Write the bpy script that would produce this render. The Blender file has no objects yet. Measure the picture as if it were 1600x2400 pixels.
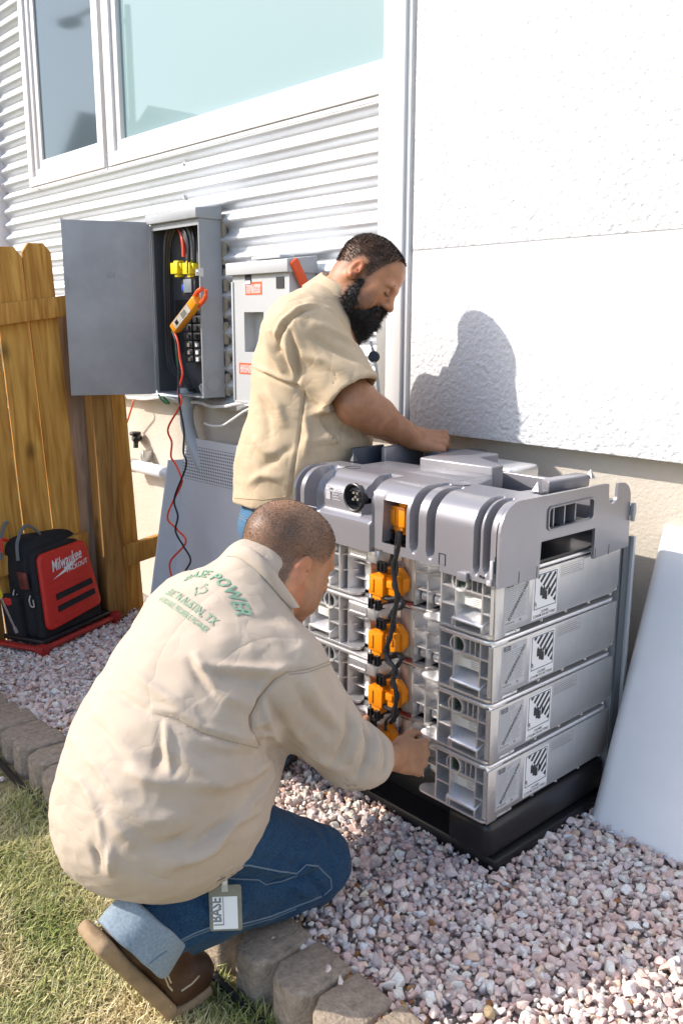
import bpy, bmesh, math, random
import numpy as np
from mathutils import Vector, Matrix
from mathutils.bvhtree import BVHTree

random.seed(7); RNG = np.random.default_rng(7)
SC = bpy.context.scene
COL = SC.collection
R = math.radians
U = 0.853            # metres per layout unit: the layout below is drawn with the eye 1.5 units above the gravel

# ------------------------------------------------------------------ camera
YAW, PIT, ROL, FPX, EYE = R(47.63), R(12.16), R(0.17), 2040.5, 1.5
def _cam_axes():
    cy, sy = math.cos(YAW), math.sin(YAW)
    fw = np.array([-sy*math.cos(PIT), cy*math.cos(PIT), -math.sin(PIT)])
    r = np.array([cy, sy, 0.0]); u = np.cross(r, fw)
    c, s = math.cos(ROL), math.sin(ROL)
    return c*r+s*u, -s*r+c*u, fw
CR, CU, CF = _cam_axes()
cam_d = bpy.data.cameras.new('camera')
cam = bpy.data.objects.new('camera', cam_d); COL.objects.link(cam)
cam.matrix_world = Matrix(((CR[0], CU[0], -CF[0], 0), (CR[1], CU[1], -CF[1], 0), (CR[2], CU[2], -CF[2], EYE*U), (0, 0, 0, 1)))
cam_d.sensor_fit = 'VERTICAL'; cam_d.sensor_height = 36.0; cam_d.lens = 36.0*FPX/2400.0
cam_d.clip_start = 0.05; cam_d.clip_end = 2000.0
SC.camera = cam

# ------------------------------------------------------------------ light
SUN = np.array([1.0, 1.12, -1.08]); SUN /= np.linalg.norm(SUN)      # the way sunlight travels
elev = math.asin(-SUN[2]); azim = math.atan2(-SUN[0], -SUN[1])      # where the sun stands (clockwise from +Y)
world = bpy.data.worlds.new('World'); SC.world = world; world.use_nodes = True
wn = world.node_tree.nodes; wl = world.node_tree.links
sky = wn.new('ShaderNodeTexSky'); sky.sky_type = 'NISHITA'; sky.sun_disc = False
sky.sun_elevation = elev; sky.sun_rotation = azim; sky.air_density = 0.9; sky.dust_density = 1.6; sky.ozone_density = 1.0
wl.new(sky.outputs[0], wn['Background'].inputs[0]); wn['Background'].inputs[1].default_value = 0.15
sun_d = bpy.data.lights.new('sun', 'SUN'); sun_d.energy = 2.6; sun_d.angle = R(0.55); sun_d.color = (1.0, 0.94, 0.86)
sun_o = bpy.data.objects.new('sun', sun_d); COL.objects.link(sun_o)
sun_o.rotation_euler = Vector(SUN).to_track_quat('-Z', 'Y').to_euler()
SC.view_settings.view_transform = 'Standard'; SC.view_settings.look = 'None'
SC.view_settings.exposure = 1.10; SC.view_settings.gamma = 1.0
SC.view_settings.use_curve_mapping = False
SC.render.engine = 'CYCLES'
SC.cycles.max_bounces = 8; SC.cycles.use_denoising = True

# ------------------------------------------------------------------ layout helpers
CAM = np.array([0.0, 0.0, EYE])
def ray(x, y): return CR*((x-800)/FPX) + CU*(-(y-1200)/FPX) + CF
def onz(x, y, z=0.0): d = ray(x, y); return CAM+d*((z-EYE)/d[2])
def ony(x, y, Y): d = ray(x, y); return CAM+d*(Y/d[1])
def onx(x, y, X): d = ray(x, y); return CAM+d*(X/d[0])
def atd(x, y, D): return CAM+ray(x, y)*D
def onp(x, y, p0, n): d = ray(x, y); n = np.asarray(n, float); return CAM+d*(((np.asarray(p0)-CAM)@n)/(d@n))
def proj(P):
    Q = np.asarray(P, float)-CAM; z = Q@CF
    return 800+FPX*(Q@CR)/z, 1200-FPX*(Q@CU)/z
def sstep(a, b, x):
    t = np.clip((np.asarray(x, float)-a)/(b-a), 0, 1); return t*t*(3-2*t)
def gz(x, y=0.0): return -0.115*sstep(-2.5, -4.1, x)          # the gravel bed falls off towards the fence
_TAB = RNG.random((32, 32, 32)).astype(np.float32)
def vnoise(P, s=1.0, o=0.0):                                   # smooth value noise, 0..1
    Q = np.asarray(P, np.float32)*s+o+100.0
    I = np.floor(Q).astype(int); F = Q-I; F = F*F*(3-2*F)
    out = 0
    for a in (0, 1):
        for b in (0, 1):
            for c in (0, 1):
                w = (F[..., 0] if a else 1-F[..., 0])*(F[..., 1] if b else 1-F[..., 1])*(F[..., 2] if c else 1-F[..., 2])
                out = out+w*_TAB[(I[..., 0]+a) % 32, (I[..., 1]+b) % 32, (I[..., 2]+c) % 32]
    return out

# ------------------------------------------------------------------ objects
WL = {}
def empty(name, loc, label=None, cat=None, group=None):
    o = bpy.data.objects.new(name, None); COL.objects.link(o); o.empty_display_size = 0.05
    o.location = Vector(loc)*U; WL[o] = np.array(loc, float)
    tag(o, label, cat, group); return o
def tag(o, label=None, cat=None, group=None, kind=None):
    if label: o['label'] = label
    if cat: o['category'] = cat
    if group: o['group'] = group
    if kind: o['kind'] = kind
    return o
def link_mesh(name, V, F, mat, parent=None, origin=None, smooth=None, attrs=None):
    V = np.asarray(V, float)
    if origin is None:
        lo, hi = V.min(0), V.max(0); origin = np.array([(lo[0]+hi[0])/2, (lo[1]+hi[1])/2, lo[2]])
    origin = np.array(origin, float)
    me = bpy.data.meshes.new(name)
    me.from_pydata(((V-origin)*U).tolist(), [], F if isinstance(F, list) else F.tolist())
    me.validate(verbose=False)
    if attrs:
        for k, a in attrs.items():
            a = np.asarray(a, np.float32)
            if a.ndim == 1:
                at = me.attributes.new(k, 'FLOAT', 'POINT'); at.data.foreach_set('value', a)
            else:
                at = me.attributes.new(k, 'FLOAT_COLOR', 'POINT')
                at.data.foreach_set('color', np.concatenate([a, np.ones((len(a), 1), np.float32)], 1).ravel())
    if smooth is not None:
        me.polygons.foreach_set('use_smooth', np.ones(len(me.polygons), bool))
        if smooth < 180: me.set_sharp_from_angle(angle=R(smooth))
    mats = mat if isinstance(mat, (list, tuple)) else [mat]
    for m in mats: me.materials.append(m)
    o = bpy.data.objects.new(name, me); COL.objects.link(o); WL[o] = origin
    if parent is not None:
        o.parent = parent; o.location = Vector(origin-WL[parent])*U
    else: o.location = Vector(origin)*U
    return o
def dup(o, parent=None):
    c = o.copy(); COL.objects.link(c); c.parent = parent
    for ch in [x for x in o.children]: dup(ch, c)
    return c

class MB:
    def __init__(s): s.v = []; s.f = []; s.mi = []
    def add(s, V, F, mi=0):
        b = len(s.v); s.v.extend([tuple(map(float, p)) for p in V]); s.f.extend([tuple(int(i)+b for i in f) for f in F]); s.mi.extend([mi]*len(F)); return s
    def box(s, lo, hi, mi=0):
        x0, y0, z0 = lo; x1, y1, z1 = hi
        return s.add([(x0,y0,z0),(x1,y0,z0),(x1,y1,z0),(x0,y1,z0),(x0,y0,z1),(x1,y0,z1),(x1,y1,z1),(x0,y1,z1)],
                     [(0,3,2,1),(4,5,6,7),(0,1,5,4),(1,2,6,5),(2,3,7,6),(3,0,4,7)], mi)
    def obox(s, c, ax, half, mi=0):                       # oriented box
        c = np.array(c, float); A = [np.array(a, float)/np.linalg.norm(a)*h for a, h in zip(ax, half)]
        V = [c+sx*A[0]+sy*A[1]+sz*A[2] for sz in (-1, 1) for sx, sy in ((-1,-1),(1,-1),(1,1),(-1,1))]
        return s.add(V, [(0,3,2,1),(4,5,6,7),(0,1,5,4),(1,2,6,5),(2,3,7,6),(3,0,4,7)], mi)
    def tube(s, P, r, n=10, caps=True, mi=0, flat=None):
        P = [np.array(p, float) for p in P]; k = len(P)
        rr = r if hasattr(r, '__len__') else [r]*k
        T = [P[min(i+1, k-1)]-P[max(i-1, 0)] for i in range(k)]
        T = [t/(np.linalg.norm(t)+1e-12) for t in T]
        a = np.array([0, 0, 1.0]) if abs(T[0][2]) < 0.9 else np.array([1.0, 0, 0])
        nrm = np.cross(T[0], a); nrm /= np.linalg.norm(nrm)
        V = []
        for i in range(k):
            nrm = nrm-T[i]*(nrm@T[i]); nrm /= np.linalg.norm(nrm); bn = np.cross(T[i], nrm)
            for j in range(n):
                t = 2*math.pi*j/n; V.append(P[i]+rr[i]*(math.cos(t)*nrm+(flat or 1)*math.sin(t)*bn))
        F = [(i*n+j, i*n+(j+1) % n, (i+1)*n+(j+1) % n, (i+1)*n+j) for i in range(k-1) for j in range(n)]
        if caps: F += [tuple(reversed(range(n))), tuple((k-1)*n+j for j in range(n))]
        return s.add(V, F, mi)
    def prism(s, poly, z0, z1, fn=None, mi=0):            # 2D outline, extruded; fn maps (a,b,c) to the place
        n = len(poly); fn = fn or (lambda a, b, c: (a, b, c))
        V = [fn(a, b, z0) for a, b in poly]+[fn(a, b, z1) for a, b in poly]
        F = [tuple(reversed(range(n))), tuple(range(n, 2*n))]+[(i, (i+1) % n, n+(i+1) % n, n+i) for i in range(n)]
        return s.add(V, F, mi)
    def grid(s, fn, us, vs, mi=0, wrap=False):
        V = [fn(u, v) for u in us for v in vs]; m = len(vs); n = len(us)
        F = [(i*m+j, ((i+1) % n)*m+j, ((i+1) % n)*m+j+1, i*m+j+1) for i in range(n if wrap else n-1) for j in range(m-1)]
        return s.add(V, F, mi)
    def lathe(s, prof, c, ax, n=24, mi=0):                # prof: (radius, along axis)
        c = np.array(c, float); ax = np.array(ax, float); ax /= np.linalg.norm(ax)
        a = np.cross(ax, [0, 0, 1.0] if abs(ax[2]) < .9 else [1.0, 0, 0]); a /= np.linalg.norm(a); b = np.cross(ax, a)
        V = [c+ax*h+r*(math.cos(2*math.pi*j/n)*a+math.sin(2*math.pi*j/n)*b) for r, h in prof for j in range(n)]
        F = [(i*n+j, i*n+(j+1) % n, (i+1)*n+(j+1) % n, (i+1)*n+j) for i in range(len(prof)-1) for j in range(n)]
        return s.add(V, F, mi)
    def build(s, name, mat, parent=None, origin=None, bevel=0, smooth=35, seg=2):
        if bevel:
            bm = bmesh.new(); vs = [bm.verts.new(p) for p in s.v]
            for f, m in zip(s.f, s.mi):
                try: fc = bm.faces.new([vs[i] for i in f]); fc.material_index = m
                except ValueError: pass
            bmesh.ops.recalc_face_normals(bm, faces=bm.faces)
            E = [e for e in bm.edges if len(e.link_faces) == 2 and e.calc_face_angle(0) > R(35)]
            bmesh.ops.bevel(bm, geom=E, offset=bevel, segments=seg, profile=0.5, affect='EDGES', clamp_overlap=True)
            bm.verts.index_update(); V = [v.co[:] for v in bm.verts]; F = [tuple(v.index for v in f.verts) for f in bm.faces]; mi = [f.material_index for f in bm.faces]
            bm.free()
        else: V, F, mi = s.v, s.f, s.mi
        o = link_mesh(name, V, F, mat, parent, origin, smooth)
        if any(mi) and len(mi) == len(o.data.polygons): o.data.polygons.foreach_set('material_index', mi)
        return o
def rrect(x0, y0, x1, y1, r, n=5):
    P = []
    for cx, cy, a in ((x1-r, y0+r, -90), (x1-r, y1-r, 0), (x0+r, y1-r, 90), (x0+r, y0+r, 180)):
        for i in range(n+1):
            t = R(a+90*i/n); P.append((cx+r*math.cos(t), cy+r*math.sin(t)))
    return P
def smooth_path(P, n=8):                                   # Catmull-Rom through points
    P = [np.array(p, float) for p in P]; Q = [2*P[0]-P[1]]+P+[2*P[-1]-P[-2]]; out = []
    for i in range(1, len(Q)-2):
        a, b, c, d = Q[i-1:i+3]
        for k in range(n):
            t = k/n; out.append(0.5*((2*b)+(c-a)*t+(2*a-5*b+4*c-d)*t*t+(3*b-a-3*c+d)*t**3))
    out.append(P[-1]); return out

_TXT = {}
def text2d(s, size=1.0, bold=0.0, res=3, align='LEFT', shear=0.0):
    key = (s, bold, res, align, shear)
    if key not in _TXT:
        c = bpy.data.curves.new('lettering', 'FONT'); c.body = s; c.size = 1.0; c.offset = bold; c.resolution_u = res; c.align_x = align; c.shear = shear
        o = bpy.data.objects.new('lettering', c); COL.objects.link(o)
        me = bpy.data.meshes.new_from_object(o.evaluated_get(bpy.context.evaluated_depsgraph_get()))
        V = np.array([v.co[:2] for v in me.vertices]) if len(me.vertices) else np.zeros((0, 2)); F = [tuple(p.vertices) for p in me.polygons]
        bpy.data.objects.remove(o); bpy.data.curves.remove(c); bpy.data.meshes.remove(me)
        _TXT[key] = (V, F)
    V, F = _TXT[key]; return V*size, F
def put_text(mb, s, o, ex, ey, size, bold=0.0, align='LEFT', mi=0, width=None, shear=0.0):
    V, F = text2d(s, size, bold, 2, align, shear)
    if width and len(V):
        w = V[:, 0].max()-V[:, 0].min(); V = V*[width/w, 1]
    o = np.array(o, float); ex = np.array(ex, float); ey = np.array(ey, float)
    mb.add([o+ex*a+ey*b for a, b in V], F, mi); return mb

# ------------------------------------------------------------------ materials
def mat(name, col, rough=0.6, metal=0.0, var=None, bump=None, spec=0.5, col2=None, attr=None, sheen=0, coat=0, bumps=(), trans=0, sss=0, stretch=None, ior=1.5):
    m = bpy.data.materials.new(name); m.use_nodes = True; nt = m.node_tree; N = nt.nodes; L = nt.links
    b = N['Principled BSDF']; b.inputs['Roughness'].default_value = rough; b.inputs['Metallic'].default_value = metal
    b.inputs['Specular IOR Level'].default_value = spec; b.inputs['IOR'].default_value = ior
    if sheen: b.inputs['Sheen Weight'].default_value = sheen; b.inputs['Sheen Roughness'].default_value = 0.5
    if coat: b.inputs['Coat Weight'].default_value = coat; b.inputs['Coat Roughness'].default_value = 0.1
    if trans: b.inputs['Transmission Weight'].default_value = trans
    if sss: b.inputs['Subsurface Weight'].default_value = sss; b.inputs['Subsurface Radius'].default_value = (0.012, 0.005, 0.003); b.inputs['Subsurface Scale'].default_value = 0.6
    tc = N.new('ShaderNodeTexCoord'); vec = tc.outputs['Object']
    if stretch:
        mp = N.new('ShaderNodeMapping'); mp.inputs['Scale'].default_value = stretch; L.new(vec, mp.inputs[0]); vec = mp.outputs[0]
    c4 = tuple(col)+(1,)
    src = None
    if attr:
        at = N.new('ShaderNodeAttribute'); at.attribute_name = attr; src = at.outputs['Color']
    if var:                                                # (scale, amount) or a second colour mixed by noise
        nz = N.new('ShaderNodeTexNoise'); nz.inputs['Scale'].default_value = var[0]; nz.inputs['Detail'].default_value = 6; nz.inputs['Roughness'].default_value = 0.6
        L.new(vec, nz.inputs['Vector'])
        rp = N.new('ShaderNodeMapRange'); rp.inputs[1].default_value = 0.3; rp.inputs[2].default_value = 0.7; L.new(nz.outputs[0], rp.inputs[0])
        mx = N.new('ShaderNodeMix'); mx.data_type = 'RGBA'
        if src: L.new(src, mx.inputs[6]); 
        else: mx.inputs[6].default_value = c4
        if col2 is not None: mx.inputs[7].default_value = tuple(col2)+(1,)
        elif src:
            ml = N.new('ShaderNodeMix'); ml.data_type = 'RGBA'; ml.blend_type = 'MULTIPLY'; ml.inputs[0].default_value = 1; L.new(src, ml.inputs[6]); k = 1-var[1]; ml.inputs[7].default_value = (k, k, k, 1); L.new(ml.outputs[2], mx.inputs[7])
        else: k = 1-var[1]; mx.inputs[7].default_value = (col[0]*k, col[1]*k, col[2]*k, 1)
        if col2 is not None:
            sc = N.new('ShaderNodeMath'); sc.operation = 'MULTIPLY'; sc.inputs[1].default_value = var[1]; L.new(rp.outputs[0], sc.inputs[0]); L.new(sc.outputs[0], mx.inputs[0])
        else: L.new(rp.outputs[0], mx.inputs[0])
        src = mx.outputs[2]
        rr = N.new('ShaderNodeMapRange'); rr.inputs[3].default_value = max(0.02, rough-0.08); rr.inputs[4].default_value = min(1, rough+0.08); L.new(nz.outputs[0], rr.inputs[0]); L.new(rr.outputs[0], b.inputs['Roughness'])
    if src: L.new(src, b.inputs['Base Color'])
    else: b.inputs['Base Color'].default_value = c4
    prev = None
    for bp in ([bump] if bump else [])+list(bumps):        # (scale, strength, distance)
        nz = N.new('ShaderNodeTexNoise'); nz.inputs['Scale'].default_value = bp[0]; nz.inputs['Detail'].default_value = 5; L.new(vec, nz.inputs['Vector'])
        bn = N.new('ShaderNodeBump'); bn.inputs['Strength'].default_value = bp[1]; bn.inputs['Distance'].default_value = bp[2] if len(bp) > 2 else 0.005
        L.new(nz.outputs[0], bn.inputs['Height'])
        if prev: L.new(prev, bn.inputs['Normal'])
        prev = bn.outputs[0]
    if prev: L.new(prev, b.inputs['Normal'])
    return m
# ------------------------------------------------------------------ shared materials
def wood_mat(name, c1, c2, sc=1.0):
    m = bpy.data.materials.new(name); m.use_nodes = True; N = m.node_tree.nodes; L = m.node_tree.links; b = N['Principled BSDF']
    b.inputs['Roughness'].default_value = 0.75; b.inputs['Specular IOR Level'].default_value = 0.25
    tc = N.new('ShaderNodeTexCoord'); oi = N.new('ShaderNodeObjectInfo'); ad = N.new('ShaderNodeVectorMath'); ad.operation = 'ADD'
    ml = N.new('ShaderNodeMath'); ml.operation = 'MULTIPLY'; ml.inputs[1].default_value = 37.0; L.new(oi.outputs['Random'], ml.inputs[0])
    L.new(tc.outputs['Object'], ad.inputs[0]); L.new(ml.outputs[0], ad.inputs[1])
    mp = N.new('ShaderNodeMapping'); mp.inputs['Scale'].default_value = (14*sc, 14*sc, 1.1*sc); L.new(ad.outputs[0], mp.inputs[0])
    n1 = N.new('ShaderNodeTexNoise'); n1.inputs['Scale'].default_value = 2.2; n1.inputs['Detail'].default_value = 8; n1.inputs['Distortion'].default_value = 1.2; L.new(mp.outputs[0], n1.inputs['Vector'])
    n2 = N.new('ShaderNodeTexNoise'); n2.inputs['Scale'].default_value = 2.0; n2.inputs['Detail'].default_value = 3; L.new(ad.outputs[0], n2.inputs['Vector'])
    vo = N.new('ShaderNodeTexVoronoi'); vo.inputs['Scale'].default_value = 3.6; mp2 = N.new('ShaderNodeMapping'); mp2.inputs['Scale'].default_value = (1, 1, 0.55); L.new(ad.outputs[0], mp2.inputs[0]); L.new(mp2.outputs[0], vo.inputs['Vector'])
    kn = N.new('ShaderNodeMapRange'); kn.inputs[1].default_value = 0.03; kn.inputs[2].default_value = 0.11; kn.inputs[3].default_value = 0.6; kn.inputs[4].default_value = 0.0; L.new(vo.outputs['Distance'], kn.inputs[0])
    rp = N.new('ShaderNodeValToRGB'); rp.color_ramp.elements[0].position = 0.34; rp.color_ramp.elements[1].position = 0.66
    rp.color_ramp.elements[0].color = tuple(c2)+(1,); rp.color_ramp.elements[1].color = tuple(c1)+(1,); L.new(n1.outputs[0], rp.inputs[0])
    mx = N.new('ShaderNodeMix'); mx.data_type = 'RGBA'; mx.blend_type = 'MULTIPLY'; mx.inputs[0].default_value = 0.55; L.new(rp.outputs[0], mx.inputs[6])
    r2 = N.new('ShaderNodeMapRange'); r2.inputs[1].default_value = 0.3; r2.inputs[2].default_value = 0.7; r2.inputs[3].default_value = 0.72; r2.inputs[4].default_value = 1.12; L.new(n2.outputs[0], r2.inputs[0]); L.new(r2.outputs[0], mx.inputs[7])
    m2 = N.new('ShaderNodeMix'); m2.data_type = 'RGBA'; L.new(kn.outputs[0], m2.inputs[0]); L.new(mx.outputs[2], m2.inputs[6]); m2.inputs[7].default_value = (0.035, 0.018, 0.008, 1)
    L.new(m2.outputs[2], b.inputs['Base Color'])
    bp = N.new('ShaderNodeBump'); bp.inputs['Strength'].default_value = 0.35; bp.inputs['Distance'].default_value = 0.004; L.new(n1.outputs[0], bp.inputs['Height']); L.new(bp.outputs[0], b.inputs['Normal'])
    return m
WOOD = wood_mat('cedar', (0.68, 0.37, 0.085), (0.42, 0.185, 0.032))
STUCCO = mat('white_stucco', (0.665, 0.67, 0.685), 0.9, bump=(60, 0.75, 0.013), bumps=[(190, 0.3, 0.004)], var=(3, 0.04), spec=0.2)
CONC = mat('foundation_render', (0.60, 0.55, 0.48), 0.95, bump=(120, 0.5, 0.006), var=(2.2, 0.85), col2=(0.52, 0.45, 0.36), spec=0.2)
GALV = mat('corrugated_metal', (0.74, 0.765, 0.80), 0.40, 0.65, var=(5, 0.12), bump=(260, 0.05, 0.001), stretch=(0.25, 1, 1))
TRIMW = mat('white_trim', (0.72, 0.72, 0.73), 0.5, var=(6, 0.05))
VINYL = mat('window_vinyl', (0.72, 0.705, 0.70), 0.4, var=(9, 0.08))
JCH = mat('zinc_channel', (0.62, 0.63, 0.64), 0.42, 0.6, var=(12, 0.15))
GREYB = mat('grey_enamel', (0.345, 0.355, 0.365), 0.45, 0.0, var=(9, 0.14), bump=(420, 0.06, 0.001))
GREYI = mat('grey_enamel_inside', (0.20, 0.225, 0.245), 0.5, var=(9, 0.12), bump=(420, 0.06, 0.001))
LGREY = mat('light_grey_enamel', (0.47, 0.475, 0.475), 0.45, var=(7, 0.07), bump=(420, 0.05, 0.001))
DARK = mat('dark_void', (0.015, 0.016, 0.018), 0.6)
BLKP = mat('black_plastic', (0.012, 0.012, 0.014), 0.38, var=(20, 0.3))
RUBB = mat('black_rubber', (0.018, 0.018, 0.02), 0.55)
ORANGE = mat('orange_plastic', (0.85, 0.27, 0.005), 0.35, var=(30, 0.12))
ORRED = mat('orange_red_sticker', (0.80, 0.10, 0.02), 0.5, var=(25, 0.08))
WHITE = mat('white_print', (0.80, 0.80, 0.80), 0.5)
BLACKPRINT = mat('black_print', (0.02, 0.02, 0.022), 0.5)
GREYPRINT = mat('grey_print', (0.20, 0.20, 0.21), 0.6)
REDW = mat('red_lead', (0.75, 0.06, 0.02), 0.4)
GREENW = mat('green_wire', (0.02, 0.22, 0.08), 0.4)
WHITEW = mat('white_cable', (0.72, 0.71, 0.68), 0.45)
PVC = mat('grey_pvc', (0.40, 0.44, 0.47), 0.42, var=(10, 0.1))
YELP = mat('yellow_plastic', (0.82, 0.66, 0.02), 0.4, var=(40, 0.12))
STEEL = mat('zinc_steel', (0.6, 0.6, 0.6), 0.35, 0.9)
CAULK = mat('foam_closure', (0.36, 0.30, 0.22), 0.95, bump=(160, 0.6, 0.006), var=(40, 0.3))

# ------------------------------------------------------------------ ground
GROUND = mat('dry_turf_soil', (0.20, 0.17, 0.085), 0.95, var=(9, 0.9), col2=(0.10, 0.10, 0.04), bump=(90, 0.6, 0.01), spec=0.1)
mb = MB()
xs = [-400, -40, -12, -6, -4.6, -3, -2, -1, 0, 2, 12, 40, 400]
mb.grid(lambda u, v: (u, v, -0.17), xs, [-400, -40, -10, -2, 0, 1, 2, 3, 12, 40, 400])
tag(mb.build('ground', GROUND, origin=(0, 0, 0), smooth=180), kind='structure')
LAWNZ = -0.105
mb = MB(); mb.grid(lambda u, v: (u, v, LAWNZ+0.012*float(vnoise(np.array([u, v, 0.0]), 4))+(-0.05 if v > 1.2 else 0)), np.linspace(-4.6, 1.2, 50), np.linspace(-2.5, 1.13, 40))
LAWN = mat('lawn_soil', (0.42, 0.35, 0.18), 0.95, var=(26, 0.9), col2=(0.13, 0.12, 0.045), bump=(120, 0.8, 0.01), spec=0.1)
tag(mb.build('lawn', LAWN, origin=(0, 0, 0), smooth=180), kind='structure')
BED = mat('gravel_fines', (0.52, 0.45, 0.41), 0.95, var=(60, 0.6), bump=(150, 0.9, 0.01), spec=0.1)
mb = MB(); mb.grid(lambda u, v: (u, v, float(gz(u))-0.012), np.linspace(-6.2, 1.2, 60), np.linspace(1.12, 2.66, 16))
tag(mb.build('gravel_bed', BED, origin=(0, 0, 0), smooth=180), kind='structure')

# crushed stone: convex chips
def hull_stone(seed):
    r = np.random.default_rng(seed); P = r.normal(size=(15, 3)); P /= np.linalg.norm(P, axis=1)[:, None]
    P *= np.array([1.0, 0.80, 0.62])*(0.86+0.28*r.random((15, 1)))
    bm = bmesh.new(); [bm.verts.new(p) for p in P]; bmesh.ops.convex_hull(bm, input=bm.verts)
    bmesh.ops.delete(bm, geom=[v for v in bm.verts if not v.link_faces], context='VERTS')
    bmesh.ops.bevel(bm, geom=bm.edges, offset=0.09, segments=1, affect='EDGES', clamp_overlap=True)
    bmesh.ops.triangulate(bm, faces=bm.faces)
    bm.verts.index_update(); V = np.array([v.co[:] for v in bm.verts]); F = np.array([[v.index for v in f.verts] for f in bm.faces]); bm.free()
    return V, F
def hull_simple(seed):
    r = np.random.default_rng(seed); P = r.normal(size=(14, 3)); P /= np.linalg.norm(P, axis=1)[:, None]
    P *= np.array([1.0, 0.80, 0.62])*(0.86+0.28*r.random((14, 1)))
    bm = bmesh.new(); [bm.verts.new(p) for p in P]; bmesh.ops.convex_hull(bm, input=bm.verts)
    bmesh.ops.delete(bm, geom=[v for v in bm.verts if not v.link_faces], context='VERTS')
    bm.verts.index_update(); V = np.array([v.co[:] for v in bm.verts]); F = np.array([[v.index for v in f.verts] for f in bm.faces]); bm.free()
    return V, F
SIMPLE = [hull_simple(i) for i in range(30)]
FINE = [hull_stone(i+50) for i in range(16)]
def rand_rot(r, n):
    q = r.normal(size=(n, 4)); q /= np.linalg.norm(q, axis=1)[:, None]; w, x, y, z = q.T
    return np.stack([1-2*(y*y+z*z), 2*(x*y-z*w), 2*(x*z+y*w), 2*(x*y+z*w), 1-2*(x*x+z*z), 2*(y*z-x*w), 2*(x*z-y*w), 2*(y*z+x*w), 1-2*(x*x+y*y)], 1).reshape(n, 3, 3)
PAL = np.array([(0.50, 0.425, 0.40), (0.41, 0.375, 0.38), (0.58, 0.515, 0.48), (0.46, 0.36, 0.335), (0.64, 0.58, 0.54), (0.35, 0.30, 0.295), (0.52, 0.40, 0.32)])
PALW = np.array([.24, .2, .2, .16, .1, .06, .04])
def stone_cloud(name, P, size, fine, seed, extra=None):
    r = np.random.default_rng(seed); n = len(P); Rm = rand_rot(r, n); T = FINE if fine else SIMPLE
    Vs, Fs, Cs = [], [], []; off = 0; k = r.integers(0, len(T), n)
    ci = r.choice(len(PAL), n, p=PALW/PALW.sum()); C = np.minimum(PAL[ci]*np.array([1.70, 1.54, 1.44])*(0.82+0.34*r.random((n, 1))), (.86, .83, .80))
    rust = r.random(n) < 0.012; C[rust] = (0.33, 0.15, 0.06)
    if extra is not None: C = extra(P, C, r)
    for t in range(len(T)):
        I = np.where(k == t)[0]
        if not len(I): continue
        V, F = T[t]; W = np.einsum('nij,kj->nki', Rm[I], V)*size[I, None, None]*np.array([1, 1, 0.9])+P[I, None, :]
        Vs.append(W.reshape(-1, 3)); Fs.append((F[None]+(off+np.arange(len(I))*len(V))[:, None, None]).reshape(-1, 3)); off += len(I)*len(V)
        Cs.append(np.repeat(C[I], len(V), 0))
    return link_mesh(name, np.concatenate(Vs), np.concatenate(Fs), STONE, origin=(0, 0, 0), attrs={'tint': np.concatenate(Cs)})
STONE = mat('crushed_stone', (.4, .4, .4), 0.85, attr='tint', var=(190, 0.22), bump=(330, 0.35, 0.002), spec=0.25)
BASE = (-2.09, 1.785, -1.312, 2.34)
def keep(x, y): return ~((x > BASE[0]+.03) & (x < BASE[2]-.03) & (y > BASE[1]+.03) & (y < BASE[3])) & (y > 1.135+0.03*np.sin(x*9)) & (y < 2.6)
def jgrid(x0, x1, y0, y1, p, jit, seed):
    r = np.random.default_rng(seed); X, Y = np.meshgrid(np.arange(x0, x1, p), np.arange(y0, y1, p)); X = X+(np.arange(X.shape[0]) % 2)[:, None]*p/2
    X = X.ravel()+r.normal(0, jit, X.size); Y = Y.ravel()+r.normal(0, jit, Y.size); k = keep(X, Y); return X[k], Y[k], r
PP, SS = [], []
for lay, (zz, p) in enumerate(((-0.004, 0.0188), (0.007, 0.0205), (0.014, 0.036))):
    x, y, r = jgrid(-4.4, -0.25, 1.1, 2.6, p, p*0.30, 11+lay)
    z = gz(x)+zz+r.normal(0, 0.004, len(x))+0.010*(vnoise(np.stack([x, y, 0*x], 1), 7)-0.5)
    PP.append(np.stack([x, y, z], 1)); SS.append(np.clip(r.lognormal(math.log(0.0120), 0.36, len(x)), 0.006, 0.026))
P = np.concatenate(PP); S_ = np.concatenate(SS)
near = (P[:, 0] > -2.0) & (P[:, 1] < 2.36)
def tan_edge(P, C, r):                                   # pea gravel and rust stained chips along the block edging
    m = (r.random(len(P)) < 0.5*np.exp(-(P[:, 1]-1.14)/0.06)) & (P[:, 0] > -2.2)
    C[m] = np.array([(0.40, 0.22, 0.10), (0.46, 0.34, 0.20), (0.30, 0.13, 0.06)])[r.integers(0, 3, m.sum())]; return C
tag(stone_cloud('gravel', P[near], S_[near], True, 3, tan_edge), 'pinkish grey crushed gravel around the battery stack', 'gravel', kind='stuff')
tag(stone_cloud('gravel', P[~near], S_[~near], False, 4), 'pinkish grey crushed gravel in the shade by the fence', 'gravel', kind='stuff')
# stray stones on the lawn below the edging
r = np.random.default_rng(9); n = 260
x = r.uniform(-3.2, -0.9, n); y = 1.03-np.abs(r.normal(0, 0.085, n)); x[:150] = r.uniform(-2.75, -2.1, 150)
P = np.stack([x, y, np.full(n, LAWNZ+0.012)], 1)
tag(stone_cloud('stray_gravel', P, r.uniform(0.007, 0.019, n), True, 5), 'stray white and tan stones on the grass below the block edging', 'gravel', kind='stuff')

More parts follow.
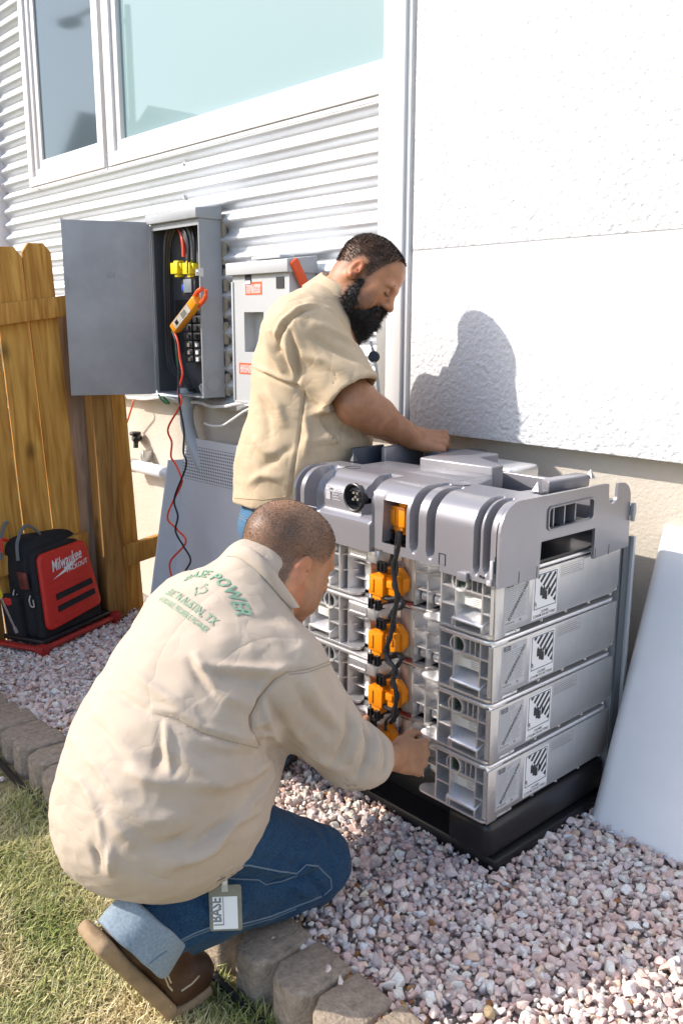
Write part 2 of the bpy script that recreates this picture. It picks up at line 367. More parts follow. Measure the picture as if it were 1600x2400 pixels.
# lawn grass
r = np.random.default_rng(21)
def blades(n, x0, x1, y0, y1, hmin, hmax, w, seed):
    r = np.random.default_rng(seed); x = r.uniform(x0, x1, n); y = r.uniform(y0, y1, n)
    dens = vnoise(np.stack([x, y, 0*x], 1), 9); k = (r.random(n) < 0.35+1.0*dens) & (y < 1.06); 
    sh = (y > 0.93) & (x > -1.75) & (r.random(n) < .55); k &= ~sh
    x, y = x[k], y[k]; n = len(x)
    h = r.uniform(hmin, hmax, n)*(0.6+0.8*vnoise(np.stack([x, y, 0*x+3], 1), 6)); a = r.uniform(0, 2*math.pi, n); lean = r.uniform(0.3, 1.5, n)*h
    tall = r.random(n) < 0.02; h[tall] *= 1.6
    z0 = LAWNZ+0.012*vnoise(np.stack([x, y, 0*x], 1), 4)-0.002
    B = np.stack([x, y, z0], 1); D = np.stack([np.cos(a), np.sin(a), 0*a], 1); Sd = np.stack([-np.sin(a), np.cos(a), 0*a], 1)*(w*r.uniform(.6, 1.3, n))[:, None]
    M = B+D*(lean*0.35)[:, None]+np.array([0, 0, 1])*(h*0.62)[:, None]; T = B+D*lean[:, None]+np.array([0, 0, 1])*(h*0.9)[:, None]
    V = np.stack([B-Sd, B+Sd, M+Sd*.8, M-Sd*.8, T], 1).reshape(-1, 3); i = np.arange(n)*5
    F = np.concatenate([np.stack([i, i+1, i+2], 1), np.stack([i, i+2, i+3], 1), np.stack([i+3, i+2, i+4], 1)])
    g = np.clip(1.5*vnoise(np.stack([x, y, 0*x+9], 1), 5)-0.52+r.normal(0, .25, n), 0, 1)[:, None]
    straw = np.array([(0.74, 0.61, 0.33), (0.62, 0.50, 0.25), (0.80, 0.70, 0.42)])[r.integers(0, 3, n)]; green = np.array([(0.24, 0.30, 0.07), (0.36, 0.39, 0.10), (0.16, 0.22, 0.05)])[r.integers(0, 3, n)]
    C = (straw*(1-g)+green*g)*r.uniform(.75, 1.2, (n, 1)); return V, F, np.repeat(C, 5, 0)
A = blades(64000, -2.75, -0.75, 0.40, 1.07, 0.018, 0.046, 0.0017, 1); B_ = blades(26000, -4.3, -0.2, -1.4, 0.42, 0.02, 0.05, 0.0026, 2)
GRASS = mat('lawn_grass', (.3, .3, .1), 0.7, attr='tint', spec=0.2)
tag(link_mesh('grass', np.concatenate([A[0], B_[0]]), np.concatenate([A[1], B_[1]+len(A[0])]), GRASS, origin=(0, 0, 0), attrs={'tint': np.concatenate([A[2], B_[2]])}), 'short dry lawn grass, straw and green, below the edging', 'grass', kind='stuff')

# ------------------------------------------------------------------ block edging
BLOCK = mat('concrete_block', (0.42, 0.335, 0.255), 0.95, var=(55, 0.45), bump=(140, 0.8, 0.006), bumps=[(20, 0.4, 0.01)], spec=0.15)
edg = empty('block_edging', (-2.2, 1.1, -0.1), 'curved row of tan concrete retaining blocks between lawn and gravel', 'edging')
def block(x, y, w, d, z0, z1, rot, seed):
    r = np.random.default_rng(seed); mb = MB(); h = w/2
    pl = [(-h*0.52, -d/2), (h*0.52, -d/2), (h*0.97, -d/2+d*0.30), (h*0.90, d/2), (-h*0.90, d/2), (-h*0.97, -d/2+d*0.30)]
    pl = [(a+r.normal(0, .0025), b+r.normal(0, .0025)) for a, b in pl]; c, s = math.cos(rot), math.sin(rot)
    mb.prism(pl, 0, z1-z0, lambda a, b, t: (x+a*c-b*s, y+a*s+b*c, z0+t))
    return mb.build('block', BLOCK, edg, bevel=0.009, seg=3, smooth=60)
bx = -4.1
k = 0
while bx < 0.4:
    w = 0.138; t = bx+w/2
    yy = 1.135+0.035*sstep(-2.3, -3.2, t)+0.0*t
    rot = -0.09*sstep(-2.2, -3.0, t)+random.uniform(-.02, .02)
    block(t, yy, w, 0.165, -0.16+float(gz(t))*.7, 0.028+float(gz(t))*0.7+random.uniform(-.006, .006), rot, k); k += 1; bx += w+0.003
STRIP = mat('black_edging_plastic', (0.012, 0.013, 0.014), 0.5, var=(30, 0.4))
mb = MB(); pth = [(x, 1.032+0.035*float(sstep(-2.3, -3.2, x))+0.006*math.sin(x*5), LAWNZ+0.02+0.004*math.sin(x*11)) for x in np.linspace(-4.0, 0.3, 60)]
mb.tube(pth, 0.0115, 8)
for i in range(len(pth)-1):
    a, b_ = np.array(pth[i]), np.array(pth[i+1]); mb.add([a+[0, 0, -.05], b_+[0, 0, -.05], b_, a, a+[0, .006, -.05], b_+[0, .006, -.05], b_+[0, .006, 0], a+[0, .006, 0]], [(0, 1, 2, 3), (7, 6, 5, 4)])
tag(mb.build('lawn_edging', STRIP), 'black plastic lawn edging strip along the foot of the blocks', 'edging')

# ------------------------------------------------------------------ house
house = empty('house', (-2.3, 2.6, -0.15), 'house side wall of white stucco and corrugated metal on a concrete footing', 'house')
YW, YS, YF_ = 2.52, 2.487, 2.57
mb = MB(); mb.box((-6.2, YF_, -0.4), (3.0, 2.95, 1.2)); mb.build('foundation', CONC, house, smooth=None)
# inner wall core behind the claddings
mb = MB(); mb.box((-6.19, 2.56, 1.2), (3.0, 6.5, 4.4)); mb.build('wall_core', TRIMW, house, smooth=None)
WP, WA = 0.0868, 0.0170
def wave(z): return YW-WA*math.sin(2*math.pi*(z-1.10)/WP+0.6)
def corr(x0, x1, z0, z1):
    zs = np.arange(z0, z1+.0001, WP/14); xs = np.linspace(x0, x1, 5)
    mb = MB(); mb.grid(lambda u, v: (u, wave(v), v), xs, zs); return mb.build('corrugated_sheet', GALV, house, smooth=180)
corr(-6.2, -4.3, 1.10, 2.37); corr(-4.3, -2.485, 1.10, 2.37); corr(-6.2, -5.66, 2.37, 4.4)
mb = MB(); mb.box((-6.2, 2.53, 3.7), (-2.45, 2.55, 4.4)); mb.build('wall_panel', TRIMW, house, smooth=None)
# sheet overlap line and screws
for sx, sy in ((880, 275), (878, 380), (879, 482), (418, 383), (422, 462), (92, 443), (136, 513), (8, 433)):
    p = ony(sx, sy, 2.50); mb = MB(); mb.lathe([(0, -.012), (.007, -.012), (.007, -.004), (.011, -.003), (.011, .004)], (p[0], wave(p[2])-0.001, p[2]), (0, 1, 0), 10); mb.build('screw', STEEL, house)
# base flashing, channels, trims
mb = MB(); mb.box((-6.2, 2.50, 1.085), (-2.47, 2.575, 1.102)); mb.box((-6.2, 2.497, 1.085), (-2.47, 2.503, 1.118)); mb.build('base_flashing', JCH, house, smooth=None)
mb = MB(); mb.box((-2.512, 2.474, 1.09), (-2.462, 2.56, 2.36)); mb.build('zinc_channel', JCH, house, bevel=.004)
mb = MB(); mb.box((-2.462, 2.482, 1.085), (-2.452, 2.56, 4.4)); mb.box((-2.452, 2.466, 1.085), (-2.372, 2.56, 4.4)); mb.box((-2.372, 2.480, 1.085), (-2.352, 2.56, 4.4)); mb.build('corner_trim', TRIMW, house, bevel=.003)
mb = MB(); mb.box((-6.26, 2.46, 0.9), (-6.195, 2.62, 4.4)); mb.build('corner_trim', TRIMW, house, bevel=.004)
# stucco panels with the control joint between
def stucco(x0, x1, z0, z1):
    mb = MB(); mb.box((x0, YS, z0), (x1, 2.56, z1)); o = mb.build('stucco_panel', STUCCO, house, bevel=.006, seg=2)
stucco(-2.338, 3.0, 1.095, 1.766); stucco(-2.338, 3.0, 1.772, 4.4)
mb = MB(); mb.box((-2.338, 2.493, 1.760), (3.0, 2.55, 1.778)); mb.build('control_joint', JCH, house, smooth=None)
# windows
def glass_mat(name, base, refl, rough=0.02, ior=1.5):
    m = bpy.data.materials.new(name); m.use_nodes = True; N = m.node_tree.nodes; L = m.node_tree.links; b = N['Principled BSDF']
    b.inputs['Base Color'].default_value = tuple(base)+(1,); b.inputs['Roughness'].default_value = 0.5; b.inputs['Specular IOR Level'].default_value = 0.0
    g = N.new('ShaderNodeBsdfGlossy'); g.inputs['Roughness'].default_value = rough; g.inputs['Color'].default_value = tuple(refl)+(1,)
    lw = N.new('ShaderNodeFresnel'); lw.inputs['IOR'].default_value = ior
    mx = N.new('ShaderNodeMixShader'); L.new(lw.outputs[0], mx.inputs[0]); L.new(b.outputs[0], mx.inputs[1]); L.new(g.outputs[0], mx.inputs[2])
    L.new(mx.outputs[0], N['Material Output'].inputs[0]); return m
PANE = glass_mat('tinted_glass', (0.225, 0.315, 0.325), (0.9, 1.0, 1.0), 0.02, 1.42)
SCREEN = glass_mat('screened_glass', (0.075, 0.10, 0.115), (0.70, 0.78, 0.82), 0.05, 1.6)
def window(x0, x1, z0, z1, fw, glass, sash=0.0, right=None):
    w = MB(); d0, d1 = 2.492, 2.56; rw = right if right else fw
    w.box((x0, d0, z0), (x1, d1, z0+fw*.55)); w.box((x0+.004, d0+.016, z0+fw*.55), (x1-.004, d1, z0+fw))
    w.box((x0, d0, z0+fw*.55), (x0+fw*.6, d1, z1)); w.box((x0+fw*.6, d0+.016, z0+fw), (x0+fw, d1, z1))
    w.box((x1-rw*.6, d0, z0+fw*.55), (x1, d1, z1)); w.box((x1-rw, d0+.016, z0+fw), (x1-rw*.6, d1, z1))
    fr = w.build('window', VINYL, house, bevel=.003)
    if sash:
        s = MB(); a, b_, c, d = x0+fw, x1-rw, z0+fw, z1
        s.box((a, d0+.030, c), (a+sash, d1-.01, d)); s.box((b_-sash*.4, d0+.030, c), (b_, d1-.01, d)); s.box((a+sash, d0+.030, c), (b_-sash*.4, d1-.01, c+sash)); s.build('sash', VINYL, fr, bevel=.002)
    p = MB(); p.add([(x0+fw*.5, d0+.042, z0+fw*.5), (x1-rw*.5, d0+.042, z0+fw*.5), (x1-rw*.5, d0+.042, z1), (x0+fw*.5, d0+.042, z1)], [(0, 1, 2, 3)]); p.build('pane', glass, fr, smooth=None)
    s = MB(); s.box((x0-.012, 2.500, z0-.022), (x1+.012, 2.56, z0-.001)); s.build('sill', VINYL, fr, bevel=.003)
    return fr
window(-4.655, -2.475, 2.352, 3.75, 0.125, PANE, right=.05)
window(-5.705, -4.70, 2.352, 3.75, 0.10, SCREEN, sash=0.05)
mb = MB(); mb.box((-4.70, 2.53, 2.34), (-4.655, 2.552, 3.75)); mb.build('mullion_gap', DARK, house, smooth=None)

# ------------------------------------------------------------------ fence
fence = empty('wooden_fence', (-4.31, 1.2, -0.1), 'weathered cedar picket fence with dog ear boards left of the house', 'fence')
FX = -4.30
def ftop(y): return (1.80+0.155*(y-1.42)) if y > 1.42 else 1.93  # unseen boards past the gate made taller to lengthen their shadow
bm_ = MB(); bw = 0.1465; bh = 1.98
pl = [(-bw/2, 0), (bw/2, 0), (bw/2, bh-.045), (bw/2-.035, bh), (-bw/2+.035, bh), (-bw/2, bh-.045)]
bm_.prism(pl, 0, .022, lambda a, b, t: (-.022+t, a, b)); b0 = bm_.build('board', WOOD, None, origin=(0, 0, 0), bevel=.002, smooth=30)
first = True
y = 2.06-0.0775*1
ys = [2.06-0.0775-0.155*i for i in range(0, 24)]
for i, yy in enumerate(ys):
    o = b0 if first else b0.copy()
    if not first: COL.objects.link(o)
    first = False
    o.parent = fence; zt = ftop(yy)+random.uniform(-.008, .008)
    o.location = Vector((FX-WL[fence][0]+random.uniform(-.003, .003), yy-WL[fence][1], zt-bh-WL[fence][2]))*U
    o.rotation_euler = (0.046+random.uniform(-.0012, .0012) if yy > 1.3 else random.uniform(-.004, .004), 0, random.uniform(-.006, .006))
    # lean so that the top stays put
    o.location.y -= math.sin(-o.rotation_euler[0])*0
def rail(y0, y1, z0a, z0b, h, x0=FX+.001, x1=FX+.045, nm='rail'):
    mb = MB(); mb.add([(x0, y0, z0a), (x1, y0, z0a), (x1, y1, z0b), (x0, y1, z0b), (x0, y0, z0a+h), (x1, y0, z0a+h), (x1, y1, z0b+h), (x0, y1, z0b+h)], [(0, 3, 2, 1), (4, 5, 6, 7), (0, 1, 5, 4), (1, 2, 6, 5), (2, 3, 7, 6), (3, 0, 4, 7)])
    return mb.build(nm, WOOD2, fence, bevel=.004)
WOOD2 = wood_mat('cedar_rail', (0.64, 0.34, 0.08), (0.38, 0.165, 0.03), 1.2)
WOOD3 = wood_mat('cedar_post', (0.44, 0.235, 0.07), (0.24, 0.11, 0.028), 1.0)
rail(1.30, 2.06, 1.44, 1.545, .10); rail(-1.7, 1.29, 1.42, 1.42, .10); rail(1.30, 2.05, .22, .31, .10); rail(-1.7, 1.29, .22, .22, .10)
def post(y0, y1, x0, x1, zt, lean, mt):
    mb = MB(); mb.add([(x0, y0+lean, -.25), (x1, y0+lean, -.25), (x1, y1+lean, -.25), (x0, y1+lean, -.25), (x0, y0, zt), (x1, y0, zt), (x1, y1, zt), (x0, y1, zt)], [(0, 3, 2, 1), (4, 5, 6, 7), (0, 1, 5, 4), (1, 2, 6, 5), (2, 3, 7, 6), (3, 0, 4, 7)])
    return mb.build('post', mt, fence, bevel=.004)
GREYW = wood_mat('shade_grey_board', (0.40, 0.30, 0.22), (0.24, 0.165, 0.11), 1.0)  # board in shade: the shade is put into a greyer wood colour
post(2.10, 2.215, -4.345, -4.245, 1.55, .045, WOOD3)
mb = MB(); mb.prism([(-bw/2, 0), (bw/2, 0), (bw/2, 1.75), (-bw/2, 1.75)], 0, .022, lambda a, b, t: (-4.372+t, 2.128-.046*b+a, b-.12)); mb.build('board', GREYW, fence, bevel=.002)
mb = MB(); mb.prism([(-bw/2*.95, 0), (bw/2*.95, 0), (bw/2*.95, 1.5), (-bw/2*.95, 1.5)], 0, .022, lambda a, b, t: (-4.322+t, 2.315-.045*(b-.1)/1.0+a, b-.12)); mb.build('board', WOOD, fence, bevel=.002)
rail(2.216, 2.562, .172, .218, .115, -4.30, -4.255)

# ------------------------------------------------------------------ neighbours seen only as reflections and past the corner
NB = mat('neighbour_siding', (0.30, 0.31, 0.30), 0.8, var=(1.5, 0.1)); RF = mat('neighbour_shingles', (0.13, 0.12, 0.12), 0.9, var=(6, 0.4)); GL = mat('neighbour_glass', (0.03, 0.04, 0.05), 0.08)
def mirrored(x, y, Ym): p = ony(x, y, Ym); return np.array([p[0], 2*2.534-p[1], p[2]])
def neighbour(px_, py_, Ym, hw, drop, depth, lab, NB, RF):
  nh = empty('neighbour_house', mirrored(px_, py_, Ym)*[1, 1, 0]+[0, 0, -.17], lab, 'house')
  pk = mirrored(px_, py_, Ym); yf = pk[1]; rz = pk[2]; ez = rz-drop
  mb = MB(); mb.prism([(pk[0]-hw, -.17), (pk[0]+hw, -.17), (pk[0]+hw, ez), (pk[0], rz-.1), (pk[0]-hw, ez)], 0, depth, lambda a, b, t: (a, yf-t, b)); mb.build('wall', NB, nh, smooth=None)
  for sgn in (-1, 1):
      mb = MB(); e = np.array([pk[0]+sgn*(hw+.4), 0, ez-.3]); t_ = np.array([pk[0], 0, rz])
      mb.add([(e[0], yf+.4, e[2]), (t_[0], yf+.4, t_[2]), (t_[0], yf-depth-.4, t_[2]), (e[0], yf-depth-.4, e[2]), (e[0], yf+.4, e[2]+.15), (t_[0], yf+.4, t_[2]+.15), (t_[0], yf-depth-.4, t_[2]+.15), (e[0], yf-depth-.4, e[2]+.15)], [(0, 3, 2, 1), (4, 5, 6, 7), (0, 1, 5, 4), (1, 2, 6, 5), (2, 3, 7, 6), (3, 0, 4, 7)]); mb.build('roof', RF, nh, smooth=None)
  for wx in (-2.2, 2.0):
      mb = MB(); mb.box((pk[0]+wx-.6, yf+.0, 1.0), (pk[0]+wx+.6, yf+.05, 2.6)); w_ = mb.build('window', TRIMW, nh); mb = MB(); mb.box((pk[0]+wx-.5, yf+.04, 1.1), (pk[0]+wx+.5, yf+.06, 2.5)); mb.build('pane', GL, w_)
neighbour(372, 262, 17.0, 4.6, 2.4, 9.0, 'gabled grey green house across the yard mirrored in the large window', mat('neighbour_siding_green', (0.34, 0.38, 0.33), 0.8, var=(1.5, 0.1)), RF)
neighbour(205, 272, 21.0, 3.6, 3.0, 8.0, 'dark gabled house across the yard mirrored in the narrow window', mat('neighbour_siding_dark', (0.10, 0.095, 0.09), 0.8, var=(1.5, 0.2)), RF)
LP = mat('lamp_post_metal', (0.10, 0.11, 0.12), 0.5, 0.5)
lp = mirrored(302, 80, 11.0); lb = np.array([lp[0], lp[1], -.17])
lamp = empty('street_lamp', lb, 'tall dark street lamp mirrored in the window glass', 'street lamp')
mb = MB(); mb.tube([lb, (lb[0], lb[1], lp[2]+.6)], [.11, .07], 10); mb.build('pole', LP, lamp)
ap = [np.array([lb[0], lb[1], lp[2]+.2]), np.array([lb[0]-.9, lb[1]+.1, lp[2]+.75]), np.array([lb[0]-2.2, lb[1]+.2, lp[2]+.8])]
mb = MB(); mb.tube(smooth_path(ap), .05, 8); mb.build('arm', LP, lamp)
mb = MB(); mb.obox(ap[2]+np.array([-.25, 0, -.05]), ((1, 0, -.1), (0, 1, 0), (0, 0, 1)), (.35, .16, .09)); mb.build('lamp_head', LP, lamp, bevel=.04)
# tree beyond the far corner of the house
def leaf_tree(c, h, rad, n, seed, label):
    r = np.random.default_rng(seed); t = empty('shade_tree', c, label, 'tree'); c = np.array(c, float)
    mb = MB(); mb.tube([c+[0, 0, -.1], c+[.05, .02, h*.35], c+[0, .1, h*.6]], [.16, .11, .05], 9)
    for k in range(7):
        a = k*.9; mb.tube([c+[0, 0, h*(.3+.03*k)], c+[math.cos(a)*rad*.4, math.sin(a)*rad*.4, h*(.5+.03*k)], c+[math.cos(a)*rad*.8, math.sin(a)*rad*.8, h*(.62+.04*k)]], [.05, .03, .01], 6)
    mb.build('trunk', BARK, t)
    cl = r.normal(size=(60, 3)); cl /= np.linalg.norm(cl, axis=1)[:, None]; cl = cl*rad*r.uniform(.35, 1, (60, 1))*[1, 1, .8]+c+[0, 0, h*.68]
    P = cl[r.integers(0, 60, n)]+r.normal(0, rad*.16, (n, 3)); D = r.normal(size=(n, 3)); D /= np.linalg.norm(D, axis=1)[:, None]; E_ = np.cross(D, r.normal(size=(n, 3))); E_ /= np.linalg.norm(E_, axis=1)[:, None]
    s = r.uniform(.05, .1, (n, 1)); V = np.stack([P-D*s, P+E_*s*.5, P+D*s, P-E_*s*.5], 1).reshape(-1, 3); i = np.arange(n)*4
    C = np.repeat(np.array([(0.05, 0.09, 0.025), (0.09, 0.13, 0.03), (0.03, 0.06, 0.02)])[r.integers(0, 3, n)], 4, 0)
    link_mesh('crown', V, np.stack([i, i+1, i+2, i+3], 1), LEAF, t, attrs={'tint': C}); return t
BARK = mat('bark', (0.12, 0.09, 0.06), 0.95, var=(20, .5), bump=(40, .8, .02)); LEAF = mat('leaves', (.07, .1, .03), 0.6, attr='tint')
leaf_tree((-11.5, 4.6, -0.17), 4.2, 1.7, 5000, 5, 'dark green leafy tree past the far corner of the house')
# ------------------------------------------------------------------ breaker panel
bp = empty('breaker_panel', (-3.8, 2.45, 1.14), 'open grey breaker panel on the corrugated wall with its door swung left', 'breaker panel')
X0, X1, YF, YB, Z0, Z1 = -4.038, -3.605, 2.378, 2.505, 1.146, 2.005
t = .007
mb = MB(); mb.box((X0, YB-t, Z0), (X1, YB, Z1)); mb.box((X0, YF, Z0), (X0+t, YB-t, Z1)); mb.box((X1-t, YF, Z0), (X1, YB-t, Z1)); mb.box((X0+t, YF, Z0), (X1-t, YB-t, Z0+t)); mb.box((X0+t, YF, Z1-t), (X1-t, YB-t, Z1))
mb.box((X0+t, YF, Z1-.05), (X1-t, YF+t, Z1-t)); mb.build('cabinet', GREYB, bp, smooth=None)
mb = MB(); mb.box((X0+t+.001, YB-.014, Z0+t+.001), (X1-t-.001, YB-t-.001, Z1-t-.001)); mb.box((X0+t+.001, YF+.01, Z0+.01), (X0+t+.004, YB-.015, Z1-.01)); mb.build('shade_liner', mat('shaded_interior', (.085, .092, .10), .5, var=(9, .2)), bp, smooth=None)  # inside shade of the grey cabinet put into a darker sheet
mb = MB(); mb.prism([(YF-.022, 1.985), (YB+.0, 1.985), (YB+.0, 2.05), (YF-.022, 2.03)], X0-.012, X1+.012, lambda a, b, c: (c, a, b)); mb.build('rain_hood', GREYB, bp, bevel=.004)
mb = MB(); mb.box((X1-.001, YF-.004, 1.72), (X1+.004, YF+.018, 1.76)); mb.box((X1-.03, YF-.006, 1.725), (X1, YF-.001, 1.755)); mb.lathe([(0, -.004), (.006, -.004), (.006, 0)], (X1-.015, YF-.006, 1.74), (0, 1, 0), 8); mb.build('latch', STEEL, bp)
mb = MB(); mb.lathe([(.0, 0), (.042, 0), (.042, .0015), (.038, .0015), (.038, .0003), (0, .0003)], (X1+.0002, 2.44, 1.215), (1, 0, 0), 28); mb.build('knockout', GREYB, bp)
hg = np.array([-4.036, 2.37, 0]); de = np.array([-4.215, 1.985, 0]); dv = (de-hg); dl = np.linalg.norm(dv); dv /= dl; dn = np.array([-dv[1], dv[0], 0])*-1
if dn@np.array([1, -1, 0]) < 0: dn = -dn
mb = MB(); zc = (1.142+1.998)/2; hz = (1.998-1.142)/2
mb.obox(hg+dv*dl/2+[0, 0, zc], (dv, dn, (0, 0, 1)), (dl/2, .004, hz))
mb.obox(hg+dv*(dl-.004)-dn*.012+[0, 0, zc], (dv, dn, (0, 0, 1)), (.004, .010, hz)); 
mb.obox(hg+dv*dl/2-dn*.012+[0, 0, 1.998-.004], (dv, dn, (0, 0, 1)), (dl/2-.008, .010, .004)); mb.obox(hg+dv*dl/2-dn*.012+[0, 0, 1.142+.004], (dv, dn, (0, 0, 1)), (dl/2-.008, .010, .004))
door = mb.build('door', mat('grey_enamel_door', (0.40, 0.39, 0.395), 0.5, var=(4, 0.30), bump=(420, 0.06, 0.001)), bp, bevel=.002)
mb = MB(); mb.obox(hg+dv*.20+dn*.0052+[0, 0, 1.74], (dv, dn, (0, 0, 1)), (.02, .001, .012)); mb.obox(hg+dv*(dl-.012)+dn*.006+[0, 0, 1.70], (dv, dn, (0, 0, 1)), (.004, .003, .03)); mb.build('clip', GREYB, door)
mb = MB(); mb.tube([hg+[0, 0, 1.16], hg+[0, 0, 1.98]], .006, 8); mb.build('hinge', GREYB, bp)
YI = YB-.03
def wire(pts, r, m, nm='wire', par=None, n=8): mb = MB(); mb.tube(smooth_path(pts, 8), r, n); return mb.build(nm, m, par or bp)
BLUEBLK = mat('black_insulation', (0.014, 0.016, 0.022), 0.35)
def W(px, py, y): return ony(px, py, y)
for dx, yy in ((0, 2.405), (7, 2.415), (14, 2.425)):
    wire([W(442+dx*.5, 640, yy), W(440, 560+dx, yy), W(418, 524+dx*.6, yy), W(392+dx*.7, 545+dx, yy), W(386+dx*.7, 620, yy), W(388+dx*.7, 720, yy), W(391+dx*.8, 820, yy), W(400+dx, 868, yy), W(425+dx, 888, yy), W(446+dx*.4, 915, yy)], .0085, BLUEBLK)
wire([W(457, 630, 2.43), W(455, 560, 2.43), W(445, 525, 2.44), W(430, 512, 2.45)], .0085, BLUEBLK)
wire([W(431, 602, 2.425), W(429, 565, 2.425), W(422, 540, 2.43), W(412, 525, 2.44)], .0105, mat('red_insulation', (0.70, 0.07, 0.03), 0.4))
wire([W(449, 610, 2.425), W(446, 570, 2.425), W(441, 545, 2.43), W(432, 530, 2.44)], .0115, mat('white_insulation', (0.68, 0.66, 0.60), 0.5))
wire([W(412, 790, 2.40), W(414, 830, 2.40), W(420, 870, 2.42), W(440, 905, 2.44), W(452, 918, 2.45)], .005, GREENW)
for k in range(4): wire([W(470+k, 900, 2.45), W(466+k*2, 905+k*3, 2.43), W(472+k, 918+k*2, 2.43), W(478, 925, 2.45)], .0025, WHITEW if k % 2 else BLUEBLK)
for px_ in (420, 449):
    c = W(px_, 628, 2.43); mb = MB(); mb.box((c[0]-.034, c[1]-.03, c[2]-.03), (c[0]+.028, c[1]+.03, c[2]+.024)); mb.box((c[0]-.02, c[1]-.02, c[2]+.024), (c[0]+.02, c[1]+.02, c[2]+.034)); mb.box((c[0]-.012, c[1]-.02, c[2]-.045), (c[0]+.016, c[1]+.02, c[2]-.03)); mb.prism([(0, 0), (.03, 0), (.03, -.03)], -.02, .02, lambda a, b, q: (c[0]+.028+a*.6, c[1]+q, c[2]+.02+b)); mb.build('lug_cover', YELP, bp, bevel=.003)
c = W(447, 672, 2.45); mb = MB(); mb.box((c[0]-.055, 2.43, c[2]-.045), (c[0]+.07, YI+.014, c[2]+.05)); mb.build('main_breaker', mat('breaker_black', (.03, .03, .033), .4, var=(30, .3)), bp, bevel=.004)
mb = MB(); mb.box((c[0]-.045, 2.424, c[2]-.02), (c[0]-.022, 2.43, c[2]+.01)); mb.build('handle', mat('blue_toggle', (.02, .09, .5), .4), bp, bevel=.003)
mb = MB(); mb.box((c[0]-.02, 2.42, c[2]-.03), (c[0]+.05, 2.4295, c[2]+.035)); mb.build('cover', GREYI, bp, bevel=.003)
BRK = mat('breaker_black_satin', (.025, .025, .028), .45)
for i, py in enumerate((728, 748, 768, 788, 808, 826, 842)):
    for j, px_ in enumerate((440, 463)):
        c = W(px_+i*1.0, py, 2.44); mb = MB(); mb.box((c[0]-.036, 2.432, c[2]-.017), (c[0]+.036, YI+.014, c[2]+.017)); b_ = mb.build('breaker', BRK, bp, bevel=.002)
        mb = MB(); mb.box((c[0]+.004-.016*j, 2.424, c[2]-.009), (c[0]+.024-.016*j, 2.4316, c[2]+.009)); mb.build('toggle', WHITE if (i > 3 and j == 1) else (mat('toggle_grey', (.22, .20, .17), .5) if i > 3 else BRK), b_)
mb = MB(); mb.box((X0+.05, YI, 1.36), (X1-.02, YI+.013, 1.62)); mb.build('bus_plate', DARK, bp, smooth=None)
# conduit
p0, p1, p2 = np.array([-3.885, 2.455, 1.17]), np.array([-3.885, 2.455, 1.05]), np.array([-3.80, 2.47, 0.80])
mb = MB(); mb.tube(smooth_path([p0, (-3.885, 2.455, 1.10), (-3.882, 2.455, 1.0), (-3.86, 2.462, .92), (-3.82, 2.47, .84), (-3.77, 2.48, .76)], 6), .036, 18); mb.tube([(-3.885, 2.455, 1.135), (-3.885, 2.455, 1.07)], .0415, 18); mb.tube([(-3.885, 2.455, 1.152), (-3.885, 2.455, 1.178)], .043, 12)
mb.build('conduit', PVC, bp)
mb = MB()
for k in range(7): mb.obox((X1+.012+.004*math.sin(k*2), 2.515, Z0+.06+k*.125), ((1, 0, 0), (0, 1, 0), (0, 0, 1)), (.012, .012, .055))
mb.build('foam_closure', CAULK, bp, bevel=.008)

# ------------------------------------------------------------------ disconnect box
db = empty('disconnect_box', (-3.12, 2.45, 1.15), 'light grey power transfer box with orange stickers and handle behind the standing man', 'electrical box')
A0, A1, AF, AB, AZ0, AZ1 = -3.318, -2.915, 2.362, 2.506, 1.150, 1.715
mb = MB()
hx0, hx1, hz0, hz1 = -3.237, -3.095, 1.378, 1.552
mb.box((A0, AF, AZ0), (hx0, AB, AZ1)); mb.box((hx1, AF, AZ0), (A1, AB, AZ1)); mb.box((hx0, AF, AZ0), (hx1, AB, hz0)); mb.box((hx0, AF, hz1), (hx1, AB, AZ1)); mb.box((hx0, AF+.06, hz0), (hx1, AB-.001, hz1)); mb.build('enclosure', LGREY, db, smooth=None)
mb = MB(); mb.box((A0-.006, AF-.006, AZ0+.006), (A0+.006, AF, AZ1-.03)); mb.box((A0-.003, AF-.004, AZ0-.004), (A1, AF, AZ0+.008)); mb.build('door_edge', LGREY, db, bevel=.002)
mb = MB(); mb.prism([(AF-.022, 1.712), (AB, 1.712), (AB, 1.785), (AF-.022, 1.765)], A0-.024, A1+.014, lambda a, b, c: (c, a, b)); mb.box((A0+.1, AF+.03, 1.776), (A1-.1, AB-.03, 1.79)); mb.build('rain_hood', LGREY, db, bevel=.004)
pm = ony(582, 651, AF); mb = MB(); mb.box((pm[0]-.022, AF-.003, pm[2]-.02), (pm[0]+.022, AF-.0005, pm[2]+.028)); mb.build('slot', DARK, db)
pm = ony(583, 658, AF); mb = MB(); mb.box((pm[0]-.018, AF-.006, pm[2]-.014), (pm[0]+.018, AF-.0032, pm[2]-.0)); mb.build('tab', WHITE, db)
pm = ony(657, 662, AF); mb = MB(); mb.box((pm[0]-.026, AF-.003, pm[2]-.024), (pm[0]+.026, AF-.0005, pm[2]+.024)); mb.build('window', DARK, db)
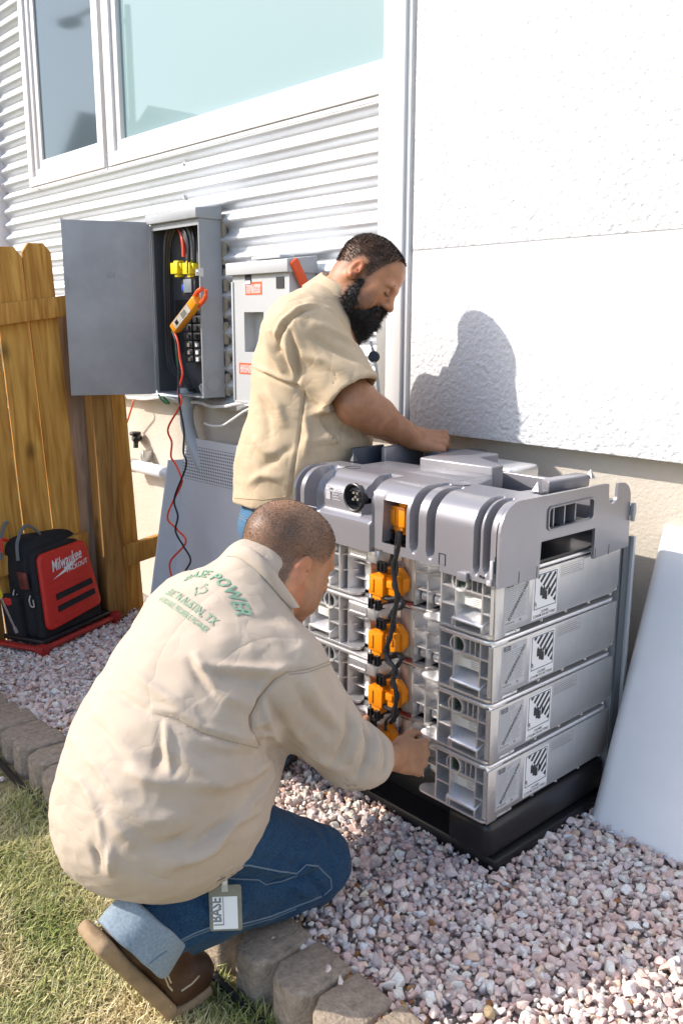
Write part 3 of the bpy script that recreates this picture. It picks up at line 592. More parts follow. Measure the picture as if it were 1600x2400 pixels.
def sticker(px0, py0, px1, py1, lines, nm='warning_sticker'):
    a = ony(px0, py0, AF); b_ = ony(px1, py1, AF); w = b_[0]-a[0]; h = a[2]-b_[2]
    mb = MB(); mb.box((a[0], AF-.0016, b_[2]), (b_[0], AF-.0004, a[2])); s = mb.build(nm, ORRED, db, smooth=None)
    mb = MB(); n = len(lines); k = 0
    tot = sum(l[1] for l in lines)
    z = a[2]-h*.12
    for tx, sz in lines:
        z -= h*.76*sz/tot; put_text(mb, tx, (a[0]+w*.06, AF-.0022, z), (1, 0, 0), (0, 0, 1), h*.9*sz/tot, .02, width=w*.88)
    mb.build('lettering', WHITE, s, smooth=None)
sticker(575.5, 662, 614, 690, (('MANUAL OVERRIDE', 1.2), ('AUTHORIZED USE ONLY', .6), ('DO NOT OPERATE WITHOUT', .8), ('UTILITY DISCONNECT', .8)))
sticker(561, 850, 612, 879, (('CONTACT BASE POWER', 1), ('BEFORE ELECTRICAL WORK', 1), ('ON THIS METER', .5), ('DO NOT DISCONNECT', .7)))
h0 = np.array([A1+.016, 2.372, 1.752]); 
mb = MB(); dh = np.array([0.0, .072, -.115]); dh /= np.linalg.norm(dh); pr = np.cross(dh, [1, 0, 0]); mb.obox(h0+dh*.068+[.004, 0, 0], (dh, pr, (1, 0, 0)), (.078, .022, .010)); mb.build('handle', ORRED, db, bevel=.009, seg=3)
# loose white cables along the footing
wc = MB(); wc.tube(smooth_path([ony(300, 932, 2.5), ony(340, 935, 2.49), ony(380, 932, 2.48), ony(430, 942, 2.47), ony(470, 944, 2.46), ony(495, 953, 2.46), ony(530, 952, 2.46), ony(560, 946, 2.47), ony(620, 938, 2.48), ony(690, 940, 2.49)]), .0085, 8)
tag(wc.build('power_cable', WHITEW), 'thick white cable running along the wall under both electrical boxes', 'cable')
wc = MB(); wc.tube(smooth_path([ony(480, 992, 2.50), ony(495, 998, 2.47), ony(520, 998, 2.45), ony(545, 983, 2.44), ony(575, 963, 2.46), ony(610, 950, 2.50)]), .0065, 8)
tag(wc.build('data_cable', WHITEW), 'thin white cable with its loose end sagging below the thick one', 'cable')
wc = MB(); wc.tube(smooth_path([ony(316, 930, 2.5), ony(312, 945, 2.48), ony(305, 968, 2.49), ony(298, 990, 2.5)]), .0055, 7)
tag(wc.build('orange_cord', mat('orange_cord_plastic', (.7, .13, .03), .5)), 'short orange cord hanging down beside the fence board', 'cord')
gwm = MB(); gwm.tube(smooth_path([ony(372, 925, 2.46), ony(380, 938, 2.45), ony(392, 945, 2.46), ony(384, 932, 2.47)]), .006, 7); gwm.tube(smooth_path([ony(376, 930, 2.46), ony(386, 932, 2.44), ony(398, 947, 2.46)]), .005, 7)
tag(gwm.build('ground_wire', GREENW), 'short loop of green ground wire under the breaker panel', 'wire')
# hose tap and pipe at the footing
ht = empty('hose_tap', ony(318, 1040, 2.56), 'small black hose tap sticking out of the footing by the fence', 'tap'); c = ony(318, 1028, 2.52)
mb = MB(); mb.tube([c+[-.05, .06, 0], c+[0, .0, 0], c+[.045, -.02, -.004]], [.02, .024, .018], 10); mb.tube([c+[.03, -.015, 0], c+[.035, -.02, -.05]], .014, 10); mb.build('valve', BLKP, ht); mb = MB(); mb.lathe([(0, .03), (.03, .03), (.034, .02), (.03, .01), (0, .01)], c+[0, -.0, .01], (0, 0, 1), 12); mb.build('knob', BLKP, ht)
pp = empty('drain_pipe', (-4.3, 2.5, .65), 'white horizontal pipe with a metal collar at the footing', 'pipe'); pa = ony(312, 1090, 2.505); pb = np.array([-3.7, 2.505, pa[2]])
mb = MB(); mb.tube([pa, pb], .036, 18); mb.build('pipe', TRIMW, pp); mb = MB(); mb.tube([pa+[-.02, 0, 0], pa+[.03, 0, 0]], .0405, 18); mb.build('collar', STEEL, pp); c = ony(343, 1070, 2.53); mb = MB(); mb.obox(c, ((1, 0, 0), (0, 1, 0), (0, 0, 1)), (.016, .03, .035)); mb.build('bracket', STEEL, pp, bevel=.006)
# clamp meter with its leads
CM = mat('meter_yellow', (.80, .30, .008), .4, var=(40, .1)); CJ = mat('meter_red', (.72, .09, .02), .4)
cm = empty('clamp_meter', ony(408, 775, 2.345), 'orange yellow clamp meter hooked on the edge of the breaker panel', 'meter')
a = ony(413, 768, 2.345); b_ = ony(466, 700, 2.345); ax = (b_-a); ln = np.linalg.norm(ax); ax /= ln; nn = np.array([.35, -.94, 0]); nn -= ax*(nn@ax); nn /= np.linalg.norm(nn); sd = np.cross(ax, nn)
mb = MB(); mb.obox(a+ax*ln*.46, (ax, sd, nn), (ln*.52, .026, .024)); body = mb.build('body', CM, cm, bevel=.011, seg=3)
mb = MB(); mb.obox(a+ax*ln*.42+nn*.0245, (ax, sd, nn), (ln*.32, .019, .0015)); mb.build('face', mat('meter_face', (.62, .58, .50), .4, var=(60, .4)), body)
mb = MB(); mb.obox(a+ax*ln*.52+nn*.0262, (ax, sd, nn), (ln*.09, .013, .0008)); mb.build('display', mat('lcd', (.20, .21, .18), .2), body)
mb = MB(); mb.obox(a+ax*ln*.22+nn*.0262, (ax, sd, nn), (ln*.05, .010, .0008)); mb.build('dial', BLKP, body)
for s_ in (-1, 1):
    mb = MB(); e = a+ax*ln; mb.tube(smooth_path([e-ax*.03+sd*s_*.021, e+ax*.02+sd*s_*.026, e+ax*.055+sd*s_*.018]+([e+ax*.075+sd*.0] if s_ > 0 else [])), [.011]*17+[.008]*(8 if s_ > 0 else 0), 8); mb.build('jaw', CJ, cm)
def lead(pts, m, y0=2.335, y1=2.26, r=.0052):
    n = len(pts); mb = MB(); mb.tube(smooth_path([ony(x, y, y0+(y1-y0)*min(1, 2*i/n)) for i, (x, y) in enumerate(pts)], 8), r, 7); mb.build('test_lead', m, cm)
lead([(408, 778), (417, 800), (422, 840), (428, 875), (421, 905), (418, 920), (425, 933), (421.5, 953), (394, 1004), (402.7, 1037), (401, 1070), (412.7, 1090), (425.5, 1121), (423.7, 1139), (392.8, 1209.5), (412.7, 1238), (435.9, 1271), (399, 1318), (407, 1364), (420, 1400)], REDW)
lead([(404, 776), (412, 800), (418, 850), (419, 900), (420, 929), (422.6, 957.5), (431.5, 1010.5), (430, 1059), (436.5, 1092), (409, 1167.5), (417, 1209.5), (411.6, 1245), (430, 1280), (447, 1313), (432.6, 1346.6), (440, 1395)], BLKP, 2.332, 2.25, .0048)

# ------------------------------------------------------------------ perforated cover leaning at the footing
pc = empty('perforated_cover', (-3.5, 2.4, -.1), 'grey metal equipment cover with perforated top leaning behind the standing man', 'metal cover')
def perf_mat():
    m = mat('perforated_grey', (0.53, 0.54, 0.555), 0.5, var=(8, 0.06)); N = m.node_tree.nodes; L = m.node_tree.links; b = N['Principled BSDF']
    src = b.inputs['Base Color'].links[0].from_socket
    tc = N.new('ShaderNodeTexCoord'); sp = N.new('ShaderNodeSeparateXYZ'); L.new(tc.outputs['Object'], sp.inputs[0])
    def cell(sock):
        a = N.new('ShaderNodeMath'); a.operation = 'MULTIPLY'; a.inputs[1].default_value = 1/0.0135; L.new(sock, a.inputs[0])
        f = N.new('ShaderNodeMath'); f.operation = 'FRACT'; L.new(a.outputs[0], f.inputs[0]); s = N.new('ShaderNodeMath'); s.operation = 'SUBTRACT'; s.inputs[1].default_value = .5; L.new(f.outputs[0], s.inputs[0]); q = N.new('ShaderNodeMath'); q.operation = 'POWER'; q.inputs[1].default_value = 2; L.new(s.outputs[0], q.inputs[0]); return q
    q1, q2 = cell(sp.outputs[0]), cell(sp.outputs[2]); ad = N.new('ShaderNodeMath'); ad.operation = 'ADD'; L.new(q1.outputs[0], ad.inputs[0]); L.new(q2.outputs[0], ad.inputs[1])
    lt = N.new('ShaderNodeMath'); lt.operation = 'LESS_THAN'; lt.inputs[1].default_value = .075; L.new(ad.outputs[0], lt.inputs[0])
    hi = N.new('ShaderNodeMath'); hi.operation = 'GREATER_THAN'; hi.inputs[1].default_value = 0.70*U+.115*U; L.new(sp.outputs[2], hi.inputs[0])
    h2 = N.new('ShaderNodeMath'); h2.operation = 'LESS_THAN'; h2.inputs[1].default_value = 0.99*U; L.new(sp.outputs[2], h2.inputs[0])
    an = N.new('ShaderNodeMath'); an.operation = 'MULTIPLY'; L.new(lt.outputs[0], an.inputs[0]); L.new(hi.outputs[0], an.inputs[1]); a2 = N.new('ShaderNodeMath'); a2.operation = 'MULTIPLY'; L.new(an.outputs[0], a2.inputs[0]); L.new(h2.outputs[0], a2.inputs[1])
    mx = N.new('ShaderNodeMix'); mx.data_type = 'RGBA'; L.new(a2.outputs[0], mx.inputs[0]); L.new(src, mx.inputs[6]); mx.inputs[7].default_value = (.02, .02, .025, 1); L.new(mx.outputs[2], b.inputs['Base Color']); return m
PERF = perf_mat()
def facepos(x, s, off=0.0):         # s = height fraction along the leaning sheet
    return (x, 2.335+.13*s+off, -.11+1.03*s)
mb = MB(); pl = [(-3.925, 0.0), (-3.05, 0.0), (-3.05, 1.0), (-3.86, 1.0), (-3.885, .985), (-3.91, .955), (-3.925, .92)]
mb.prism(pl, 0, .006, lambda a, b, c: facepos(a, b, c)); mb.build('face_sheet', PERF, pc, origin=(-3.5, 2.335, -.11), smooth=None)
mb = MB(); f0 = np.array(facepos(-3.925, 0)); f1 = np.array(facepos(-3.925, .885)); w0 = np.array([-.05, -.125, 0]); w1 = np.array([-.03, -.075, 0])
mb.add([f0, f0+w0, f1+w1, f1, f0+[.005, .004, 0], f0+w0+[.006, .004, 0], f1+w1+[.006, .004, 0], f1+[.005, .004, 0]], [(0, 1, 2, 3), (7, 6, 5, 4), (0, 4, 5, 1), (1, 5, 6, 2), (2, 6, 7, 3), (3, 7, 4, 0)]); mb.build('side_flange', mat('grey_flange', (0.56, 0.57, 0.59), 0.5, var=(8, .05)), pc, smooth=None)

# ------------------------------------------------------------------ white cover sheet at right
ws = empty('white_cover_panel', (-.9, 2.25, 0), 'large curved white metal cover panel leaning on the wall right of the batteries', 'metal panel')
WS = mat('white_powder_coat', (0.80, 0.80, 0.80), 0.42, var=(4, 0.10), bump=(500, 0.04, 0.001))
def wsf(u, s):                       # u along the sheet (0 = left edge), s up
    x = -1.288+u+(-.020)*s; y = 2.195+.352*s; z = .0+.885*s
    k = max(0.0, .05-u)/.05; y += .030*k**2.2; x += .006*k**2
    z += .012*max(0, .03-u)/.03*(1-s)**8
    return (x, y, z)
us = list(np.linspace(0, .06, 12))+list(np.linspace(.1, 1.1, 9)); vs = np.linspace(0, 1, 14)
mb = MB(); mb.grid(wsf, us, vs); mb.grid(lambda u, s: np.array(wsf(u, s))+[0.003, .006, 0], us, vs); n_ = len(us)*len(vs)
o = mb.build('sheet', WS, ws, smooth=60)
mb = MB(); mb.grid(lambda u, s: np.array(wsf(u, 1.0))+np.array([0, .02*s, .0]), us, [0, .5, 1]); mb.build('top_lip', WS, ws)
mb = MB(); mb.tube(smooth_path([onx(1487, 1530, -1.33)+[0, .02, 0], onx(1477, 1548, -1.33)+[0, .02, 0], onx(1474, 1575, -1.33)+[0, .02, 0]]), .008, 8); tag(mb.build('coiled_cable', WHITEW), 'bit of white cable showing behind the white panel', 'cable')

# ------------------------------------------------------------------ backpack
bk = empty('tool_backpack', (-3.95, 1.75, -.1), 'black jobsite backpack with a red hard front shell by the fence', 'backpack')
RED = mat('red_shell', (0.62, 0.022, 0.012), 0.45, var=(20, 0.15), bump=(500, .1, .001)); NYL = mat('black_nylon', (0.010, 0.011, 0.014), 0.8, bump=(700, .4, .001), var=(25, .4)); GSTR = mat('grey_webbing', (0.14, 0.15, 0.155), 0.8, bump=(800, .4, .001))
O = onz(100, 1515, -.075); ex = np.array([-.40, .916, 0.]); en = np.array([.916, .40, 0.]); up = np.array([0, 0, 1.]) - en*.17; up /= np.linalg.norm(up)
def B(a, b, c): return O+ex*a+up*b+en*c      # right, up, outward
# red shell outline: from measured corners
def shell_pt(px_, py_): 
    p = onp(px_, py_, B(0, 0, 0), np.cross(ex, up)); q = p-O; return (q@ex, q@up)
TL, TR, BR, BL = shell_pt(80, 1302), shell_pt(190, 1262), shell_pt(232, 1412), shell_pt(106, 1482)
def quad_r(cs, r):
    P = []
    for i in range(4):
        p = np.array(cs[i]); a = np.array(cs[i-1])-p; b_ = np.array(cs[(i+1) % 4])-p; a = a/np.linalg.norm(a)*r; b_ = b_/np.linalg.norm(b_)*r
        for k in range(6): t_ = k/5; P.append(tuple((1-t_)**2*(p+a)+2*t_*(1-t_)*p+t_*t_*(p+b_)))
    return P
qs = quad_r((BL, BR, TR, TL), .045)
body = MB(); cx = sum(p[0] for p in (TL, TR, BR, BL))/4; cy = sum(p[1] for p in (TL, TR, BR, BL))/4
big = quad_r([(BL[0]-.03, -.005), (BR[0]+.035, -.005), (TR[0]+.02, TR[1]+.07), (TL[0]-.02, TL[1]+.075)], .09)
body.prism(big, -.20, -.02, lambda a, b, c: B(a, b, c)); body.build('pack_body', NYL, bk, bevel=.055, seg=5, smooth=60)
big2 = quad_r([(BL[0]-.02, .0), (BR[0]+.02, .0), (TR[0]+.02, TR[1]+.02), (TL[0]-.012, TL[1]+.02)], .05)
mb = MB(); mb.prism(big2, -.05, .004, lambda a, b, c: B(a, b, c)); mb.build('front_pocket', NYL, bk, bevel=.02, seg=3, smooth=60)
mb = MB(); mb.prism(qs, 0, .032, lambda a, b, c: B(a, b, c)); sh = mb.build('front_shell', RED, bk, bevel=.014, seg=4, smooth=60)
def sh_uv(u, v, c=.0335):             # u right 0..1, v up 0..1 on the shell face
    p = np.array(BL)*(1-u)*(1-v)+np.array(BR)*u*(1-v)+np.array(TR)*u*v+np.array(TL)*(1-u)*v; return B(p[0], p[1], c)
for v0, v1 in ((.36, .44), (.20, .28)):
    mb = MB(); mb.prism([(.20, v0), (.90, v0), (.90, v1), (.20, v1)], .0325, .036, lambda a, b, c: sh_uv(a, b, c)); mb.build('webbing_slot', NYL, sh, smooth=None)
for v0 in (.52, .60, .10):
    mb = MB(); mb.tube([sh_uv(.12+.02*k, v0+.003*math.sin(k), .030) for k in range(40)], .0045, 6); mb.build('ridge', RED, sh)
mb = MB(); eu = (sh_uv(1, .6)-sh_uv(0, .6)); ev = (sh_uv(.5, 1)-sh_uv(.5, 0)); wu = np.linalg.norm(eu); eun = eu/wu; evn = ev/np.linalg.norm(ev)
put_text(mb, 'Milwaukee', sh_uv(.20, .735, .0345), eun+evn*.06, evn, .082, .012, width=wu*.60, shear=.25)
put_text(mb, 'PACKOUT', sh_uv(.47, .655, .0345), eun+evn*.05, evn, .034, .02, width=wu*.43)
bolt = [(.19, .64), (.44, .715), (.42, .735), (.80, .80), (.55, .71), (.57, .69)]
mb.add([sh_uv(a, b, .0345) for a, b in bolt], [tuple(range(6))]); mb.build('lettering', WHITE, sh, smooth=None)
def topc(a, c): return B(a, TL[1]+(TR[1]-TL[1])*(a-TL[0])/(TR[0]-TL[0])+.06, c)
for c0, hh, a0, a1 in ((-.06, .075, TL[0]-.05, TL[0]+.13), (-.15, .095, TL[0]-.07, TL[0]+.10)):
    mb = MB(); mb.tube(smooth_path([topc(a0, c0)-up*.08, topc(a0+.02, c0)+up*.01, topc((a0+a1)/2, c0)+up*hh, topc(a1-.02, c0)+up*.035, topc(a1+.02, c0)-up*.03]), .0085, 8, flat=.6); mb.build('carry_handle', GSTR, bk)
mb = MB(); mb.tube(smooth_path([topc(TL[0]-.10, -.1)-up*.03, topc(TL[0]-.09, -.1)+up*.03, topc(TL[0]-.05, -.1)+up*.02]), .008, 8); mb.build('red_loop', RED, bk)
# left side pocket, tags and pulls
def side(c, b_): return B(TL[0]*(b_)/(TL[1])+BL[0]*(1-b_/TL[1])-.034, b_, c)
mb = MB(); p = side(-.06, TL[1]*.72); mb.obox(p, (up, en, ex), (.045, .028, .008)); mb.build('battery_pocket', mat('dark_battery', (.05, .03, .03), .4, var=(40, .6), col2=(.35, .03, .02)), bk, bevel=.006)
for c0, b0_ in ((-.03, .56), (-.13, .60)):
    mb = MB(); p = side(c0, TL[1]*b0_); mb.tube(smooth_path([p, p-up*.02+ex*-.012, p-up*.05+ex*-.01, p-up*.055+en*.01, p-up*.02+en*.012]), .0035, 6); mb.build('zip_pull', mat('silver_pull', (.5, .5, .5), .4, .5), bk)
mb = MB(); mb.obox(side(-.15, TL[1]*.3), (up, en, ex), (.11, .06, .03)); mb.build('side_pocket', NYL, bk, bevel=.02, seg=3)
# red carrier frame
fr = MB(); z = -.085
def G(a, c, h): q = O+ex*a+en*c; return np.array([q[0], q[1], float(gz(q[0]))+h])
for (a0, c0, a1, c1) in ((BL[0]-.07, .03, BR[0]+.075, .03), (BL[0]-.07, .03, BL[0]-.07, -.25), (BR[0]+.075, .03, BR[0]+.075, -.25)):
    fr.tube([G(a0, c0, .035), G(a1, c1, .035)], .020, 8, flat=.8)
for a0, c0 in ((BL[0]-.07, .03), (BR[0]+.075, .03)): fr.obox(G(a0, c0, .03), (ex, en, (0, 0, 1)), (.026, .024, .030))
fr.build('carrier_frame', mat('dark_red_plastic', (0.42, 0.02, 0.015), 0.5, var=(30, .3)), bk, bevel=.004)
mb = MB(); q = [G(BL[0]-.05, .02, .05), G(BR[0]+.055, .02, .05), G(BR[0]+.055, -.24, .05), G(BL[0]-.05, -.24, .05)]; mb.add(q+[v_+[0, 0, .025] for v_ in q], [(0, 3, 2, 1), (4, 5, 6, 7), (0, 1, 5, 4), (1, 2, 6, 5), (2, 3, 7, 6), (3, 0, 4, 7)]); mb.build('carrier_plate', BLKP, bk, bevel=.006)
# screwdriver clipped to the pack
sd_ = empty('screwdriver', onx(30, 1480, -4.05), 'long thin screwdriver with yellow handle clipped to the left of the backpack', 'screwdriver'); a = onp(0, 1395, side(-.02, .1), en); e = onp(38, 1478, side(-.02, .1), en); d_ = (e-a)/np.linalg.norm(e-a)
mb = MB(); mb.tube([a, e], .005, 8); mb.tube([e-d_*.02, e+d_*.012], .008, 8); mb.build('shank', STEEL, sd_); mb = MB(); mb.tube([a-d_*.11, a-d_*.08, a+d_*.01], [.012, .017, .013], 10); mb.build('handle', YELP, sd_)
mb = MB(); mb.obox(onx(17, 1410, -4.02), (up, en, ex), (.016, .018, .012)); tag(mb.build('red_tape', RED, bevel=.004), 'small red clip at the left side of the backpack', 'clip')
# ------------------------------------------------------------------ battery stack
from mathutils.geometry import tessellate_polygon
ALU = mat('cast_aluminium', (0.84, 0.83, 0.83), 0.38, 0.80, var=(14, 0.14), bump=(260, 0.10, 0.001))
ALUS = mat('brushed_aluminium_side', (0.60, 0.59, 0.58), 0.42, 0.85, var=(5, 0.25), bump=(330, 0.12, 0.001))
LIDP = mat('grey_moulded_lid', (0.25, 0.24, 0.258), 0.30, 0.25, var=(6, 0.08), bump=(420, 0.05, 0.001), coat=0.25)
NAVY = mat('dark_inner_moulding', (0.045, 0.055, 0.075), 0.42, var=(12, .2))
GREENP = mat('dark_green_port', (0.008, 0.022, 0.016), 0.4)
LABG = mat('grey_label', (0.50, 0.50, 0.51), 0.45, var=(4, .05))
LABW = mat('white_label', (0.78, 0.78, 0.78), 0.45)
NAVYP = mat('navy_print', (0.015, 0.017, 0.05), 0.5)
def holed(mb, loops, fn, t0, t1):            # plate with holes: loops[0] outer, the rest holes
    tris = tessellate_polygon([[Vector((a, b, 0)) for a, b in lp] for lp in loops]); flat = [p for lp in loops for p in lp]; n = len(flat)
    V = [fn(a, b, t0) for a, b in flat]+[fn(a, b, t1) for a, b in flat]; F = [tuple(reversed(t)) for t in tris]+[tuple(i+n for i in t) for t in tris]; k = 0
    for lp in loops:
        m = len(lp); F += [(k+i, k+(i+1) % m, n+k+(i+1) % m, n+k+i) for i in range(m)]; k += m
    return mb.add(V, F)
def arc(cx, cy, r, a0, a1, n=6): return [(cx+r*math.cos(R(a0+(a1-a0)*i/n)), cy+r*math.sin(R(a0+(a1-a0)*i/n))) for i in range(n+1)]

# black plinth
pl = empty('battery_plinth', (-1.7, 2.05, 0), 'black plastic plinth on the gravel under the battery stack', 'plinth')
mb = MB(); mb.box((-2.10, 1.775, -.03), (-1.305, 2.35, .042)); mb.build('skirt', BLKP, pl, bevel=.010)
mb = MB(); mb.box((-1.47, 1.752, .043), (-1.318, 2.345, .152)); mb.build('corner_block', BLKP, pl, bevel=.022, seg=3)
mb = MB(); mb.box((-2.09, 1.752, .043), (-1.93, 2.345, .152)); mb.build('corner_block', BLKP, pl, bevel=.022, seg=3)
mb = MB(); mb.box((-1.95, 1.86, .043), (-1.45, 2.34, .150)); mb.build('core', BLKP, pl, bevel=.008)

XL, XR, PF, PB = -2.085, -1.316, 1.730, 2.335
def make_module():
    z0 = .168; P = empty('battery_module', (-1.7, 2.03, z0), None, 'battery module', 'battery modules of the stack'); H = .170
    g = lambda z: z0+z
    c = MB()
    def bx(x0, x1, y0, y1, a, b): c.box((x0, y0, g(a)), (x1, y1, g(b)))
    bx(XL+.006, XR-.006, 1.850, PB-.004, .014, .156)                       # main casting
    for s_, xa, xb in ((1, XR-.011, XR), (-1, XL, XL+.011)):
        bx(xa, xb, PF+.001, PB, .014, .156)
    # bottom flange of each block, with its rounded inner end
    bt = [(XR-.0005, PF+.02), (XR-.0005, 1.8495), (-1.50, 1.8495)]+arc(-1.545, PF+.026, .026, 120, 270, 8)+[(XR-.02, PF)]+arc(XR-.0205, PF+.0205, .0205, -70, 0, 4)
    c.prism(bt, g(0), g(.007)); c.prism([(2*-1.7005-a, b) for a, b in reversed(bt)], g(0), g(.007))
    # backs of the blocks
    bx(-1.4945, XR-.0115, PF+.072, 1.851, .0075, .1575); bx(XL+.0115, -1.8955, PF+.072, 1.851, .0075, .1575)
    for sx in (1, -1):
        mx = lambda x: x if sx > 0 else 2*-1.7005-x
        def rb(xa, xb, ya, yb, a, b): 
            xa, xb = sorted((mx(xa), mx(xb))); bx(xa, xb, ya, yb, a, b)
        rb(-1.4975, -1.4925, PF+.001, 1.852, .007, .158)
        rb(-1.4475, -1.4425, PF+.002, PF+.0725, .007, .158); rb(-1.3575, -1.3525, PF+.002, PF+.0725, .007, .158)
        for a in (.062, .112):
            rb(-1.4924, -1.4476, PF+.003, PF+.0725, a, a+.005); rb(-1.3524, -1.328, PF+.003, PF+.0725, a, a+.005)
            # pointed gusset on the inner side
            xs_ = [mx(-1.4976), mx(-1.4976), mx(-1.525)]; pts = [(xs_[0], PF+.012), (xs_[1], PF+.075), (xs_[2], PF+.05)]
            if sx < 0: pts = pts[::-1]
            c.prism(pts, g(a), g(a+.004))
        rb(-1.4424, -1.3576, PF+.003, PF+.0725, .112, .117)
        rb(-1.4424, -1.3576, PF+.022, PF+.0724, .0665, .1115)                # flat label land
        # hand hood: sloping top, cheeks, slot below
        xa, xb = sorted((mx(-1.452), mx(-1.352)))
        prof = [(PF+.0724, .062), (PF+.004, .034), (PF-.002, .030), (PF-.002, .025), (PF+.0724, .025)]
        c.prism(prof, xa, xb, lambda a, b, q: (q, a, g(b)))
        for xx in (mx(-1.452), mx(-1.352)):
            c.prism([(PF+.0722, .0615), (PF-.0015, .03), (PF-.0005, .0075), (PF+.0722, .0075)], xx-.003, xx+.003, lambda a, b, q: (q, a, g(b)))
        for xx in (-1.392, -1.374): rb(xx-.0015, xx+.0015, PF+.004, PF+.0725, .118, .158)
        # corner boss
        c.lathe([(.030, PF+.004), (.030, PF+.072)], (mx(-1.346), 0, g(.146)), (0, 1, 0), 20)
    # recess: back wall, grid, pillar
    for xx in (-1.652, -1.601, -1.550): bx(xx-.0022, xx+.0022, 1.795, 1.8505, .002, .158)
    for a in (.052, .104): bx(-1.6498, -1.498, 1.797, 1.8505, a, a+.004)
    for xx in (-1.626, -1.576, -1.525): c.tube([(xx-.018, 1.835, g(.026)), (xx+.018, 1.835, g(.026))], .018, 12)
    c.tube([(-1.692, 1.838, g(.004)), (-1.692, 1.838, g(.156))], .036, 24)
    for xx in (-1.890, -1.792): bx(xx-.0022, xx+.0022, 1.752, 1.8505, .002, .117)
    for a in (.040, .088): bx(-1.8875, -1.72, 1.775, 1.8505, a, a+.004)
    c.tube([(-1.842, 1.825, g(.004)), (-1.842, 1.825, g(.13))], .036, 20); c.tube([(-1.755, 1.842, g(.004)), (-1.755, 1.842, g(.13))], .024, 16)
    c.build('casing', ALU, P, bevel=.0011, seg=1)
    # top rim plate
    m = MB(); rim = arc(XR-.028, PB-.028, .028, 0, 90)+arc(XL+.028, PB-.028, .028, 90, 180)+arc(XL+.028, PF+.026, .028, 180, 270)+[(-1.775, PF-.002)]+arc(-1.755, PF+.024, .026, -80, 0, 4)+arc(-1.70, PF+.052, .022, 180, 90, 4)+[(-1.60, PF+.078)]+arc(-1.53, PF+.056, .022, 90, 0, 4)+arc(-1.488, PF+.018, .02, 180, 270, 4)+arc(XR-.028, PF+.026, .028, 270, 360)
    m.prism(rim, g(.1580), g(.1705)); m.build('rim', ALU, P, bevel=.004, seg=2)
    m = MB(); inner = [(-1.7005+(a+1.7005)*.93, 2.03+(b-2.03)*.90) for a, b in rim]; m.prism(inner, g(.1706), g(.1745)); m.build('gasket', BLKP, P)
    # side skins with foot and bosses
    for sx, xa in ((1, XR+.0002), (-1, XL-.0002)):
        m = MB(); o = [(PF+.004, 0), (PF+.045, 0), (PF+.052, .012), (PB-.03, .012), (PB, .03), (PB, .157), (PF+.002, .157)]
        m.prism(o, 0, .004*sx, lambda a, b, q: (xa+q, a, g(b))); s_ = m.build('side_wall', ALUS, P, bevel=.0015)
        for k in range(5):
            m = MB(); yy = PF+.10+k*.118; m.lathe([(0, .0), (.006, .0), (.006, .014)], (xa-.004*sx, yy, g(.004)), (0, 0, 1), 10); m.build('boss', ALUS, s_)
    m = MB(); m.box((XL+.01, PB-.001, g(.015)), (XR-.01, PB+.004, g(.155))); m.build('back_wall', ALUS, P, bevel=.002)
    # name badge on the front lip
    m = MB(); o = arc(-1.858, PF+.014, .014, 270, 180, 3)[::-1]; band = [(-1.872, PF+.03), (-1.872, PF+.012), (-1.862, PF-.002), (-1.775, PF-.002)]+arc(-1.757, PF+.018, .020, -85, 0, 5)+[(-1.735, PF+.055), (-1.715, PF+.075), (-1.715, PF+.09), (-1.80, PF+.06)]
    m.prism(band, g(.118), g(.1582)); bd = m.build('badge_lip', ALU, P, bevel=.003)
    m = MB(); fr_ = rrect(-1.860, .1245, -1.781, .1535, .006); inn = rrect(-1.857, .1275, -1.784, .1505, .004); holed(m, [fr_, inn[::-1]], lambda a, b, q: (a, PF-.0024-q, g(b)), 0, .002); m.build('badge_frame', ALU, bd, smooth=None)
    m = MB(); put_text(m, 'BASE', (-1.852, PF-.0032, g(.1305)), (1, 0, 0), (0, 0, 1), .024, .02, width=.063); m.build('lettering', ALU, bd, smooth=None)
    # ports
    for px_ in (-1.433, -1.953):
        m = MB(); m.lathe([(.022, .05), (.022, .0), (.027, -.001), (.0285, .004), (.0285, .05)], (px_, PF+.002, g(.134)), (0, 1, 0), 28); rg = m.build('port_ring', ALU, P, smooth=50)
        m = MB(); m.lathe([(0, .006), (.006, .006), (.007, .009), (.0222, .009)], (px_, PF+.002, g(.134)), (0, 1, 0), 24); m.build('port_plug', GREENP, rg)
    # paper tags on the lands
    for px_ in (-1.400, -1.998):
        m = MB(); m.box((px_-.030, PF+.0205, g(.070)), (px_+.030, PF+.0218, g(.094))); q = m.build('paper_tag', mat('cream_tag', (.70, .68, .62), .6) if px_ > -1.5 and 'cream_tag' not in bpy.data.materials else bpy.data.materials['cream_tag'], P)
        m = MB()
        for k in range(4): m.box((px_+.002, PF+.0200, g(.0885-.005*k)), (px_+.026-.004*(k % 2), PF+.0204, g(.0898-.005*k)))
        m.build('print', GREYPRINT, q, smooth=None)
    # labels on the right side wall (X = const)
    XS = XR+.0046
    def on_side(y, z, e=0.0): return (XS+e, y, g(z))
    def quad(mb, y0, za, y1, zb, e): mb.add([on_side(y0, za, e), on_side(y1, za, e), on_side(y1, zb, e), on_side(y0, zb, e)], [(0, 1, 2, 3)])
    EX, EZ = (0, 1, 0), (0, 0, 1)
    m = MB(); quad(m, 1.768, .026, 1.876, .150, 0); lb = m.build('data_label', LABG, P, smooth=None)
    m = MB(); e = .0004
    holed(m, [rrect(1.776, .134, 1.806, .147, .003), rrect(1.778, .136, 1.804, .145, .002)[::-1]], lambda a, b, q: on_side(a, b, e+q), 0, .0001)
    put_text(m, 'BASE', on_side(1.7795, .1375, e), EX, EZ, .0088, .02, width=.023)
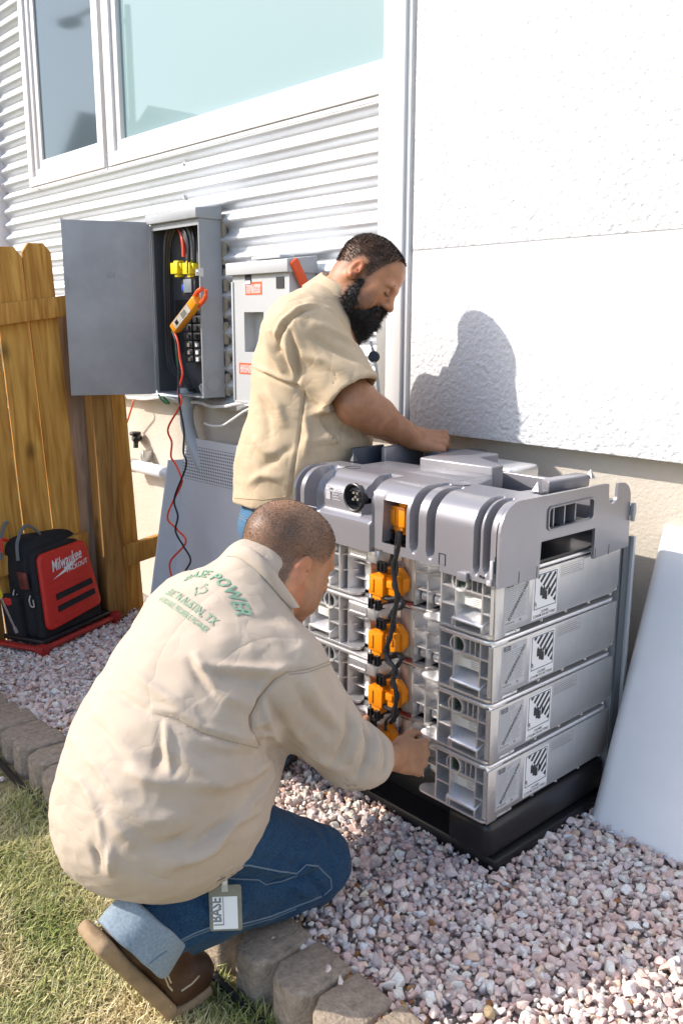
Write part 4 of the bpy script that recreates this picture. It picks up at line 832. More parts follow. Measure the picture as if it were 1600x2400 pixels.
    d = np.array([0, .66, .75]); d /= np.linalg.norm(d); up_ = np.array([0, -d[2], d[1]]); put_text(m, 'ENGINEERING UNIT', on_side(1.792, .040, e*2), d, up_, .0135, .012, width=.122)
    put_text(m, '9', on_side(1.812, .034, e), EX, EZ, .004)
    m.build('lettering', BLACKPRINT, lb, smooth=None)
    m = MB()
    for k in range(17): 
        zz = .129-.0052*k; quad(m, 1.775, zz, 1.818+.002*(k % 3), zz+.0010, e); quad(m, 1.824, zz, 1.866-.003*(k % 4), zz+.0010, e)
    for y0, za, y1, zb in ((1.771, .0285, 1.873, .0290), (1.771, .1470, 1.873, .1475), (1.771, .029, 1.7715, .147), (1.8725, .029, 1.873, .147), (1.812, .140, 1.836, .1413), (1.812, .136, 1.830, .137)): quad(m, y0, za, y1, zb, e)
    for k in range(5): quad(m, 1.776+.008*k, .033, 1.781+.008*k, .0375, e)
    quad(m, 1.836, .033, 1.8455, .0385, e)
    m.build('fine_print', GREYPRINT, lb, smooth=None)
    # class 9 label: the diamond stands on the square, stripes run to the upper right corner
    y0, y1, za, zb = 1.893, 2.009, .018, .148
    m = MB(); quad(m, y0, za, y1, zb, 0); hl = m.build('hazard_label', LABW, P, smooth=None)
    a0, a1, b0, b1 = y0+.008, y1-.006, .046, .144
    def hq(u, v): return (a0+(a1-a0)*u, b0+(b1-b0)*v)
    m = MB()
    for w in (-.78, -.52, -.26, 0, .26, .52, .78):        # stripes along (1,1), across (1,-1), upper right half
        hw_ = .068; sh_ = []
        for ww in (w-hw_, w+hw_):
            # points with u-v = ww, from the diagonal u+v=1 (centre) up to the square edge
            s0 = 1.02+ (0.0); u_, v_ = (s0+ww)/2, (s0-ww)/2; s1 = 2-abs(ww)-.06; uu, vv = (s1+ww)/2, (s1-ww)/2
            sh_.append(((u_, v_), (uu, vv)))
        q = [sh_[0][0], sh_[1][0], sh_[1][1], sh_[0][1]]; m.add([on_side(*hq(u, v), e) for u, v in q], [(0, 1, 2, 3)])
    # battery pictogram: leaning cells and a flame
    for (cu, cv, l_, w_) in ((.30, .50, .15, .055), (.42, .42, .19, .075), (.52, .34, .15, .06)):
        q = [(cu-w_, cv-l_*.8), (cu+w_, cv-l_*.9), (cu+w_*.9, cv+l_*.75), (cu+w_*.4, cv+l_*.78), (cu+w_*.4, cv+l_), (cu-w_*.4, cv+l_*1.05), (cu-w_*.4, cv+l_*.82), (cu-w_, cv+l_*.85)]
        m.add([on_side(*hq(u, v), e) for u, v in q], [tuple(range(len(q)))])
    q = [(.60, .30), (.70, .33), (.76, .42), (.72, .55), (.69, .47), (.64, .60), (.61, .45)]; m.add([on_side(*hq(u, v), e) for u, v in q], [tuple(range(len(q)))])
    put_text(m, '9', on_side(*hq(.06, .05), e), (0, .8, .6), (0, -.6, .8), .024, .01)
    put_text(m, 'UN3480', on_side(1.951, .0325, e), EX, EZ, .0105, .01, align='CENTER'); put_text(m, 'LITHIUM ION BATTERIES', on_side(1.899, .0222, e), EX, EZ, .0115, .008, width=.104)
    m.build('lettering', BLACKPRINT, hl, smooth=None)
    m = MB(); holed(m, [[hq(0, 0), hq(1, 0), hq(1, 1), hq(0, 1)], [hq(.02, .02), hq(.02, .98), hq(.98, .98), hq(.98, .02)]], lambda a, b, q: on_side(a, b, e+q), 0, .0001); m.build('border', NAVYP, hl, smooth=None)
    m = MB(); holed(m, [[(2.022, .118), (2.134, .118), (2.134, .148), (2.022, .148)], [(2.0228, .1188), (2.0228, .1472), (2.1332, .1472), (2.1332, .1188)]], lambda a, b, q: on_side(a, b, q), 0, .0002)
    for k in range(4): quad(m, 2.027, .122+.006*k, 2.129-.01*(k % 2), .1235+.006*k, .0001)
    m.build('notice_print', GREYPRINT, P, smooth=None)
    return P
mods = [make_module()]
for k in range(1, 4):
    o = dup(mods[0]); o.location.z = mods[0].location.z+.1765*k*U; WL[o] = np.array([-1.7, 2.03, .168+.1765*k]); mods.append(o)
for o, l in zip(mods, ('bottom silver battery module, resting on the black plinth', 'silver battery module second from the bottom of the stack', 'silver battery module third from the bottom of the stack', 'top silver battery module, right under the grey lid')): o['label'] = l

# upright back channel
bc = empty('back_channel', (-1.4, 2.37, .1), 'grey sheet metal upright standing behind the battery stack', 'metal upright')
mb = MB(); mb.box((-2.06, 2.352, .05), (-1.318, 2.360, .872)); mb.build('web', GREYB, bc, smooth=None)
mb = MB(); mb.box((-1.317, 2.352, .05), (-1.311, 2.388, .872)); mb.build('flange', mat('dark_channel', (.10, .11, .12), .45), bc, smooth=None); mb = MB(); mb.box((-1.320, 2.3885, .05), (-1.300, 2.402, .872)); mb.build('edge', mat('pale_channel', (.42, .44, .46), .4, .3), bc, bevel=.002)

# ------------------------------------------------------------------ moulded lid
lid = empty('battery_top_unit', (-1.7, 2.03, .85), 'grey moulded top unit with slots and socket on the battery stack', 'top unit')
LX0, LX1, LY, LT = -2.113, -1.3025, 1.712, 1.062
ARC_R = .080; s_a = .985-.852; s_b = s_a+ARC_R*math.pi/2; s_c = s_b+.115
def lp(s):
    if s <= s_a: return (LY, .852+s), (-1.0, 0.0)
    if s <= s_b:
        t_ = (s-s_a)/ARC_R; return (LY+ARC_R-ARC_R*math.cos(t_), .985+(LT-.985)*math.sin(t_)), (-math.cos(t_), math.sin(t_))
    return (LY+ARC_R+s-s_b, LT), (0.0, 1.0)
def ss(a, b, x): t_ = min(1, max(0, (x-a)/(b-a))); return t_*t_*(3-2*t_)
def slot(x, s, xc, w, s0, s1, d, taper=.03):
    lo = ss(s0, s0+taper, s)*(1-ss(s1-taper, s1, s)); ww = w*(.35+.65*lo)
    return d*lo*(1-ss(ww*.5-.003, ww*.5+.003, abs(x-xc)))
def loff(x, s):
    o = 0.0
    o = max(o, slot(x, s, -1.583, .026, .028, s_b+.075, .046)); o = max(o, slot(x, s, -1.522, .026, .024, s_b+.055, .046))
    o = max(o, slot(x, s, -1.363, .017, .014, s_b+.030, .046)); o = max(o, slot(x, s, -1.332, .019, .020, s_b+.030, .046))
    o = max(o, slot(x, s, -2.083, .020, .00, s_b+.06, .046)); o = max(o, slot(x, s, -2.020, .052, .035, s_b+.05, .040, .02))
    if -1.992 < x < -1.752:                                  # socket panel: upper part set back, ledge below, scoop at its right
        e = ss(-1.992, -1.984, x)*(1-ss(-1.760, -1.752, x)); o = max(o, e*.020*ss(.082, .102, s)*(1-ss(s_b-.03, s_b+.02, s)))
        o = max(o, .060*ss(-1.812, -1.806, x)*(1-ss(-1.760, -1.754, x))*ss(.098, .104, s)*(1-ss(s_b+.045, s_b+.06, s)))
    o = max(o, .012*ss(-1.756, -1.750, x)*(1-ss(-1.712, -1.700, x))*(1-ss(.12, .2, s)))   # cheek left of the window
    return o
SX, SZ, SY = -1.842, 1.000, LY+.019
WX0, WX1, WS0, WS1 = -1.706, -1.612, .040, .165
xs = np.unique(np.round(np.concatenate([np.arange(LX0, LX1, .0045), [LX1, WX0, WX1], np.arange(-1.604, -1.500, .002), np.arange(-1.376, -1.318, .002)]), 5))
sl = np.unique(np.round(np.concatenate([np.arange(0, s_c, .0065), [s_c, WS0, WS1, .03]]), 5))
mb = MB()
def bottom_trim(x):                       # stepped lower edge
    if x > -1.486: return .0
    return .012 if x > -1.75 else .0
V = []; idx = {}
for i, x in enumerate(xs):
    for j, s in enumerate(sl):
        (y, z), (ny, nz_) = lp(s); o = loff(x, s); endr = .012*(ss(-2.10, LX0, x)); V.append((x, y-ny*(o+endr), z-nz_*(o+endr*1.2)))
F = []; m_ = len(sl)
for i in range(len(xs)-1):
    for j in range(m_-1):
        xc, sc_ = (xs[i]+xs[i+1])/2, (sl[j]+sl[j+1])/2
        if WX0 < xc < WX1 and WS0 < sc_ < WS1: continue
        if sc_ < .014 and xc < -1.486 and xc > -1.752: continue
        if sc_ < s_a+.05 and (xc-SX)**2+(lp(sc_)[0][1]-SZ)**2 < .037**2: continue
        F.append((i*m_+j, (i+1)*m_+j, (i+1)*m_+j+1, i*m_+j+1))
mb.add(V, F); shell = mb.build('front_shell', LIDP, lid, smooth=42)
# window jambs, lid ends, seams
mb = MB(); (y0_, z0_), _ = lp(WS0); (y1_, z1_), _ = lp(WS1)
for xx in (WX0, WX1): mb.add([(xx, LY, z0_), (xx, y1_, z1_), (xx, LY+.12, z1_), (xx, LY+.12, z0_)], [(0, 1, 2, 3)])
mb.add([(WX0, y1_, z1_), (WX1, y1_, z1_), (WX1, LY+.12, z1_), (WX0, LY+.12, z1_)], [(0, 1, 2, 3)]); mb.build('window_jamb', LIDP, lid, smooth=None)
mb = MB(); mb.add([(WX0-.005, LY+.118, .85), (WX1+.005, LY+.118, .85), (WX1+.005, LY+.118, 1.03), (WX0-.005, LY+.118, 1.03)], [(0, 1, 2, 3)]); mb.build('window_back', DARK, lid, smooth=None)
# socket
mb = MB(); mb.lathe([(.043, .004), (.043, -.004), (.040, -.006), (.036, -.004), (.0345, .006), (.0345, .02)], (SX, SY, SZ), (0, 1, 0), 40); sk = mb.build('socket_ring', BLKP, lid, smooth=50)
mb = MB(); mb.lathe([(.0345, .0), (.033, .028), (0, .028)], (SX, SY, SZ), (0, 1, 0), 32); mb.build('socket_well', DARK, sk)
for k, (a, b_) in enumerate(((-.008, .012), (.008, .012), (-.010, -.008), (.010, -.006), (0, 0))):
    mb = MB(); mb.box((SX+a-.004, SY+.004, SZ+b_-.0035), (SX+a+.004, SY+.03, SZ+b_+.0035)); mb.build('pin', STEEL, sk)
mb = MB()
for k in range(6): 
    zz = 1.020-.008*k; mb.box((-1.938, LY+.0185, zz), (-1.915+.006*(k % 3), LY+.0192, zz+.0022))
mb.box((-1.968, LY+.0185, .978), (-1.948, LY+.0192, 1.004)); mb.box((-1.968, LY+.0185, 1.012), (-1.946, LY+.0192, 1.022)); mb.build('etched_print', mat('etched_grey', (.42, .41, .42), .5), lid, smooth=None)
for hx_, hy_, hr in ((-2.025, LY+.128, .024),):
    mb = MB(); mb.lathe([(hr, .0015), (hr*.94, -.02), (0, -.02)], (hx_+.06, hy_, LT), (0, 0, 1), 24); mb.build('finger_hole', DARK, lid)
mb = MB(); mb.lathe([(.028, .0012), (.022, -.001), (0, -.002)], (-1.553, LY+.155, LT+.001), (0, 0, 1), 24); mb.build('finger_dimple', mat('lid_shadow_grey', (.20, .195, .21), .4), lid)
# right end plate with window, cut-out and notch
out = [(LY+.002, .846), (LY+.002, .985)]+arc(LY+.082, .985, .0795, 175, 90, 8)+[(2.20, 1.059)]+[(2.213, 1.056), (2.215, 1.020)]+arc(2.238, 1.018, .0225, 180, 360, 8)+[(2.262, 1.052)]+arc(2.285, 1.000, .052, 85, 0, 6)+[(2.343, .852), (2.154, .846), (2.153, .937), (1.893, .940), (1.890, .842)]
win = rrect(1.920, .970, 2.132, 1.026, .012)
mb = MB(); holed(mb, [out, win[::-1]], lambda a, b, q: (LX1+.0006+q, a, b), 0, .009); ep = mb.build('end_plate', LIDP, lid, bevel=0, smooth=30)
mb = MB(); fr_ = rrect(1.915, .965, 2.137, 1.031, .015); holed(mb, [fr_, win[::-1]], lambda a, b, q: (LX1+.0098+q, a, b), 0, .004); mb.build('vent_frame', LIDP, ep, bevel=.001)
for k in range(3): mb = MB(); yy = 1.955+.052*k; mb.box((LX1-.05, yy, .966), (LX1, yy+.005, 1.03)); mb.build('vent_fin', LIDP, ep)
mb = MB(); mb.box((LX1-.058, 1.905, .950), (LX1-.0505, 2.145, 1.045)); mb.box((LX1-.0504, 1.905, 1.032), (LX1-.001, 2.145, 1.040)); mb.box((LX1-.0504, 1.905, .952), (LX1-.001, 2.145, .962)); mb.build('vent_light_block', BLKP, ep, smooth=None)  # black walls added to keep light from the open tub off the vent
mb = MB(); mb.box((-1.50, 1.86, .8805), (-1.492, 2.18, .950)); mb.box((-1.4915, 1.86, .9415), (LX1-.001, 2.18, .9485)); mb.box((-1.4915, 1.86, .8805), (LX1-.001, 2.18, .8845)); mb.build('bay_light_block', BLKP, ep, smooth=None)  # black glossy floor, with back and top added to block light from the tub
mb = MB(); mb.box((LX1+.0102, 2.338, .93), (LX1+.022, 2.352, .985)); mb.box((LX1+.004, 2.345, .945), (LX1+.018, 2.362, .975)); mb.build('side_clip', GREYB, ep, bevel=.003)
for yy in (1.80, 1.878, 2.232, 2.16): mb = MB(); mb.box((LX1+.0096, yy, .846), (LX1+.0104, yy+.0016, .876)); mb.build('seam', DARK, ep)
# left end
mb = MB(); mb.prism([(LY+.014, .852), (2.34, .852), (2.34, 1.03), (1.95, 1.05), (LY+.10, 1.048), (LY+.03, 1.015), (LY+.014, .98)], LX0+.001, LX0+.008, lambda a, b, c: (c, a, b)); mb.build('end_plate', LIDP, lid)
# tub: floor, back and inner walls
def wall(nm, x0, x1, y0, y1, z0, z1, m, bv=.004): mb = MB(); mb.box((x0, y0, z0), (x1, y1, z1)); return mb.build(nm, m, lid, bevel=bv)
wall('tub_floor', LX0+.02, LX1-.02, 1.80, 2.335, .862, .880, BLKP, .002)
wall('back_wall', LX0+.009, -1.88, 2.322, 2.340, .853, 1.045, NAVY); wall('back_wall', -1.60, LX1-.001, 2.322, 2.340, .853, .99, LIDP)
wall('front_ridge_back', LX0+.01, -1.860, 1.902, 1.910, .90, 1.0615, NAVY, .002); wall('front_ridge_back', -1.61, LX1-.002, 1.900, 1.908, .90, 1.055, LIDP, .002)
def plate(nm, pts, z0, z1, m, bv=.006, seg=3): mb = MB(); mb.prism(pts, z0, z1); return mb.build(nm, m, lid, bevel=bv, seg=seg)
plate('top_deck', [(-2.00, 1.895), (-1.600, 1.895), (-1.590, 2.06), (-2.00, 2.035)], .985, 1.0612, LIDP)
plate('raised_arm', [(-1.868, 2.040), (-1.592, 2.062), (-1.600, 2.125), (-1.680, 2.160), (-1.735, 2.185), (-1.760, 2.22), (-1.752, 2.30), (-1.90, 2.30)], .96, 1.086, LIDP)
plate('slanted_rib', [(-2.052, 2.05), (-2.030, 2.05), (-2.075, 2.29), (-2.100, 2.29)], .93, 1.100, LIDP, .005)
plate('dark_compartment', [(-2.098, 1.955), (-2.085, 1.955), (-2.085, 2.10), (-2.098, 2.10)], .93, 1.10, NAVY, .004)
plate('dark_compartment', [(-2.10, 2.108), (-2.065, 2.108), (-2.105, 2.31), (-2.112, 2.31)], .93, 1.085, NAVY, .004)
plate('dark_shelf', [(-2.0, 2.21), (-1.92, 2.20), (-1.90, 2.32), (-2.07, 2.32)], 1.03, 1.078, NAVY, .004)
plate('inner_block', [(-1.60, 1.912), (-1.535, 1.912), (-1.580, 2.05), (-1.60, 2.06)], .90, 1.060, LIDP, .008)
plate('back_partition', [(-1.735, 2.218), (-1.42, 2.218), (-1.42, 2.236), (-1.735, 2.236)], .90, 1.046, LIDP)
plate('side_ledge', [(-1.425, 2.07), (-1.385, 2.05), (-1.372, 2.24), (-1.425, 2.24)], 1.035, 1.072, LIDP)
plate('side_ledge', [(-1.42, 1.94), (-1.375, 1.935), (-1.372, 2.03), (-1.40, 2.03)], 1.025, 1.052, LIDP)
ab = plate('heat_sink_box', [(-1.835, 2.245), (-1.66, 2.245), (-1.66, 2.40), (-1.835, 2.40)], .95, 1.052, ALU, .014, 3)
plate('power_module', [(-1.52, 1.93), (-1.435, 1.93), (-1.435, 2.04), (-1.52, 2.04)], .88, 1.012, NAVY, .008)
for k in range(6): mb = MB(); x_ = -1.518+.014*k; mb.box((x_, 1.945, 1.0125), (x_+.006, 1.99, 1.034)); mb.build('fin', BLKP, lid, bevel=.002)
plate('black_plug', [(-1.90, 2.30), (-1.83, 2.30), (-1.83, 2.345), (-1.90, 2.345)], 1.03, 1.088, BLKP, .012)
for sx_, sy_, sz_ in ((-1.378, 1.985, 1.053), (-1.376, 2.245, 1.06), (-2.075, 1.945, 1.060)):
    mb = MB(); h_ = .026; w_ = .011; mb.add([(sx_-w_, sy_-w_, sz_), (sx_+w_, sy_-w_, sz_), (sx_+w_, sy_+w_, sz_), (sx_-w_, sy_+w_, sz_), (sx_, sy_, sz_+h_)], [(0, 1, 4), (1, 2, 4), (2, 3, 4), (3, 0, 4)]); mb.build('peg', LIDP if sx_ > -2 else NAVY, lid, smooth=None)
# moulded latches along the lower edge
for px_, pz_ in ((-1.478, .890),):
    mb = MB(); holed(mb, [[(px_-.012, pz_-.018), (px_+.012, pz_-.018), (px_+.012, pz_+.014), (px_-.012, pz_+.014)], [(px_-.0095, pz_-.018), (px_-.0095, pz_+.0115), (px_+.0095, pz_+.0115), (px_+.0095, pz_-.018)][::1]], lambda a, b, q: (a, LY-.0006-q, b), 0, .0006); mb.build('latch_slit', DARK, lid, smooth=None)
mb = MB(); mb.box((-1.418, LY-.012, .846), (-1.385, LY, .870)); mb.build('latch', LIDP, lid, bevel=.003)
mb = MB(); mb.box((-1.316, LY-.006, .868), (-1.306, LY-.0005, .918)); mb.box((-1.322, LY-.010, .852), (-1.308, LY-.0005, .866)); mb.build('latch', mat('pale_latch', (.42, .41, .42), .4), lid, bevel=.002)
mb = MB(); mb.box((-1.3042, LY-.001, .885), (-1.3022, LY+.004, .93)); mb.build('latch_gap', DARK, lid)
for a, b_ in ((-1.352, .866), (-1.342, .8645)): mb = MB(); mb.box((a, LY-.0012, b_), (a+.008, LY-.0004, b_+.006)); mb.build('slot', DARK, lid)
mb = MB(); mb.tube([(LX0+.03, LY-.0002, .948), (-1.99, LY-.0002, .948)], .0012, 5); mb.build('parting_line', LIDP, lid)

# ------------------------------------------------------------------ cable harness
hn = empty('cable_harness', (-1.75, 1.77, .27), 'black cable harness with orange plugs linking the battery modules', 'cable harness')
CAB = mat('black_cable', (0.016, 0.017, 0.020), 0.42, var=(60, .3))
def conn(cx, cz, cy=1.775):
    K = .88
    def b4(m, x0, x1, y0, y1, a, b): m.box((cx+x0*K, cy+y0*K, cz+a*K), (cx+x1*K, cy+y1*K, cz+b*K))
    m = MB(); oc = [(cx+.012+.049*math.cos(R(22.5+45*i)), cz+.048*math.sin(R(22.5+45*i))) for i in range(8)]; m.prism(oc, cy+.0018, cy+.030, lambda a, b, q: (a, q, b))
    b4(m, -.056, .010, -.040, .0018, -.044, .022); b4(m, .0105, .056, -.024, .0018, -.036, .034); b4(m, -.020, .0100, -.034, .0018, .0222, .050); b4(m, -.045, -.004, -.034, .0018, -.072, -.0442)
    b4(m, -.050, -.030, -.044, -.0402, -.034, .012); b4(m, .016, .048, -.030, -.0242, -.010, .014)
    for k in range(5): b4(m, .014+.009*k, .0175+.009*k, -.028, -.0242, .016, .034)
    o = m.build('plug', ORANGE, hn, bevel=.004)
    for xx, zz in ((-.052, -.090), (-.020, -.090), (-.012, .046), (.006, .046)):
        m = MB(); b4(m, xx, xx+.004, -.046, -.030, zz, zz+.028); b4(m, xx+.012, xx+.016, -.046, -.030, zz, zz+.028); b4(m, xx, xx+.016, -.046, -.030, zz+.0281, zz+.032); b4(m, xx, xx+.016, -.046, -.030, zz-.004, zz-.0001); m.build('clip', BLKP, o)
    m = MB(); b4(m, -.048, -.008, -.030, -.005, -.096, -.0722); m.build('collar', BLKP, o, bevel=.004)
    return o
PLUGS = [(-1.664, .975, 1.785), (-1.724, .760, 1.762), (-1.724, .586, 1.762), (-1.722, .411, 1.762), (-1.752, .262, 1.755)]
for x_, z_, y_ in PLUGS: conn(x_, z_, y_)
def cab(pts, y, r, nm='cable'): r = r*.80; mb = MB(); mb.tube(smooth_path([ony(a, b, (y[i] if hasattr(y, '__len__') else y)) for i, (a, b) in enumerate(pts)], 7), r, 9); return mb.build(nm, CAB, hn)
cab([(934, 1245), (936, 1262), (928, 1304), (921, 1330), (927, 1377), (930, 1401), (925, 1433), (919, 1465), (914, 1495), (903, 1524), (911, 1547), (924, 1568), (922, 1597), (928, 1627), (925, 1671), (922, 1691)], 1.712, .0085)
cab([(930, 1250), (926, 1300), (930, 1335), (921, 1372), (936, 1400), (918, 1436), (925, 1470), (908, 1497), (910, 1524), (904, 1548), (930, 1572), (916, 1600), (933, 1630), (919, 1668), (926, 1690)], 1.716, .006)
cab([(916, 1250), (905, 1262), (895, 1267)], 1.76, .016, 'boot'); cab([(897, 1266), (910, 1275), (920, 1290), (918, 1310), (912, 1320)], 1.735, .0095)
cab([(896, 1398), (911, 1404), (932, 1402), (944, 1412), (940, 1423), (922, 1430), (912, 1448)], 1.738, .0085)
cab([(896, 1524), (911, 1533), (930, 1533), (940, 1543), (934, 1556), (922, 1571), (914, 1580)], 1.738, .0085)
cab([(899, 1653), (911, 1662), (926, 1664), (930, 1674), (922, 1684), (915, 1694)], 1.738, .0085)
cab([(903, 1712), (904, 1690), (915, 1678), (928, 1660)], 1.722, .006)
RT = mat('red_tab', (.38, .05, .025), .3)
for k in range(3):
    z_ = .168+.1765*k+.172; mb = MB(); mb.box((-1.705, 1.792, z_), (-1.66, 1.806, z_+.007)); mb.build('red_tab', RT, mods[k], bevel=.003)
# ------------------------------------------------------------------ implicit surfaces for bodies and clothes
def _n(v): v = np.asarray(v, float); return v/np.linalg.norm(v)
class SDF:
    def __init__(s, lo, hi, h):
        s.h = h; s.lo = np.array(lo, float); s.n = np.ceil((np.array(hi)-s.lo)/h).astype(int)+1
        s.D = np.full(tuple(s.n), 1.0, np.float32); s.ax = [(s.lo[i]+h*np.arange(s.n[i])).astype(np.float32) for i in range(3)]
    def _sl(s, lo, hi):
        a = np.clip(np.floor((np.array(lo)-s.lo)/s.h).astype(int), 0, s.n-1); b = np.clip(np.ceil((np.array(hi)-s.lo)/s.h).astype(int)+1, 1, s.n)
        return tuple(slice(int(p), int(max(q, p+1))) for p, q in zip(a, b))
    def _xyz(s, sl): return s.ax[0][sl[0]][:, None, None], s.ax[1][sl[1]][None, :, None], s.ax[2][sl[2]][None, None, :]
    def _op(s, sl, d, k, sub):
        a = s.D[sl]
        if sub:
            d = -d; hh = np.maximum(k-np.abs(a-d), 0)/max(k, 1e-6); s.D[sl] = np.maximum(a, d)+hh*hh*k*.25
        else:
            hh = np.maximum(k-np.abs(a-d), 0)/max(k, 1e-6); s.D[sl] = np.minimum(a, d)-hh*hh*k*.25
    def rc(s, a, b, r1, r2=None, k=.03, sub=False, flat=None):          # tapered capsule; flat=(axis,factor) squashes it
        r2 = r1 if r2 is None else r2; a = np.array(a, float); b = np.array(b, float); m = max(r1, r2)+k+4*s.h
        if flat: m *= max(1, 1/flat[1])
        sl = s._sl(np.minimum(a, b)-m, np.maximum(a, b)+m); x, y, z = s._xyz(sl); ab = b-a; L2 = ab@ab+1e-12
        px, py, pz = x-a[0], y-a[1], z-a[2]; t = np.clip((px*ab[0]+py*ab[1]+pz*ab[2])/L2, 0, 1)
        qx, qy, qz = px-t*ab[0], py-t*ab[1], pz-t*ab[2]
        if flat:
            n = _n(flat[0]); w = qx*n[0]+qy*n[1]+qz*n[2]; g = (1/flat[1]-1)*w; qx, qy, qz = qx+g*n[0], qy+g*n[1], qz+g*n[2]
            d = (np.sqrt(qx*qx+qy*qy+qz*qz)-(r1+(r2-r1)*t))*min(1, flat[1])
        else: d = np.sqrt(qx*qx+qy*qy+qz*qz)-(r1+(r2-r1)*t)
        s._op(sl, d.astype(np.float32), k, sub); return s
    def el(s, c, r, A=None, k=.03, sub=False):                            # ellipsoid, rows of A are its axes
        c = np.array(c, float); r = np.array(r, float); A = np.eye(3) if A is None else np.array(A, float)
        m = np.abs(A.T)@r+k+4*s.h; sl = s._sl(c-m, c+m); x, y, z = s._xyz(sl); p = (x-c[0], y-c[1], z-c[2])
        u = [sum(A[i][j]*p[j] for j in range(3)) for i in range(3)]
        k0 = np.sqrt(sum((u[i]/r[i])**2 for i in range(3))); k1 = np.sqrt(sum((u[i]/r[i]**2)**2 for i in range(3)))+1e-9
        s._op(sl, (k0*(k0-1)/k1).astype(np.float32), k, sub); return s
    def bx(s, c, half, A=None, rnd=.01, k=.02, sub=False):
        c = np.array(c, float); half = np.array(half, float); A = np.eye(3) if A is None else np.array(A, float)
        m = np.abs(A.T)@half+k+4*s.h+rnd; sl = s._sl(c-m, c+m); x, y, z = s._xyz(sl); p = (x-c[0], y-c[1], z-c[2])
        u = [np.abs(sum(A[i][j]*p[j] for j in range(3)))-half[i]+rnd for i in range(3)]
        d = np.sqrt(sum(np.maximum(q, 0)**2 for q in u))+np.minimum(np.maximum(np.maximum(u[0], u[1]), u[2]), 0)-rnd
        s._op(sl, d.astype(np.float32), k, sub); return s
    def cut(s, p0, n, k=.004):                                            # keep the side the normal points away from
        n = _n(n); x, y, z = s.ax[0][:, None, None], s.ax[1][None, :, None], s.ax[2][None, None, :]
        d = ((x-p0[0])*n[0]+(y-p0[1])*n[1]+(z-p0[2])*n[2]).astype(np.float32); a = s.D; hh = np.maximum(k-np.abs(a-d), 0)/k; s.D = np.maximum(a, d)+hh*hh*k*.25; return s
    def cutl(s, p0, n, rad, k=.004):                                      # the same, only inside a ball
        n = _n(n); p0 = np.asarray(p0, float); sl = s._sl(p0-rad, p0+rad); x, y, z = s._xyz(sl); d = (x-p0[0])*n[0]+(y-p0[1])*n[1]+(z-p0[2])*n[2]
        r = np.sqrt((x-p0[0])**2+(y-p0[1])**2+(z-p0[2])**2); a = s.D[sl]; s.D[sl] = np.where(r < rad, np.maximum(a, d), a).astype(np.float32); return s
    def hollow(s, p0, n, depth, wall):                                    # open the inside near a cut
        n = _n(n); x, y, z = s.ax[0][:, None, None], s.ax[1][None, :, None], s.ax[2][None, None, :]
        d = ((x-p0[0])*n[0]+(y-p0[1])*n[1]+(z-p0[2])*n[2]).astype(np.float32); inner = np.maximum(s._D0+wall, -(d+depth)); s.D = np.maximum(s.D, -inner); return s
    def mark(s): s._D0 = s.D.copy(); return s
    def noise(s, amp, sc, off=0):
        near = np.abs(s.D) < .05; idx = np.argwhere(near); P = s.lo+idx*s.h; s.D[near] += (amp*(vnoise(P, sc, off)-.5)).astype(np.float32); return s
    def mesh(s):                                                          # surface nets
        D = s.D; I = D < 0
        c = I[:-1, :-1, :-1].astype(np.int8)
        cnt = np.zeros(tuple(np.array(D.shape)-1), np.int8)
        for a in (0, 1):
            for b in (0, 1):
                for d in (0, 1): cnt += I[a:D.shape[0]-1+a, b:D.shape[1]-1+b, d:D.shape[2]-1+d]
        act = (cnt > 0) & (cnt < 8); cells = np.argwhere(act); vid = np.full(act.shape, -1, np.int32); vid[act] = np.arange(len(cells))
        acc = np.zeros((len(cells), 3)); num = np.zeros(len(cells))
        cor = [(a, b, d) for a in (0, 1) for b in (0, 1) for d in (0, 1)]
        val = {q: D[cells[:, 0]+q[0], cells[:, 1]+q[1], cells[:, 2]+q[2]] for q in cor}
        for q in cor:
            for ax in range(3):
                if q[ax]: continue
                r = list(q); r[ax] = 1; r = tuple(r); va, vb = val[q], val[r]; m = (va < 0) != (vb < 0)
                t = np.where(m, va/np.where(m, va-vb, 1), 0); p = np.zeros((len(cells), 3)); p += np.array(q); p[:, ax] += t
                acc[m] += p[m]; num[m] += 1
        V = s.lo+(cells+acc/num[:, None])*s.h
        F = []
        for ax in range(3):
            sl0 = [slice(None)]*3; sl1 = [slice(None)]*3; sl0[ax] = slice(0, -1); sl1[ax] = slice(1, None)
            a, b = I[tuple(sl0)], I[tuple(sl1)]; E = np.argwhere(a != b); u, w = (ax+1) % 3, (ax+2) % 3
            ok = (E[:, u] > 0) & (E[:, w] > 0) & (E[:, u] < D.shape[u]-1) & (E[:, w] < D.shape[w]-1); E = E[ok]
            if not len(E): continue
            def nb(du, dw): q = E.copy(); q[:, u] -= du; q[:, w] -= dw; return vid[q[:, 0], q[:, 1], q[:, 2]]
            q = np.stack([nb(1, 1), nb(0, 1), nb(0, 0), nb(1, 0)], 1); inside = a[E[:, 0], E[:, 1], E[:, 2]]
            q[~inside] = q[~inside][:, ::-1]; F.append(q)
        F = np.concatenate(F); F = F[(F >= 0).all(1)]; return V, F
def vnormals(V, F):
    e1 = V[F[:, 1]]-V[F[:, 0]]; e2 = V[F[:, 3 if F.shape[1] > 3 else 2]]-V[F[:, 0]]; fn = np.cross(e1, e2); N = np.zeros_like(V)
    for k in range(F.shape[1]): np.add.at(N, F[:, k], fn)
    return N/(np.linalg.norm(N, axis=1)[:, None]+1e-12)
